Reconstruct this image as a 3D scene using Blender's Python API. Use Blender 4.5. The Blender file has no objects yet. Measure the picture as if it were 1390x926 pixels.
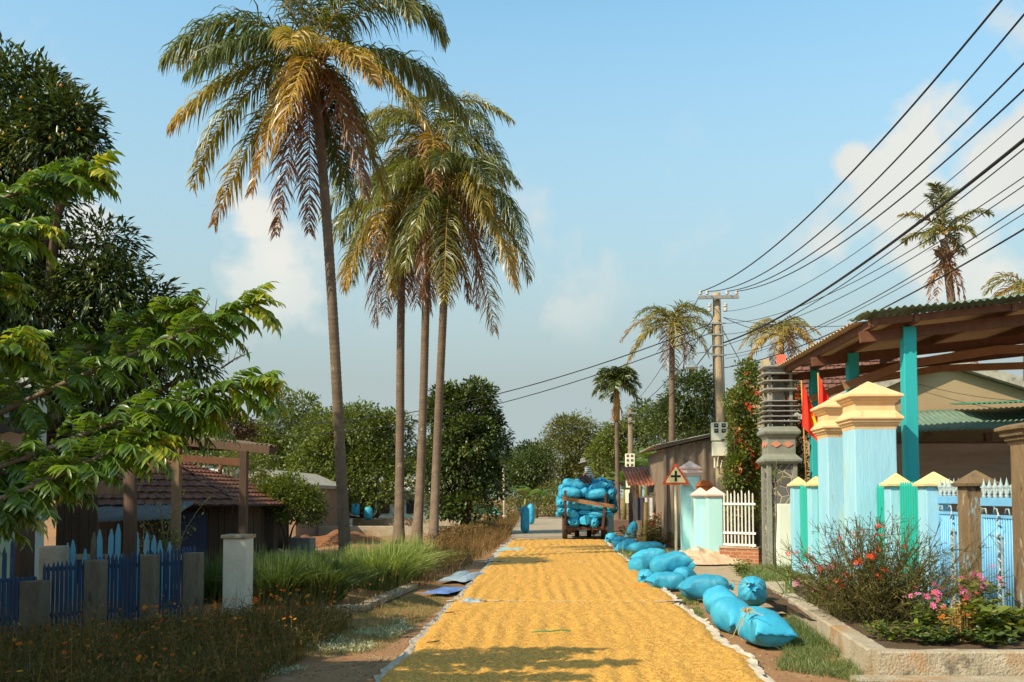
import bpy, bmesh, math, random
import numpy as np
from mathutils import Vector, Matrix, Euler, noise as mnoise

scene = bpy.context.scene
COL = scene.collection
R = math.radians
PI = math.pi

# ---------------------------------------------------------------- camera
CAM_H = 1.5
FPX = 1350.0                 # focal length in pixels of the 1390 px wide photograph
PITCH, YAW = 3.0, 2.33
SHIFT = (212 - FPX * math.tan(R(PITCH))) / 1390.0
cd = bpy.data.cameras.new('camera')
cam = bpy.data.objects.new('camera', cd)
COL.objects.link(cam)
cam.location = (0, 0, CAM_H)
cam.rotation_euler = (R(90 + PITCH), 0, R(YAW))
cd.sensor_width = 36
cd.lens = FPX / 1390 * 36
cd.shift_y = SHIFT
cd.clip_start = 0.05
cd.clip_end = 6000
scene.camera = cam

# ---------------------------------------------------------------- sun, sky, exposure
SUN_AZ, SUN_EL = 52.0, 40.0          # degrees left of straight behind the camera, elevation
sdir = Vector((-math.sin(R(SUN_AZ)) * math.cos(R(SUN_EL)), -math.cos(R(SUN_AZ)) * math.cos(R(SUN_EL)), math.sin(R(SUN_EL))))
sl = bpy.data.lights.new('sun', 'SUN')
sl.energy = 5.0
sl.angle = R(0.5)
sl.color = (1.0, 0.85, 0.62)
so = bpy.data.objects.new('sun', sl)
COL.objects.link(so)
so.rotation_euler = sdir.to_track_quat('Z', 'Y').to_euler()
so.location = (-20, -20, 30)

scene.view_settings.view_transform = 'Standard'
scene.view_settings.look = 'None'
scene.view_settings.exposure = 0.25
scene.view_settings.gamma = 1.0
scene.render.engine = 'CYCLES'
scene.cycles.max_bounces = 8
scene.cycles.transparent_max_bounces = 8
scene.cycles.use_denoising = True


def NN(nt, t, x=0, y=0, **kw):
 n = nt.nodes.new(t)
 for k, v in kw.items():
  setattr(n, k, v)
 return n


def px_dir(px, py):
 d = Vector(((px - 695) / FPX, (463 - py) / FPX + SHIFT * 1390 / FPX, -1.0))
 return (cam.rotation_euler.to_matrix() @ d)


def at(px, py, Y):
 """world point seen at a photograph pixel, at distance Y along the road"""
 d = px_dir(px, py)
 t = Y / d.y
 return Vector((d.x * t, Y, CAM_H + d.z * t))


def G(px, py, z=0.0):
 """world point on the ground seen at a photograph pixel"""
 d = px_dir(px, py)
 t = (z - CAM_H) / d.z
 return Vector((d.x * t, d.y * t, z))


def build_world():
 w = bpy.data.worlds.new('World')
 scene.world = w
 w.use_nodes = True
 nt = w.node_tree
 nt.nodes.clear()
 out = NN(nt, 'ShaderNodeOutputWorld')
 bg = NN(nt, 'ShaderNodeBackground')
 sky = NN(nt, 'ShaderNodeTexSky')
 sky.sky_type = 'NISHITA'
 sky.sun_disc = False
 sky.sun_elevation = R(SUN_EL)
 sky.sun_rotation = math.atan2(sdir.x, sdir.y)
 sky.air_density = 1.35
 sky.dust_density = 1.6
 sky.ozone_density = 3.2
 tc = NN(nt, 'ShaderNodeTexCoord')
 L = nt.links.new

 def m(op, a, b=None, clamp=False):
  n = NN(nt, 'ShaderNodeMath', operation=op)
  n.use_clamp = clamp
  for i, v in enumerate((a, b)):
   if v is None:
    continue
   if isinstance(v, (int, float)):
    n.inputs[i].default_value = v
   else:
    L(v, n.inputs[i])
  return n.outputs[0]

 # cumulus banks: a few places in the sky with noisy edges
 nz = NN(nt, 'ShaderNodeTexNoise')
 nz.inputs['Scale'].default_value = 13.0
 nz.inputs['Detail'].default_value = 9.0
 nz.inputs['Roughness'].default_value = 0.52
 L(tc.outputs['Generated'], nz.inputs['Vector'])
 nz2 = NN(nt, 'ShaderNodeTexNoise')
 nz2.inputs['Scale'].default_value = 3.0
 nz2.inputs['Detail'].default_value = 3.0
 L(tc.outputs['Generated'], nz2.inputs['Vector'])
 total = None
 spots = [((1272, 165), 52, 1.0), ((1255, 205), 50, 1.0), ((1158, 222), 22, .95), ((1215, 250), 48, 1.0), ((1330, 250), 95, .9), ((1200, 300), 80, .62), ((1130, 335), 60, .5),
             ((350, 285), 50, .75), ((380, 350), 110, .5), ((235, 305), 50, .38), ((750, 370), 75, .48), ((1260, 340), 120, .55),
             ((725, 290), 50, .36), ((110, 300), 60, .6), ((60, 350), 80, .62), ((910, 280), 80, .25), ((1370, 380), 110, .5),
             ((1600, 200), 200, .9), ((-300, 250), 220, .8)]
 for (px, py), r, a in spots:
  d = px_dir(px, py).normalized()
  vm = NN(nt, 'ShaderNodeVectorMath', operation='DISTANCE')
  L(tc.outputs['Generated'], vm.inputs[0])
  vm.inputs[1].default_value = d
  rr = r / FPX
  x = m('DIVIDE', vm.outputs['Value'], rr)
  x = m('SUBTRACT', 1.7, x)
  x = m('MULTIPLY', x, a * .75, True)
  total = x if total is None else m('MAXIMUM', total, x)
 k = m('SUBTRACT', nz.outputs['Fac'], 0.5)
 k = m('MULTIPLY', k, 3.0)
 k = m('ADD', total, k)
 k = m('SUBTRACT', k, 0.33)
 k = m('MULTIPLY', k, 2.4, True)
 k = m('MULTIPLY', k, m('MULTIPLY', total, 1.6, True))
 k = m('MULTIPLY', k, 0.97)
 # thin whitish haze everywhere low down
 sep = NN(nt, 'ShaderNodeSeparateXYZ')
 L(tc.outputs['Generated'], sep.inputs[0])
 low = m('MULTIPLY', m('SUBTRACT', 0.45, sep.outputs['Z'], True), 3.0, True)
 mixh = NN(nt, 'ShaderNodeMix', data_type='RGBA')
 mixh.inputs['B'].default_value = (4.3, 5.2, 5.25, 1)
 zen = NN(nt, 'ShaderNodeMix', data_type='RGBA', blend_type='MULTIPLY')
 L(m('MULTIPLY', m('SUBTRACT', sep.outputs['Z'], .44), 2.6, True), zen.inputs['Factor'])
 zen.inputs['B'].default_value = (.66, .60, .50, 1)
 hs = NN(nt, 'ShaderNodeHueSaturation')
 hs.inputs['Saturation'].default_value = SKY_SAT
 hs.inputs['Value'].default_value = SKY_VAL
 hs.inputs['Hue'].default_value = SKY_HUE
 tint = NN(nt, 'ShaderNodeMix', data_type='RGBA', blend_type='MULTIPLY')
 tint.inputs['Factor'].default_value = 1
 tint.inputs['B'].default_value = (1.22, 1.50, 1.46, 1)
 L(sky.outputs[0], tint.inputs['A'])
 L(tint.outputs['Result'], zen.inputs['A'])
 L(zen.outputs['Result'], hs.inputs['Color'])
 L(hs.outputs[0], mixh.inputs['A'])
 L(low, mixh.inputs['Factor'])
 mix = NN(nt, 'ShaderNodeMix', data_type='RGBA')
 L(k, mix.inputs['Factor'])
 L(mixh.outputs['Result'], mix.inputs['A'])
 rc = NN(nt, 'ShaderNodeMix', data_type='RGBA')
 L(m('MULTIPLY', m('SUBTRACT', nz2.outputs['Fac'], .35), 3.0, True), rc.inputs['Factor'])
 rc.inputs['A'].default_value = (6.8, 7.1, 6.9, 1)
 rc.inputs['B'].default_value = (8.2, 8.1, 7.5, 1)
 L(rc.outputs['Result'], mix.inputs['B'])
 L(mix.outputs['Result'], bg.inputs['Color'])
 bg.inputs['Strength'].default_value = 0.09
 L(bg.outputs[0], out.inputs[0])


SKY_SAT, SKY_VAL, SKY_HUE = 0.95, 1.55, 0.49
build_world()

# ---------------------------------------------------------------- materials
MATS = {}


def new_mat(name):
 m = bpy.data.materials.new(name)
 m.use_nodes = True
 m.node_tree.nodes.clear()
 return m


def mat(name, c1, c2=None, scale=4.0, rough=0.8, bump=0.0, bscale=None, detail=6.0, metal=0.0, spots=None, stretch=(1, 1, 1), spec=0.3, c3=None):
 """surface with noise between c1 and c2; spots=(colour, scale, threshold) adds dirt or worn patches"""
 if name in MATS:
  return MATS[name]
 m = new_mat(name)
 nt = m.node_tree
 L = nt.links.new
 out = NN(nt, 'ShaderNodeOutputMaterial')
 b = NN(nt, 'ShaderNodeBsdfPrincipled')
 L(b.outputs[0], out.inputs[0])
 b.inputs['Roughness'].default_value = rough
 b.inputs['Metallic'].default_value = metal
 b.inputs['Specular IOR Level'].default_value = spec
 tc = NN(nt, 'ShaderNodeTexCoord')
 mp = NN(nt, 'ShaderNodeMapping')
 mp.inputs['Scale'].default_value = stretch
 geo = NN(nt, 'ShaderNodeNewGeometry')
 L(geo.outputs['Position'], mp.inputs[0])
 c2 = c2 or tuple(x * 0.75 for x in c1)
 nz = NN(nt, 'ShaderNodeTexNoise')
 nz.inputs['Scale'].default_value = scale
 nz.inputs['Detail'].default_value = detail
 nz.inputs['Roughness'].default_value = 0.6
 L(mp.outputs[0], nz.inputs['Vector'])
 cr = NN(nt, 'ShaderNodeValToRGB')
 cr.color_ramp.elements[0].position = 0.3
 cr.color_ramp.elements[1].position = 0.7
 cr.color_ramp.elements[0].color = (*c1, 1)
 cr.color_ramp.elements[1].color = (*c2, 1)
 if c3:
  e = cr.color_ramp.elements.new(0.5)
  e.color = (*c3, 1)
 L(nz.outputs['Fac'], cr.inputs[0])
 col = cr.outputs[0]
 if spots:
  for (sc_, ss, th) in (spots if isinstance(spots, list) else [spots]):
   n2 = NN(nt, 'ShaderNodeTexNoise')
   n2.inputs['Scale'].default_value = ss
   n2.inputs['Detail'].default_value = 8
   n2.inputs['Roughness'].default_value = 0.7
   L(mp.outputs[0], n2.inputs['Vector'])
   r2 = NN(nt, 'ShaderNodeValToRGB')
   r2.color_ramp.elements[0].position = th
   r2.color_ramp.elements[1].position = th + 0.08
   L(n2.outputs['Fac'], r2.inputs[0])
   mx = NN(nt, 'ShaderNodeMix', data_type='RGBA')
   L(r2.outputs[0], mx.inputs['Factor'])
   L(col, mx.inputs['A'])
   mx.inputs['B'].default_value = (*sc_, 1)
   col = mx.outputs['Result']
 L(col, b.inputs['Base Color'])
 if bump:
  n3 = NN(nt, 'ShaderNodeTexNoise')
  n3.inputs['Scale'].default_value = bscale or scale * 6
  n3.inputs['Detail'].default_value = 8
  L(mp.outputs[0], n3.inputs['Vector'])
  bp = NN(nt, 'ShaderNodeBump')
  bp.inputs['Strength'].default_value = bump
  bp.inputs['Distance'].default_value = 0.02
  L(n3.outputs['Fac'], bp.inputs['Height'])
  L(bp.outputs[0], b.inputs['Normal'])
 MATS[name] = m
 return m


def leaf_mat(name, stops, trans=0.35, rough=0.45, gloss=0.12):
 """stops: [(pos, colour)] over the per-leaf value 'rnd'"""
 if name in MATS:
  return MATS[name]
 m = new_mat(name)
 nt = m.node_tree
 L = nt.links.new
 out = NN(nt, 'ShaderNodeOutputMaterial')
 a = NN(nt, 'ShaderNodeAttribute', attribute_name='rnd')
 cr = NN(nt, 'ShaderNodeValToRGB')
 els = cr.color_ramp.elements
 while len(els) < len(stops):
  els.new(0.5)
 for e, (p, c) in zip(els, stops):
  e.position = p
  e.color = (*c, 1)
 L(a.outputs['Fac'], cr.inputs[0])
 d = NN(nt, 'ShaderNodeBsdfDiffuse')
 t = NN(nt, 'ShaderNodeBsdfTranslucent')
 g = NN(nt, 'ShaderNodeBsdfGlossy')
 g.inputs['Roughness'].default_value = rough
 g.inputs['Color'].default_value = (0.9, 0.95, 1, 1)
 L(cr.outputs[0], d.inputs[0])
 tm = NN(nt, 'ShaderNodeMix', data_type='RGBA', blend_type='MULTIPLY')
 tm.inputs['Factor'].default_value = 1
 tm.inputs['B'].default_value = (1.3, 1.25, 0.5, 1)
 L(cr.outputs[0], tm.inputs['A'])
 L(tm.outputs['Result'], t.inputs[0])
 m1 = NN(nt, 'ShaderNodeMixShader')
 m1.inputs[0].default_value = trans
 L(d.outputs[0], m1.inputs[1])
 L(t.outputs[0], m1.inputs[2])
 fr = NN(nt, 'ShaderNodeFresnel')
 fr.inputs[0].default_value = 1.4
 mm = NN(nt, 'ShaderNodeMath', operation='ADD')
 mm.inputs[1].default_value = gloss * 0.3
 ml = NN(nt, 'ShaderNodeMath', operation='MULTIPLY')
 ml.inputs[1].default_value = gloss * 1.6
 L(fr.outputs[0], ml.inputs[0])
 L(ml.outputs[0], mm.inputs[0])
 mn = NN(nt, 'ShaderNodeMath', operation='MINIMUM')
 mn.inputs[1].default_value = .10
 L(mm.outputs[0], mn.inputs[0])
 m2 = NN(nt, 'ShaderNodeMixShader')
 L(mn.outputs[0], m2.inputs[0])
 L(m1.outputs[0], m2.inputs[1])
 L(g.outputs[0], m2.inputs[2])
 L(m2.outputs[0], out.inputs[0])
 MATS[name] = m
 return m


# ---------------------------------------------------------------- mesh helpers
def props(o, label=None, cat=None, group=None, kind=None):
 if label:
  o['label'] = label
 if cat:
  o['category'] = cat
 if group:
  o['group'] = group
 if kind:
  o['kind'] = kind
 return o


def thing(name, loc=(0, 0, 0), label=None, cat=None, group=None, rz=0.0):
 o = bpy.data.objects.new(name, None)
 o.empty_display_size = 0.2
 COL.objects.link(o)
 o.location = loc
 o.rotation_euler = (0, 0, rz)
 return props(o, label, cat, group)


class MB:
 def __init__(s):
  s.v, s.f, s.mi = [], [], []

 def add(s, vs, fs, mi=0):
  n = len(s.v)
  s.v += [tuple(p) for p in vs]
  s.f += [tuple(i + n for i in f) for f in fs]
  s.mi += [mi] * len(fs)
  return s

 def box(s, x0, x1, y0, y1, z0, z1, mi=0, M=None):
  vs = [Vector(p) for p in ((x0, y0, z0), (x1, y0, z0), (x1, y1, z0), (x0, y1, z0), (x0, y0, z1), (x1, y0, z1), (x1, y1, z1), (x0, y1, z1))]
  if M is not None:
   vs = [M @ p for p in vs]
  return s.add(vs, [(0, 3, 2, 1), (4, 5, 6, 7), (0, 1, 5, 4), (1, 2, 6, 5), (2, 3, 7, 6), (3, 0, 4, 7)], mi)

 def frustum(s, cx, cy, z0, z1, a0, b0, a1, b1, mi=0):
  """rectangular frustum, half sizes a (x) and b (y)"""
  vs = [(cx - a0, cy - b0, z0), (cx + a0, cy - b0, z0), (cx + a0, cy + b0, z0), (cx - a0, cy + b0, z0),
              (cx - a1, cy - b1, z1), (cx + a1, cy - b1, z1), (cx + a1, cy + b1, z1), (cx - a1, cy + b1, z1)]
  return s.add(vs, [(0, 3, 2, 1), (4, 5, 6, 7), (0, 1, 5, 4), (1, 2, 6, 5), (2, 3, 7, 6), (3, 0, 4, 7)], mi)

 def beam(s, a, b, w, h, mi=0):
  """square bar from a to b"""
  a, b = Vector(a), Vector(b)
  d = (b - a).normalized()
  up = Vector((0, 0, 1)) if abs(d.z) < 0.95 else Vector((0, 1, 0))
  x = d.cross(up).normalized() * (w / 2)
  z = x.cross(d).normalized() * (h / 2)
  vs = [a - x - z, a + x - z, a + x + z, a - x + z, b - x - z, b + x - z, b + x + z, b - x + z]
  return s.add(vs, [(0, 3, 2, 1), (4, 5, 6, 7), (0, 1, 5, 4), (1, 2, 6, 5), (2, 3, 7, 6), (3, 0, 4, 7)], mi)

 def tube(s, pts, rad, n=8, mi=0, cap=True):
  pts = [Vector(p) for p in pts]
  if isinstance(rad, (int, float)):
   rad = [rad] * len(pts)
  rings = []
  pu = None
  for i, p in enumerate(pts):
   t = (pts[min(i + 1, len(pts) - 1)] - pts[max(i - 1, 0)]).normalized()
   if pu is None:
    pu = Vector((1, 0, 0)) if abs(t.x) < 0.8 else Vector((0, 1, 0))
   u = (pu - t * pu.dot(t)).normalized()
   pu = u
   w = t.cross(u)
   rings.append([p + (u * math.cos(2 * PI * k / n) + w * math.sin(2 * PI * k / n)) * rad[i] for k in range(n)])
  vs = [q for r in rings for q in r]
  fs = []
  for i in range(len(pts) - 1):
   for k in range(n):
    fs.append((i * n + k, i * n + (k + 1) % n, (i + 1) * n + (k + 1) % n, (i + 1) * n + k))
  if cap:
   fs.append(tuple(reversed(range(n))))
   fs.append(tuple(range((len(pts) - 1) * n, len(pts) * n)))
  return s.add(vs, fs, mi)

 def lathe(s, prof, c=(0, 0, 0), n=16, mi=0):
  vs, fs = [], []
  for r, z in prof:
   for k in range(n):
    a = 2 * PI * k / n
    vs.append((c[0] + r * math.cos(a), c[1] + r * math.sin(a), c[2] + z))
  for i in range(len(prof) - 1):
   for k in range(n):
    fs.append((i * n + k, i * n + (k + 1) % n, (i + 1) * n + (k + 1) % n, (i + 1) * n + k))
  return s.add(vs, fs, mi)

 def poly_prism(s, pts, d, mi=0):
  """pts: planar polygon (list of Vector), d: extrusion vector"""
  n = len(pts)
  pts = [Vector(p) for p in pts]
  d = Vector(d)
  vs = pts + [p + d for p in pts]
  fs = [tuple(range(n)), tuple(reversed(range(n, 2 * n)))]
  fs += [(i, i + n, (i + 1) % n + n, (i + 1) % n) for i in range(n)]
  return s.add(vs, fs, mi)

 def build(s, name, mats, parent=None, smooth=False, bevel=0.0, origin=None, jitter=0.0, **kw):
  me = bpy.data.meshes.new(name)
  vs = s.v
  if origin is not None:
   vs = [(p[0] - origin[0], p[1] - origin[1], p[2] - origin[2]) for p in vs]
  me.from_pydata(vs, [], s.f)
  if not isinstance(mats, (list, tuple)):
   mats = [mats]
  for m_ in mats:
   me.materials.append(m_)
  me.polygons.foreach_set('material_index', s.mi)
  bm = bmesh.new()
  bm.from_mesh(me)
  bmesh.ops.recalc_face_normals(bm, faces=bm.faces)
  bm.to_mesh(me)
  bm.free()
  if smooth:
   me.polygons.foreach_set('use_smooth', [True] * len(me.polygons))
  o = bpy.data.objects.new(name, me)
  COL.objects.link(o)
  if origin is not None:
   o.location = origin
  if parent is not None:
   o.parent = parent
   if origin is None:
    o.location = -parent.location          # vertices were given in world space
    if abs(parent.rotation_euler.z) > 1e-9:
     o.location = (0, 0, 0)
  if bevel:
   b = o.modifiers.new('edge', 'BEVEL')
   b.width = bevel
   b.segments = 2
   b.limit_method = 'ANGLE'
  return props(o, **kw)


class LeafMesh:
 """collects many small faces with a per-vertex value 'rnd'"""

 def __init__(s):
  s.V, s.F, s.Rn, s.n = [], [], [], 0

 def add(s, V, F, rnd):
  s.V.append(np.asarray(V, dtype=np.float32).reshape(-1, 3))
  s.F.append(np.asarray(F, dtype=np.int64) + s.n)
  s.Rn.append(np.asarray(rnd, dtype=np.float32).ravel())
  s.n += len(s.V[-1])

 def scatter(s, tv, tf, pos, rot, scl, rnd):
  N, k = len(pos), len(tv)
  tv = np.asarray(tv, float)
  P = tv[None] * scl[:, None, :]
  P = np.einsum('nij,nkj->nki', rot, P) + pos[:, None, :]
  F = np.asarray(tf)[None] + (np.arange(N) * k)[:, None, None]
  s.add(P.reshape(-1, 3), F.reshape(-1, len(tf[0])), np.repeat(rnd, k))

 def build(s, name, m_, parent=None, smooth=False, origin=None, **kw):
  V = np.concatenate(s.V)
  tris = [f for f in s.F]
  me = bpy.data.meshes.new(name)
  off = np.array(parent.location if (parent is not None and origin is None) else (origin or (0, 0, 0)), dtype=np.float32)
  V = V - off
  nl = sum(f.size for f in tris)
  npoly = sum(len(f) for f in tris)
  me.vertices.add(len(V))
  me.vertices.foreach_set('co', V.ravel())
  me.loops.add(nl)
  me.loops.foreach_set('vertex_index', np.concatenate([f.ravel() for f in tris]).astype(np.int32))
  me.polygons.add(npoly)
  tot = np.concatenate([np.full(len(f), f.shape[1]) for f in tris])
  st = np.concatenate([[0], np.cumsum(tot)[:-1]])
  me.polygons.foreach_set('loop_start', st.astype(np.int32))
  me.polygons.foreach_set('loop_total', tot.astype(np.int32))
  if smooth:
   me.polygons.foreach_set('use_smooth', np.ones(npoly, dtype=bool))
  at_ = me.attributes.new('rnd', 'FLOAT', 'POINT')
  at_.data.foreach_set('value', np.clip(np.concatenate(s.Rn), 0, 1))
  me.update(calc_edges=True)
  me.materials.append(m_)
  o = bpy.data.objects.new(name, me)
  COL.objects.link(o)
  if parent is not None:
   o.parent = parent
  elif origin is not None:
   o.location = origin
  return props(o, **kw)


def nrm(a):
 return a / (np.linalg.norm(a, axis=-1, keepdims=True) + 1e-9)


def frames(d, up=None, rng=None, spread=0.5):
 """rotation matrices with columns side, d, normal"""
 d = nrm(d)
 u = np.tile(np.array([0, 0, 1.0]), (len(d), 1)) if up is None else up
 if rng is not None:
  u = u + rng.normal(0, spread, d.shape)
 s_ = nrm(np.cross(d, u))
 n_ = np.cross(s_, d)
 return np.stack([s_, d, n_], axis=2)


LEAF4 = ([(0, 0, 0), (.5, .42, .06), (0, 1, -.08), (-.5, .42, .06)], [(0, 1, 2), (0, 2, 3)])
LEAF8 = ([(0, 0, 0), (.38, .22, .04), (.5, .5, .05), (.3, .8, -.02), (0, 1.05, -.12), (-.3, .8, -.02), (-.5, .5, .05), (-.38, .22, .04), (0, .5, -.02)],
         [(0, 1, 8), (1, 2, 8), (2, 3, 8), (3, 4, 8), (4, 5, 8), (5, 6, 8), (6, 7, 8), (7, 0, 8)])


def cloud(lm, lobes, clumps, per, cr, ll, lw, seed, droop=0.3, tmpl=LEAF4, shell=0.5, low=-0.6, rs=(0.0, 1.0)):
 """leaf clumps through ellipsoid lobes [(cx,cy,cz,rx,ry,rz)]; returns clump centres"""
 rng = np.random.default_rng(seed)
 lobes = np.array([l for l in lobes], float)
 w = lobes[:, 3] * lobes[:, 5]
 idx = rng.choice(len(lobes), clumps, p=w / w.sum())
 lb = lobes[idx]
 d = nrm(rng.normal(size=(clumps, 3)))
 d[:, 2] = np.where(d[:, 2] < low, -d[:, 2], d[:, 2])
 rr = shell + (1 - shell) * rng.random(clumps) ** 0.6
 rr *= 1 + rng.normal(0, .07, clumps)
 C = lb[:, :3] + d * lb[:, 3:] * rr[:, None]
 cv = rng.random(clumps)
 P = np.repeat(C, per, 0)
 out = np.repeat(d, per, 0)
 o = nrm(rng.normal(size=P.shape) + out * 0.4)
 P = P + o * cr * (rng.random((len(P), 1)) ** .5)
 ld = o * .8 + out * .5 + np.array([0, 0, -droop]) + rng.normal(0, .25, P.shape)
 rot = frames(ld, rng=rng, spread=.45)
 sc_ = rng.uniform(.7, 1.25, len(P))
 scl = np.stack([lw * sc_, ll * sc_, ll * sc_], 1)
 rnd = rs[0] + (rs[1] - rs[0]) * (np.repeat(cv, per) * .55 + rng.random(len(P)) * .45)
 lm.scatter(tmpl[0], tmpl[1], P, rot, scl, rnd)
 return C


def limbs(mb, base, r0, targets, seed, fork=0.4, mi=0, lean=0.0):
 """trunk that forks to every target point"""
 rn = random.Random(seed)
 base = Vector(base)
 tc = sum((Vector(t) for t in targets), Vector()) / len(targets)
 fp = base.lerp(tc, fork)
 pts = [base + (fp - base) * t + Vector((rn.uniform(-1, 1), rn.uniform(-1, 1), 0)) * (r0 * .6 if 0 < t < 1 else 0) for t in (0, .08, .35, .7, 1)]
 mb.tube(pts, [r0 * 1.5, r0 * 1.1, r0, r0 * .9, r0 * .8], 9, mi)
 for t in targets:
  t = Vector(t)
  st = fp.lerp(base, rn.uniform(0, .25))
  mid = st.lerp(t, .5) + Vector((rn.uniform(-.2, .2), rn.uniform(-.2, .2), rn.uniform(-.1, .25))) * (t - st).length * .5
  mb.tube([st, st.lerp(mid, .5) + Vector((0, 0, .05)), mid, mid.lerp(t, .55), t], [r0 * .6, r0 * .45, r0 * .34, r0 * .2, r0 * .06], 6, mi, False)
  for q in range(3):
   p = mid.lerp(t, rn.uniform(0, .6))
   e = p + Vector((rn.uniform(-1, 1), rn.uniform(-1, 1), rn.uniform(-.2, .9))) * (t - st).length * .17
   mb.tube([p, p.lerp(e, .5) + Vector((0, 0, .04)), e], [r0 * .2, r0 * .12, r0 * .04], 5, mi, False)


def blades(lm, pos, h, w, seed, lean=.35, droop=.5, rs=(0, 1), tip_rnd=0.0, out=None):
 """curved tapering blades; pos (N,3), h scalar or array"""
 rng = np.random.default_rng(seed)
 N = len(pos)
 h = np.ones(N) * h * rng.uniform(.6, 1.15, N)
 a = rng.uniform(0, 2 * PI, N)
 o = np.stack([np.cos(a), np.sin(a), np.zeros(N)], 1)
 if out is not None:
  o = nrm(o * .5 + out)
 le = np.abs(rng.normal(0, lean, N))
 s_ = np.stack([-o[:, 1], o[:, 0], np.zeros(N)], 1)
 tw = rng.uniform(0, PI, N)
 s_ = s_ * np.cos(tw)[:, None] + o * np.sin(tw)[:, None]
 K = 4
 V = np.zeros((N, K * 2, 3))
 ww = [1, .9, .6, .08]
 for k in range(K):
  t = k / (K - 1)
  c = pos + np.array([0, 0, 1.0]) * (h * (t - droop * .35 * t ** 2.5 * np.minimum(1, le * 2)))[:, None] + o * (h * le * (t * .35 + t * t))[:, None]
  V[:, 2 * k] = c - s_ * (w * ww[k] / 2)
  V[:, 2 * k + 1] = c + s_ * (w * ww[k] / 2)
 F = [(2 * k, 2 * k + 1, 2 * k + 3, 2 * k + 2) for k in range(K - 1)]
 F = np.asarray(F)[None] + (np.arange(N) * K * 2)[:, None, None]
 r = rs[0] + (rs[1] - rs[0]) * rng.random(N)
 rv = np.repeat(r, K * 2) + np.tile(np.repeat(np.linspace(0, tip_rnd, K), 2), N)
 lm.add(V.reshape(-1, 3), F.reshape(-1, 4), rv)


def flowers(lm, pos, size, seed, petals=5, rs=(0, 1), face=(0, -.5, .8)):
 rng = np.random.default_rng(seed)
 N = len(pos)
 n_ = nrm(np.array(face) + rng.normal(0, .45, (N, 3)))
 t1 = nrm(np.cross(n_, rng.normal(size=(N, 3))))
 t2 = np.cross(n_, t1)
 r = rs[0] + (rs[1] - rs[0]) * rng.random(N)
 sz = size * rng.uniform(.7, 1.2, N)
 k = petals
 V = np.zeros((N, k * 4, 3))
 for i in range(k):
  a = 2 * PI * i / k
  for j, (rr, da, up) in enumerate(((.08, 0, 0), (.8, -.42, .15), (1.05, 0, .1), (.8, .42, .15))):
   V[:, i * 4 + j] = pos + (t1 * math.cos(a + da) + t2 * math.sin(a + da)) * (rr * sz)[:, None] + n_ * (up * sz)[:, None]
 F = np.asarray([(i * 4, i * 4 + 1, i * 4 + 2, i * 4 + 3) for i in range(k)])[None] + (np.arange(N) * k * 4)[:, None, None]
 lm.add(V.reshape(-1, 3), F.reshape(-1, 4), np.repeat(r, k * 4))


def nz3(x, y, z=0.0):
 return mnoise.noise(Vector((x, y, z)))


def struct(name, mb, m_, **kw):
 o = mb.build(name, m_, **kw)
 o['kind'] = 'structure'
 return o
# ================================================================ SETTING: ground, road, kerbs
M_dirt = mat('dirt', (.36, .20, .10), (.25, .13, .06), scale=1.2, rough=.95, bump=.9, bscale=22, spots=[((.36, .23, .12), 3.0, .55), ((.10, .085, .03), .9, .60)])
M_conc = mat('road_concrete', (.40, .33, .24), (.30, .25, .18), scale=1.5, rough=.9, bump=.5, bscale=40, spots=[((.22, .19, .14), .8, .60), ((.42, .30, .16), 2.0, .60)])
M_pave = mat('pavement_concrete', (.44, .36, .25), (.33, .25, .16), scale=2.2, rough=.9, bump=.6, bscale=30, spots=[((.33, .20, .10), 1.7, .56)])
M_kerb = mat('kerb_concrete', (.46, .40, .30), (.34, .28, .19), scale=5, rough=.9, bump=.9, bscale=45, spots=[((.18, .15, .11), 2.4, .56), ((.38, .24, .13), 1.3, .54), ((.24, .20, .15), 12, .66)])
M_soil = mat('bed_soil', (.13, .08, .045), (.08, .05, .03), scale=8, rough=1, bump=1, bscale=40)


def grid_sheet(name, xs, ys, zf, m_, smooth=True, **kw):
 xs, ys = list(xs), list(ys)
 mb = MB()
 vs = [(x, y, zf(x, y)) for y in ys for x in xs]
 n = len(xs)
 fs = [(j * n + i, j * n + i + 1, (j + 1) * n + i + 1, (j + 1) * n + i) for j in range(len(ys) - 1) for i in range(n - 1)]
 mb.add(vs, fs)
 return mb.build(name, m_, smooth=smooth, **kw)


def ground_z(x, y):
 d = min(abs(x - (-1.6)), abs(x - 2.0)) if not (-1.6 < x < 2.0) else 0
 a = min(1, d / 1.5)
 if x > 1.9:
  a *= .3
 if y > 45 or y < 0:
  a *= .3
 left = -0.30 * min(1, max(0, (-x - 6.5) / 3)) if 14 < y < 48 else 0
 return -.03 + a * (.05 * nz3(x * .5, y * .5) + .03 * nz3(x * 2, y * 2, 3)) + left


xs = sorted(set([-900, -400, -150, -80, -50, -35, -25, -20] + [round(-16 + .25 * i, 3) for i in range(120)] + [14.5, 16, 20, 30, 50, 90, 200, 450, 900]))
ys = sorted(set([-60, -20, -8, -3] + [round(i * .3, 3) for i in range(0, 165)] + [52, 56, 60, 66, 75, 90, 110, 140, 200, 300, 500, 900, 1600, 2500]))
grid_sheet('ground', xs, ys, ground_z, M_dirt, kind='structure')

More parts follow.
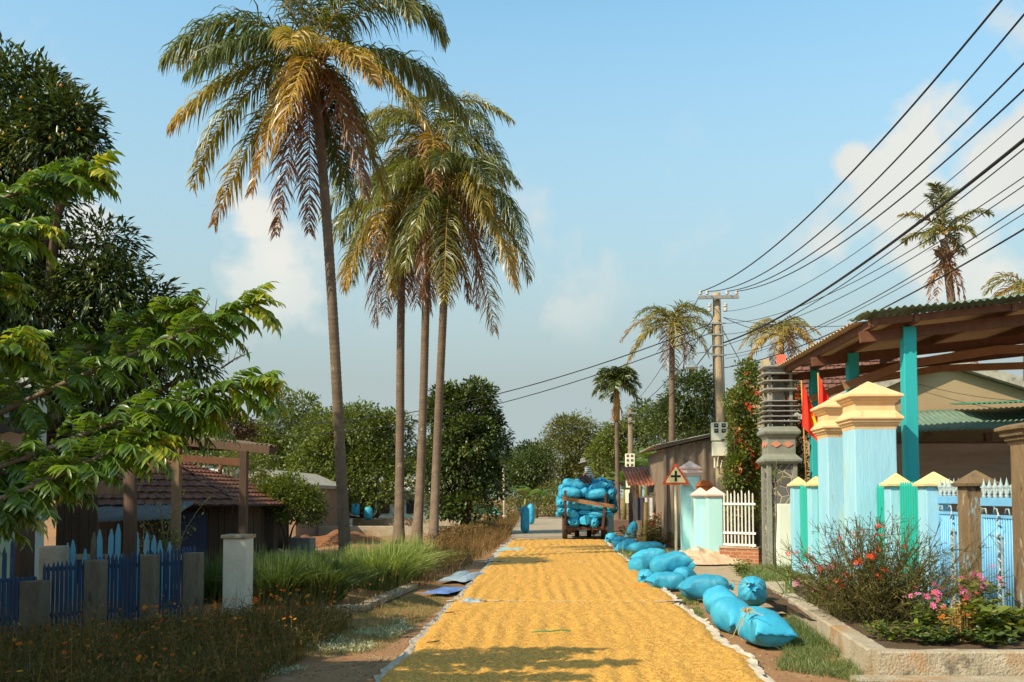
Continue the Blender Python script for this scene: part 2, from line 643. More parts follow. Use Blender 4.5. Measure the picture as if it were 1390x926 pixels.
# concrete road, running under the rice and on to the bend by the trees
mb = MB()
mb.add([(-1.42, -4, .006), (1.74, -4, .006), (1.95, 36, .006), (-1.5, 36, .006)], [(0, 1, 2, 3)])
mb.add([(-1.5, 36, .006), (1.95, 36, .006), (3.1, 52, .006), (3.3, 76, .006), (-2.6, 76, .006), (-2.1, 52, .006)], [(0, 1, 2, 3, 4, 5)])
struct('road', mb, M_conc)
mb = MB()
mb.add([(-14, 49, .012), (-2.3, 53, .012), (-2.6, 70, .012), (-16, 68, .012)], [(0, 1, 2, 3)])
struct('side_yard', mb, M_conc)
mb = MB()
mb.add([(2.2, 12.9, .02), (4.62, 12.9, .02), (4.62, 22.3, .02), (3.4, 27, .02), (3.2, 30, .02), (2.4, 30, .02)], [(0, 1, 2, 3, 4, 5)])
mb.add([(4.62, 12.9, .02), (7.5, 12.9, .02), (7.5, 22.3, .02), (4.62, 22.3, .02)], [(0, 1, 2, 3)])
struct('pavement', mb, M_pave)

# raised flower bed kerb: one L shaped wall
k0 = G(1190, 922)
kx, ky = k0.x, k0.y
mb = MB()
th = .17


def kerb_run(a, b, h, w, seed, both=True):
 """rough topped concrete strip from a to b"""
 a, b = Vector(a), Vector(b)
 n = max(6, int((b - a).length / .12))
 d = (b - a).normalized()
 s_ = Vector((d.y, -d.x, 0))
 vs, fs = [], []
 for i in range(n + 1):
  p = a.lerp(b, i / n)
  j = nz3(i * .5, seed) * .012
  j2 = nz3(i * .9, seed + 5) * .02
  vs += [p - s_ * (w / 2) + Vector((0, 0, -.05)), p - s_ * (w / 2 - .01 + j) + Vector((0, 0, h - .015 + j2 * .5)), p - s_ * (w / 2 - .03) + Vector((0, 0, h + j)),
               p + s_ * (w / 2 - .03) + Vector((0, 0, h + j2 * .5)), p + s_ * (w / 2 - .01 + j2) + Vector((0, 0, h - .015)), p + s_ * (w / 2) + Vector((0, 0, -.05))]
 for i in range(n):
  for k in range(5):
   fs.append((i * 6 + k, i * 6 + k + 1, (i + 1) * 6 + k + 1, (i + 1) * 6 + k))
 fs += [(0, 1, 2, 3, 4, 5), tuple(n * 6 + k for k in (5, 4, 3, 2, 1, 0))]
 mb.add(vs, fs)


pe = G(1046, 812)
kerb_run((kx + .02, ky + th / 2, 0), (7.2, ky + th / 2 + .12, 0), .225, th, 1)
kerb_run((kx + th / 2, ky + .02 + th, 0), (pe.x + .05, pe.y + .2, 0), .215, th + .04, 2)
kerb_run((pe.x + .12, pe.y + .3, 0), (4.6, pe.y + .45, 0), .2, th, 3)
struct('kerb', mb, M_kerb)
mb = MB()
mb.box(kx - .22, 7.3, ky - .28, ky - .005, -.05, .035)
struct('kerb_footing', mb, M_kerb)
grid_sheet('bed_soil', [kx + th + (pe.x - kx) * 0 + .0 + i * (7 - kx) / 24 for i in range(25)], [ky + th - .02 + i * .25 for i in range(26)],
           lambda x, y: .17 + .03 * nz3(x * 2, y * 2), M_soil, kind='structure')

# left: thin concrete edging slab in front of the grass clumps
mb = MB()
a, b = G(290, 846), G(480, 829)
mb.beam(a + Vector((0, 0, .03)), b + Vector((0, 0, .03)), .22, .1)
mb.beam(b + Vector((.05, .02, .02)), G(560, 797) + Vector((0, 0, .02)), .18, .08)
struct('path_edging', mb, M_kerb, bevel=.01)
# low wall at the side yard
mb = MB()
mb.box(-9.5, -2.9, 40.2, 40.5, -.3, .33)
mb.box(-9.4, -3.2, 46.5, 46.8, -.3, .52)
struct('yard_kerb', mb, M_kerb, bevel=.02)

# ================================================================ RICE and tarpaulins
def rice_mat():
 m = new_mat('drying_rice')
 nt = m.node_tree
 L = nt.links.new
 out = NN(nt, 'ShaderNodeOutputMaterial')
 b = NN(nt, 'ShaderNodeBsdfPrincipled')
 b.inputs['Roughness'].default_value = .75
 b.inputs['Specular IOR Level'].default_value = .25
 L(b.outputs[0], out.inputs[0])
 geo = NN(nt, 'ShaderNodeNewGeometry')
 mp = NN(nt, 'ShaderNodeMapping')
 mp.inputs['Scale'].default_value = (1, .6, 1)
 L(geo.outputs['Position'], mp.inputs[0])
 v = NN(nt, 'ShaderNodeTexVoronoi')
 v.inputs['Scale'].default_value = 85
 L(mp.outputs[0], v.inputs['Vector'])
 n = NN(nt, 'ShaderNodeTexNoise')
 n.inputs['Scale'].default_value = 1.6
 n.inputs['Detail'].default_value = 6
 L(geo.outputs['Position'], n.inputs['Vector'])
 cr = NN(nt, 'ShaderNodeValToRGB')
 for i, (p, c) in enumerate([(.0, (.23, .095, .014)), (.45, (.58, .29, .042)), (1.0, (.86, .53, .13))]):
  if i < 2:
   e = cr.color_ramp.elements[i]
  else:
   e = cr.color_ramp.elements.new(p)
  e.position = p
  e.color = (*c, 1)
 sp = NN(nt, 'ShaderNodeSeparateColor')
 L(v.outputs['Color'], sp.inputs[0])
 L(sp.outputs[0], cr.inputs[0])
 mx = NN(nt, 'ShaderNodeMix', data_type='RGBA')
 hf = NN(nt, 'ShaderNodeMath', operation='MULTIPLY')
 hf.inputs[1].default_value = .55
 L(n.outputs['Fac'], hf.inputs[0])
 L(hf.outputs[0], mx.inputs['Factor'])
 L(cr.outputs[0], mx.inputs['A'])
 mx.inputs['B'].default_value = (.64, .335, .062, 1)
 L(mx.outputs['Result'], b.inputs['Base Color'])
 bp = NN(nt, 'ShaderNodeBump')
 bp.inputs['Strength'].default_value = .8
 bp.inputs['Distance'].default_value = .006
 L(v.outputs['Distance'], bp.inputs['Height'])
 n5 = NN(nt, 'ShaderNodeTexNoise')
 n5.inputs['Scale'].default_value = 14
 n5.inputs['Detail'].default_value = 5
 L(geo.outputs['Position'], n5.inputs['Vector'])
 bp2 = NN(nt, 'ShaderNodeBump')
 bp2.inputs['Strength'].default_value = .45
 bp2.inputs['Distance'].default_value = .03
 L(n5.outputs['Fac'], bp2.inputs['Height'])
 L(bp.outputs[0], bp2.inputs['Normal'])
 L(bp2.outputs[0], b.inputs['Normal'])
 return m


M_rice = rice_mat()
RX0, RX1, RY0, RY1 = -1.42, 1.80, 5.4, 34.6
SEAMS = [G(750, 820).y, G(760, 765).y, G(760, 750.5).y, G(760, 741).y]


def rice_edge(y, side):
 e = .07 * nz3(y * .9, side * 7) + .035 * nz3(y * 4, side * 3) + .015 * nz3(y * 14, side)
 return (RX0 + e + .02) if side < 0 else (RX1 - .05 + e * 1.2)


def rice_z(x, y):
 # furrows left by feet and rakes wander along the road
 w = x + .05 * math.sin(y * .35) + .20 * nz3(x * .7, y * .30, 2) + .035 * nz3(x * 2, y * 1.1, 9)
 amp = .42 + .9 * nz3(x * 1.1, y * .5, 5)
 a = max(0, amp) * .010 * math.sin(w * 2 * PI / .21)
 a += .003 * math.sin((y + .4 * nz3(x, y)) * 2 * PI / .30) * max(0, .5 + nz3(x * .6, y * .35, 8))
 a += .011 * nz3(x * 3.6, y * 1.3, 4) + .010 * nz3(x * 10, y * 3.2, 6) + .007 * nz3(x * 22, y * 10, 7)
 z = .048 + a
 for s in SEAMS:
  d = abs(y - s - .03 * math.sin(x * 3))
  if d < .16:
   z -= .03 * (1 - d / .16)
 e0, e1 = rice_edge(y, -1), rice_edge(y, 1)
 d = min(x - e0, e1 - x, y - RY0, RY1 - y + .15 * nz3(x * 2, 4))
 z = z * min(1, max(0, d / .12)) ** .6
 return max(z, .004 if d <= 0 else .012)


def build_rice():
 ys, y = [], RY0
 while y < RY1:
  ys.append(y)
  y += .022 + max(0, y - 8) * .0042
 ys.append(RY1)
 nx = 150
 mb = MB()
 vs = []
 for y in ys:
  e0, e1 = rice_edge(y, -1), rice_edge(y, 1)
  for i in range(nx + 1):
   x = e0 + (e1 - e0) * i / nx
   vs.append((x, y, rice_z(x, y) + .006))
 n = nx + 1
 fs = [(j * n + i, j * n + i + 1, (j + 1) * n + i + 1, (j + 1) * n + i) for j in range(len(ys) - 1) for i in range(nx)]
 mb.add(vs, fs)
 mb.build('drying_rice', M_rice, smooth=True, kind='stuff', label='golden rice grain spread to dry along the road', cat='rice grain')


build_rice()

M_tarp = mat('white_tarpaulin', (.58, .53, .44), (.44, .37, .28), scale=6, rough=.6, spots=[((.50, .36, .20), 5, .60)])
M_btarp = mat('blue_sheet', (.10, .17, .50), (.16, .30, .55), scale=9, rough=.5)
M_ltarp = mat('pale_blue_sheet', (.22, .34, .46), (.40, .46, .50), scale=9, rough=.5)


def tarp(y0, y1, label, out_l=.035, out_r=.05):
 """thin sheet under the rice, its crumpled hem showing along both sides and both ends"""
 mb = MB()
 ny = int((y1 - y0) / .045)
 for side in (-1, 1):
  vs = []
  K = 7
  for j in range(ny + 1):
   y = y0 + (y1 - y0) * j / ny
   e = rice_edge(y, side) - side * .05
   o_ = (out_l if side < 0 else out_r) * max(.15, .9 + 1.5 * nz3(y * 1.3, side * 4) + .9 * nz3(y * 5, side * 9)) + .05
   for k in range(K):
    t = k / (K - 1)
    z = .014 + .035 * t * (.55 + nz3(y * 7, k * .8, side)) + .03 * t * abs(nz3(y * 17, k * 1.3, side * 2))
    vs.append((e + side * o_ * t + .015 * nz3(y * 11, k, 3), y, max(.012, z)))
  fs = [(j * K + k, j * K + k + 1, (j + 1) * K + k + 1, (j + 1) * K + k) for j in range(ny) for k in range(K - 1)]
  mb.add(vs, fs)
 # the far hem, rucked up between two sheets
 nx = 120
 e0, e1 = rice_edge(y1, -1) - .08, rice_edge(y1, 1) + .10
 vs = []
 for i in range(nx + 1):
  x = e0 + (e1 - e0) * i / nx
  yy = y1 + .03 * math.sin(x * 3) - .02
  vis = max(.15, .55 + nz3(x * 1.3, y1 * 3) * 1.4)
  for k in range(4):
   z = .03 + (.028 * vis) * (1, 1.15, .9, .1)[k] + .01 * nz3(x * 12, k, y1)
   vs.append((x, yy + (-.05, -.02, .02, .06)[k] * (.4 + vis * .8), z))
 fs = [(i * 4 + k, i * 4 + k + 1, (i + 1) * 4 + k + 1, (i + 1) * 4 + k) for i in range(nx) for k in range(3)]
 mb.add(vs, fs)
 # flat body under the grain
 mb.add([(RX0 - .02, y0, .0095), (RX1, y0, .0095), (RX1, y1, .0095), (RX0 - .02, y1, .0095)], [(0, 1, 2, 3)])
 mb.build('tarpaulin', M_tarp, smooth=True, label=label, cat='tarpaulin', group='tarpaulins under the drying rice')


tarp(5.4, SEAMS[0], 'white tarpaulin under the nearest stretch of rice, its crumpled hem beside the near sacks')
tarp(SEAMS[0] + .02, SEAMS[1], 'white tarpaulin under the second stretch of rice, between the first and second cross seams')
tarp(SEAMS[1] + .02, SEAMS[2], 'short white tarpaulin under the third stretch of rice behind the second cross seam', .12, .10)
tarp(SEAMS[2] + .02, SEAMS[3], 'narrow far strip of white tarpaulin just this side of the tree shadow', .12, .12)
tarp(SEAMS[3] + .02, RY1 - .1, 'farthest white tarpaulin of rice, reaching in under the loaded trailer', .06, .08)


def crumple(name, c, rx, ry, h, m_, label, cat, seed, n=26, rot=0, thr=.2):
 mb = MB()
 vs, fs = [], []
 for j in range(n + 1):
  for i in range(n + 1):
   u, v = i / n * 2 - 1, j / n * 2 - 1
   k = 1 + .25 * nz3(u * 1.5 + seed, v * 1.5)
   x, y = u * rx * k, v * ry * k
   xx, yy = x * math.cos(rot) - y * math.sin(rot), x * math.sin(rot) + y * math.cos(rot)
   edge = max(0, 1 - max(abs(u), abs(v)) ** 3)
   z = h * (.1 + edge * (.5 + .55 * nz3(u * 1.7, v * 1.7, seed) + .30 * abs(nz3(u * 4 + v, v * 3, seed)) + .22 * abs(nz3(u * 8, v * 6 + u * 3, seed))))
   vs.append((c[0] + xx, c[1] + yy, c[2] + z))
 fs = [(j * (n + 1) + i, j * (n + 1) + i + 1, (j + 1) * (n + 1) + i + 1, (j + 1) * (n + 1) + i) for j in range(n) for i in range(n)]
 mb.add(vs, fs)
 o = mb.build(name, m_, smooth=True, origin=c, label=label, cat=cat)
 return o


crumple('blue_sheet', G(606, 802, .02), .24, .55, .05, M_btarp, 'dark blue plastic sheet crumpled at the left edge of the rice', 'plastic sheet', 3, rot=-.25)
crumple('pale_sheet', G(628, 784, .02), .24, .95, .10, M_ltarp, 'pale blue plastic sheet bunched up beyond the dark blue one', 'plastic sheet', 7, rot=-.1)
crumple('pale_sheet', G(640, 818, .03), .16, .22, .07, M_ltarp, 'small pale sheet end at the left end of the first cross seam', 'plastic sheet', 9)
crumple('net_sheet', G(697, 746.5, .02), .42, .9, .06, mat('teal_net', (.20, .42, .46), (.35, .55, .55), scale=14, rough=.7), 'folded teal net lying by the far weeds', 'net', 5)
crumple('orange_cloth', G(878, 798, .02), .36, .20, .07, mat('orange_cloth', (.75, .26, .03), (.62, .18, .03), scale=12), 'bright orange cloth lying on the rice beside the sacks', 'cloth', 4)
crumple('tan_tarpaulin', G(950, 764, .02), .85, 1.0, .34, mat('tan_tarp', (.62, .45, .30), (.50, .34, .22), scale=5, rough=.7, spots=((.70, .62, .54), 4, .55)),
  'heap of crumpled tan tarpaulin at the foot of the pale blue wall', 'tarpaulin', 11, n=60)
mb = MB()
mb.tube([G(722, 858, .085), G(738, 856.5, .09), G(748, 857, .09), G(762, 855, .09), G(774, 856.5, .085)], .008, 5)
mb.build('green_string', mat('green_string', (.10, .34, .10), rough=.6), smooth=True, label='short green string lying on the rice in mid road', cat='string')
M_stick = mat('dry_stick', (.16, .09, .04), rough=.9)
for i, (a, b, lab) in enumerate([((604, 832), (616, 831), 'thin dark twig on the rice below the left end of the first seam'), ((580, 872), (596, 870), 'thin dark twig at the left rim of the rice nearest the camera')]):
 mb = MB()
 mb.tube([G(*a, .07), G((a[0] + b[0]) / 2, a[1] - .7, .08), G(*b, .07)], .008, 5)
 mb.build('twig', M_stick, label=lab, cat='twig', group='twigs on the rice')
# ================================================================ SACKS
def sack_mat():
 m = new_mat('blue_sack')
 nt = m.node_tree
 L = nt.links.new
 out = NN(nt, 'ShaderNodeOutputMaterial')
 b = NN(nt, 'ShaderNodeBsdfPrincipled')
 b.inputs['Roughness'].default_value = .42
 b.inputs['Specular IOR Level'].default_value = .35
 L(b.outputs[0], out.inputs[0])
 oi = NN(nt, 'ShaderNodeObjectInfo')
 tc = NN(nt, 'ShaderNodeTexCoord')
 n = NN(nt, 'ShaderNodeTexNoise')
 n.inputs['Scale'].default_value = 5
 n.inputs['Detail'].default_value = 5
 L(tc.outputs['Object'], n.inputs['Vector'])
 cr = NN(nt, 'ShaderNodeValToRGB')
 cr.color_ramp.elements[0].position = .3
 cr.color_ramp.elements[1].position = .75
 cr.color_ramp.elements[0].color = (.030, .35, .58, 1)
 cr.color_ramp.elements[1].color = (.065, .47, .68, 1)
 L(n.outputs['Fac'], cr.inputs[0])
 hs = NN(nt, 'ShaderNodeHueSaturation')
 mr = NN(nt, 'ShaderNodeMapRange')
 mr.inputs['To Min'].default_value = .82
 mr.inputs['To Max'].default_value = 1.12
 L(oi.outputs['Random'], mr.inputs['Value'])
 L(mr.outputs[0], hs.inputs['Value'])
 L(cr.outputs[0], hs.inputs['Color'])
 L(hs.outputs[0], b.inputs['Base Color'])
 # woven tape
 w = NN(nt, 'ShaderNodeTexWave')
 w.inputs['Scale'].default_value = 55
 w.inputs['Distortion'].default_value = 1.5
 L(tc.outputs['Object'], w.inputs['Vector'])
 n2 = NN(nt, 'ShaderNodeTexNoise')
 n2.inputs['Scale'].default_value = 11
 n2.inputs['Detail'].default_value = 4
 L(tc.outputs['Object'], n2.inputs['Vector'])
 ad = NN(nt, 'ShaderNodeMath', operation='MULTIPLY_ADD')
 L(w.outputs['Fac'], ad.inputs[0])
 ad.inputs[1].default_value = .15
 L(n2.outputs['Fac'], ad.inputs[2])
 bp = NN(nt, 'ShaderNodeBump')
 bp.inputs['Strength'].default_value = .6
 bp.inputs['Distance'].default_value = .02
 L(ad.outputs[0], bp.inputs['Height'])
 L(bp.outputs[0], b.inputs['Normal'])
 return m


M_sack = sack_mat()
M_seam = mat('sack_seam', (.02, .20, .34), rough=.6)
SG = 'filled blue rice sacks'


def sack_mesh(L_, W, H, ea, eb, seed, bend=0.0, flat=.25):
 """filled woven sack along local X; ends: 'seam' (sewn flat), 'tie' (gathered) or 'round'; returns list of (verts, faces, mat)"""
 rn = random.Random(seed)
 nu, nv = 44, 36
 vs = []
 ph = rn.uniform(0, 6)
 for i in range(nu + 1):
  u = -1 + 2 * i / nu
  e = ea if u < 0 else eb
  # crowd rows towards the ends
  u = math.copysign(1 - (1 - abs(u)) ** 1.35, u)
  s = abs(u)
  if e == 'seam':
   h = max(.02, (1 - s ** 3.2)) ** .62
   w = 1 - .10 * math.sin(s * PI) * (s > 0) + .04 * s ** 6
   x = u * (1 - .0 * s)
  elif e == 'tie':
   h = w = max(.0, 1 - s ** 3.0) ** .5 * 1.0
   h = w = max(h, .09)
   x = u
  else:
   h = w = max(0.02, 1 - s ** 4.5) ** .5
   x = u
  for k in range(nv):
   a = 2 * PI * k / nv
   ca, sa = math.cos(a), math.sin(a)
   p = 2 / 2.35
   y = math.copysign(abs(ca) ** p, ca) * w * W / 2
   z = math.copysign(abs(sa) ** p, sa) * h * H / 2
   if e == 'seam' and s > .5:      # ears: corners stick out, middle of the seam is pulled in
    pull = (s - .5) ** 2 * .45 * (1 - abs(ca) ** 2)
    x2 = x - math.copysign(pull * .25, u)
   else:
    x2 = x
   r = 1 + .07 * nz3(u * 2.2 + ph, ca * 1.5, sa * 1.5) + .045 * nz3(u * 4, ca * 3 + ph, sa * 3) + .02 * nz3(u * 9 + ph, ca * 5, sa * 5)
   if e == 'tie' and s > .35:
    r *= 1 + .11 * ((s - .35) / .65) * math.sin(k * 2 * PI / nv * 9 + ph)
   if e == 'seam' and s > .4:
    z += .012 * (s - .4) * math.sin(ca * 9 + ph) * H * 2
   # creases running in from the ends
   cr_ = max(0, s - .30) * (.030 * math.sin(a * 11 + 3 * math.sin(u * 5 + ph) + ph) + .022 * math.sin(a * 19 + u * 9 + ph))
   cr_ -= .022 * abs(nz3(u * 3 + ph, ca * 2, sa * 2 + 5)) 
   r += cr_
   y *= r
   z *= r
   if z < -H / 2 * (1 - flat):
    z = -H / 2 * (1 - flat) + (z + H / 2 * (1 - flat)) * .18
   X = x2 * L_ / 2
   zb = z + bend * (X / (L_ / 2)) ** 2 * H
   vs.append((X, y, zb))
 fs = []
 for i in range(nu):
  for k in range(nv):
   fs.append((i * nv + k, i * nv + (k + 1) % nv, (i + 1) * nv + (k + 1) % nv, (i + 1) * nv + k))
 fs.append(tuple(range(nv)))
 fs.append(tuple(reversed(range(nu * nv, (nu + 1) * nv))))
 return vs, fs


def sack(loc, dims, rot, ends, seed, label, group=None, bend=0.0, name='rice_sack'):
 """loc = centre"""
 root = MB()
 L_, W, H = dims
 if group is None and L_ > .45 and abs(rot[1]) < 1.5:
  L_, W, H = L_ * .86, W * .82, H * .92
 vs, fs = sack_mesh(L_, W, H, ends[0], ends[1], seed, bend)
 root.add(vs, fs)
 me_o = root.build(name, M_sack, smooth=True, label=label, cat='sack', group=group or SG)
 for sgn, e in ((-1, ends[0]), (1, ends[1])):
  zb = bend * H
  if e == 'seam':
   m2 = MB()
   n = 14
   top = []
   for k in range(n + 1):
    y = (k / n - .5) * W * .98
    pull = .25 * .25 * .45 * (1 - (2 * k / n - 1) ** 2) * L_ / 2
    x = sgn * (L_ / 2 - pull)
    wz = zb + .006 * math.sin(k * 1.7 + seed)
    top += [(x - sgn * .012, y, wz + .010), (x + sgn * .022, y, wz + .004), (x + sgn * .022, y, wz - .004), (x - sgn * .012, y, wz - .010)]
   f2 = [(i * 4 + k, i * 4 + (k + 1) % 4, (i + 1) * 4 + (k + 1) % 4, (i + 1) * 4 + k) for i in range(n) for k in range(4)]
   m2.add(top, f2)
   q = m2.build('seam', M_seam, smooth=True)
   q.parent = me_o
  elif e == 'tie':
   m2 = MB()
   n = 20
   prof = [(.045 * W / .45, -.02), (.026, .0), (.022, .012), (.04, .035), (.055, .06)]
   vv = []
   for r, z in prof:
    for k in range(n):
     a = 2 * PI * k / n
     rr = r * (1 + (.25 if z > .01 else .1) * math.sin(a * 6 + seed))
     vv.append((sgn * (L_ / 2 + z), rr * math.cos(a), zb + rr * math.sin(a)))
   ff = [(i * n + k, i * n + (k + 1) % n, (i + 1) * n + (k + 1) % n, (i + 1) * n + k) for i in range(len(prof) - 1) for k in range(n)]
   m2.add(vv, ff)
   q = m2.build('tied_neck', M_sack, smooth=True)
   q.parent = me_o
 me_o.location = loc
 me_o.rotation_euler = rot
 return me_o


def S(px, py, z, dY=0.0, **k):
 """centre from the pixel of the sack's middle, at the distance where its foot pixel py2 is on the ground"""
 return None


def by(px, pyc, pyb, back=.22):
 """centre of a sack seen at (px, pyc) whose front foot is at row pyb"""
 Y = G(px, pyb).y + back
 return at(px, pyc, Y)


E = Euler
# --- the nearest pile
c = by(1034, 852, 879, .30)
sack(c, (.92, .52, .42), E((R(4), R(-3), R(100))), ('seam', 'tie'), 11, 'nearest blue sack at the front right of the pile, its sewn end facing the camera')
c = by(999, 840, 861, .34)
sack(c + Vector((-.02, .05, .02)), (.86, .47, .42), E((R(-6), R(-4), R(103))), ('seam', 'round'), 12, 'blue sack directly left of and behind the nearest one, with straw string between')
c = by(978, 824, 848, .38)
sack(c + Vector((.04, .1, .02)), (.84, .46, .42), E((R(-24), R(-6), R(98))), ('seam', 'round'), 13, 'leftmost blue sack of the near pile, tilted, with a slanting sewn end')
c = by(1026, 806, 843, .62)
sack(c + Vector((0, .22, .0)), (.64, .44, .42), E((0, R(-16), R(-100))), ('round', 'tie'), 14, 'blue sack with gathered tied mouth facing the camera, on top of the near pile')
M_straw = mat('straw', (.55, .42, .18), (.42, .30, .12), scale=20, rough=.8)
mb = MB()
p = at(1013, 831, 10.25)
rn = random.Random(4)
for i in range(26):
 a, b = rn.uniform(0, 2 * PI), rn.uniform(.03, .085)
 q = p + Vector((math.cos(a) * b, math.sin(a) * b * .5 - .05, rn.uniform(-.03, .05)))
 mb.tube([p + Vector((rn.uniform(-.02, .02), -.03, 0)), (p + q) / 2 + Vector((0, -.02, .03)), q], .0035, 4)
for e in ((1002, 862), (994, 866), (1008, 850), (1036, 836)):
 mb.tube([p + Vector((0, -.04, 0)), at(e[0] * .5 + 506, (e[1] + 826) / 2, 10.05), at(e[0], e[1], 9.98)], .004, 4)
mb.build('straw_string', M_straw, label='tuft of straw string tied between the two nearest sacks', cat='string')

# --- the long one lying across
c = by(957, 798, 817, .24)
sack(c, (.84, .50, .42), E((0, R(-2), R(9))), ('seam', 'tie'), 21, 'long blue sack lying crosswise alone between the two piles, sewn end to the left')
# --- second pile
c = by(905, 790, 802, .25)
sack(c, (.72, .46, .36), E((0, R(2), R(14))), ('seam', 'round'), 22, 'low blue sack at the front of the second pile above the orange cloth')
c = by(932, 787, 803, .45)
sack(c + Vector((0, .35, .02)), (.5, .4, .36), E((0, 0, R(60))), ('round', 'seam'), 23, 'blue sack showing as a round hump between the crosswise sack and the second pile')
c = by(880, 785, 795, .25)
sack(c, (.60, .42, .34), E((0, R(4), R(70))), ('tie', 'round'), 24, 'blue sack at the left foot of the second pile, touching the rice')
c = by(909, 767, 800, .6)
sack(c + Vector((0, 0, .03)), (.80, .48, .38), E((R(8), R(-14), R(10))), ('round', 'seam'), 25, 'plump blue sack on top of the second pile, pointed corner up to the right')
c = by(922, 770, 795, .9)
sack(c + Vector((.05, .3, 0)), (.6, .4, .34), E((0, R(-6), R(4))), ('round', 'seam'), 26, 'blue sack with only its pleated end showing behind the top sack of the second pile')
c = by(873, 768, 778, .3)
sack(c, (.70, .55, .40), E((0, 0, R(35))), ('round', 'round'), 27, 'blue sack at the back left of the second pile, low against the tarpaulin hem')
c = by(884, 757, 775, .9)
sack(c + Vector((0, .3, 0)), (.85, .5, .38), E((0, R(-5), R(20))), ('seam', 'round'), 28, 'blue sack lying over the back of the second pile')
# --- third pile, farther on
c = by(866, 744, 752, .3)
sack(c, (.75, .5, .34), E((0, R(-4), R(-10))), ('seam', 'tie'), 31, 'slack light blue sack at the near end of the third pile')
c = by(886, 741, 747, .3)
sack(c, (.70, .4, .26), E((0, R(3), R(-12))), ('round', 'tie'), 32, 'flat blue sack at the right end of the third pile among the weeds')
c = by(851, 742, 750, .3)
sack(c, (.70, .48, .42), E((0, R(-20), R(-35))), ('seam', 'round'), 33, 'blue sack in the middle of the third pile, below the upright one')
c = by(843, 738, 747, .5)
sack(c, (.60, .44, .42), E((0, R(25), R(40))), ('seam', 'round'), 34, 'dark folded blue sack at the left of the third pile')
c = by(857, 724, 741, .5)
sack(c, (.86, .42, .36), E((0, R(-66), R(10))), ('round', 'seam'), 35, 'blue sack standing upright and leaning right on the third pile', bend=.15)
c = by(830, 731, 738, .3)
sack(c, (.55, .42, .40), E((0, 0, R(60))), ('tie', 'round'), 36, 'small round blue sack beside the trailer wheel, first of the far row')

# --- standing sacks on the left of the road
for (px, top, bot, lab, rz) in ((713, 687, 724, 'nearest of the three blue sacks standing upright on the left of the road', 10),
        (720.5, 684, 712, 'standing blue sack right behind the nearest upright one, its mouth twisted', 50),
        (705, 679.5, 700, 'farthest standing blue sack, alone to the left of the standing pair', 90)):
 b_ = G(px, bot)
 h = (bot - top) / FPX * b_.y
 sack((b_.x, b_.y, h / 2), (h, .44, .40), E((0, R(-90), R(rz))), ('round', 'tie' if px > 709 else 'seam'), int(px), lab)
for (px, top, bot, lab, rz) in ((483, 683, 700, 'blue sack standing in the yard seen between the first and second palm trunks', 0), (500, 688, 706, 'blue sack standing in the yard left of the second palm trunk', 30),
        (617, 682, 706, 'blue sack standing in the yard under the dark round tree', 30)):
 b_ = at(px, bot, 45)
 h = (bot - top) / FPX * 45
 sack((b_.x, 45, max(b_.z, -.0) + h / 2), (h, .42, .4), E((0, R(-90), R(rz))), ('round', 'round'), int(px), lab)
M_gs = mat('green_tarp', (.18, .48, .40), (.12, .38, .33), scale=4, rough=.5)
crumple('green_sheet', at(655, 696, 58) + Vector((0, 0, -.15)), 1.0, .8, .7, M_gs, 'folded sea green sheet heaped on the yard left of the thin pole', 'plastic sheet', 21)

# ================================================================ TRAILER and its load
TY = 35.2


def T(px, py, dy=0.0):
 return at(px, py, TY + dy)


M_oldwood = mat('trailer_wood', (.13, .055, .030), (.085, .035, .02), scale=6, rough=.8, bump=.4, stretch=(1, 1, 1))
M_rust = mat('trailer_rust', (.20, .07, .035), (.10, .045, .03), scale=12, rough=.8, bump=.5)
M_board = mat('trailer_board', (.36, .20, .09), (.26, .13, .055), scale=5, rough=.75, bump=.3)
M_tyre = mat('tyre_rubber', (.05, .035, .03), (.09, .05, .035), scale=10, rough=.9)
tx0, tx1 = T(767, 700).x, T(822, 700).x
zbed = T(790, 717).z
tr = thing('farm_trailer', ((tx0 + tx1) / 2, TY, 0), 'old rusty farm trailer piled high with blue rice sacks', 'trailer')
mb = MB()
mb.box(tx0 - .05, tx1 + .05, TY, TY + 3.4, zbed - .04, zbed + .06)
mb.box(tx0 - .05, tx1 + .05, TY - .05, TY + .02, zbed - .07, zbed + .03)
mb.build('bed', M_oldwood, tr, bevel=.01)
mb = MB()
for x in (tx0 + .28, tx1 - .28):
 mb.box(x - .05, x + .05, TY + .1, TY + 3.9, zbed - .18, zbed - .05)
mb.tube([(tx0 + .02, TY + .75, .42), (tx1 - .02, TY + .75, .42)], .05, 8)
mb.tube([(tx0 + .02, TY + 2.7, .36), (tx1 - .02, TY + 2.7, .36)], .045, 8)
mb.build('chassis', M_rust, tr)
for (a, b) in (((767.3, 666), (768, 714)), ((823, 670), (818, 718))):
 mb = MB()
 mb.beam(T(*b, -.06), T(*a, -.06), .085, .07)
 mb.build('rear_post', M_oldwood, tr, bevel=.008)
for (a, b) in ((768, 716), (780, 690)), ((818, 718), (806, 700)):
 pass
mb = MB()
mb.beam(T(763, 676.5, -.13), T(834, 688, -.13), .05, .14)
mb.build('cross_board', M_board, tr, bevel=.006)
for s_, x in ((0, tx0 - .02), (1, tx1 + .02)):
 mb = MB()
 for yy in (.9, 1.9, 3.0):
  mb.beam((x, TY + yy, zbed), (x + (-.05 if s_ == 0 else .05), TY + yy, zbed + .75), .06, .07)
 mb.beam((x, TY, zbed + .5), (x, TY + 3.3, zbed + .5), .04, .10)
 mb.build('side_rail', M_oldwood, tr)


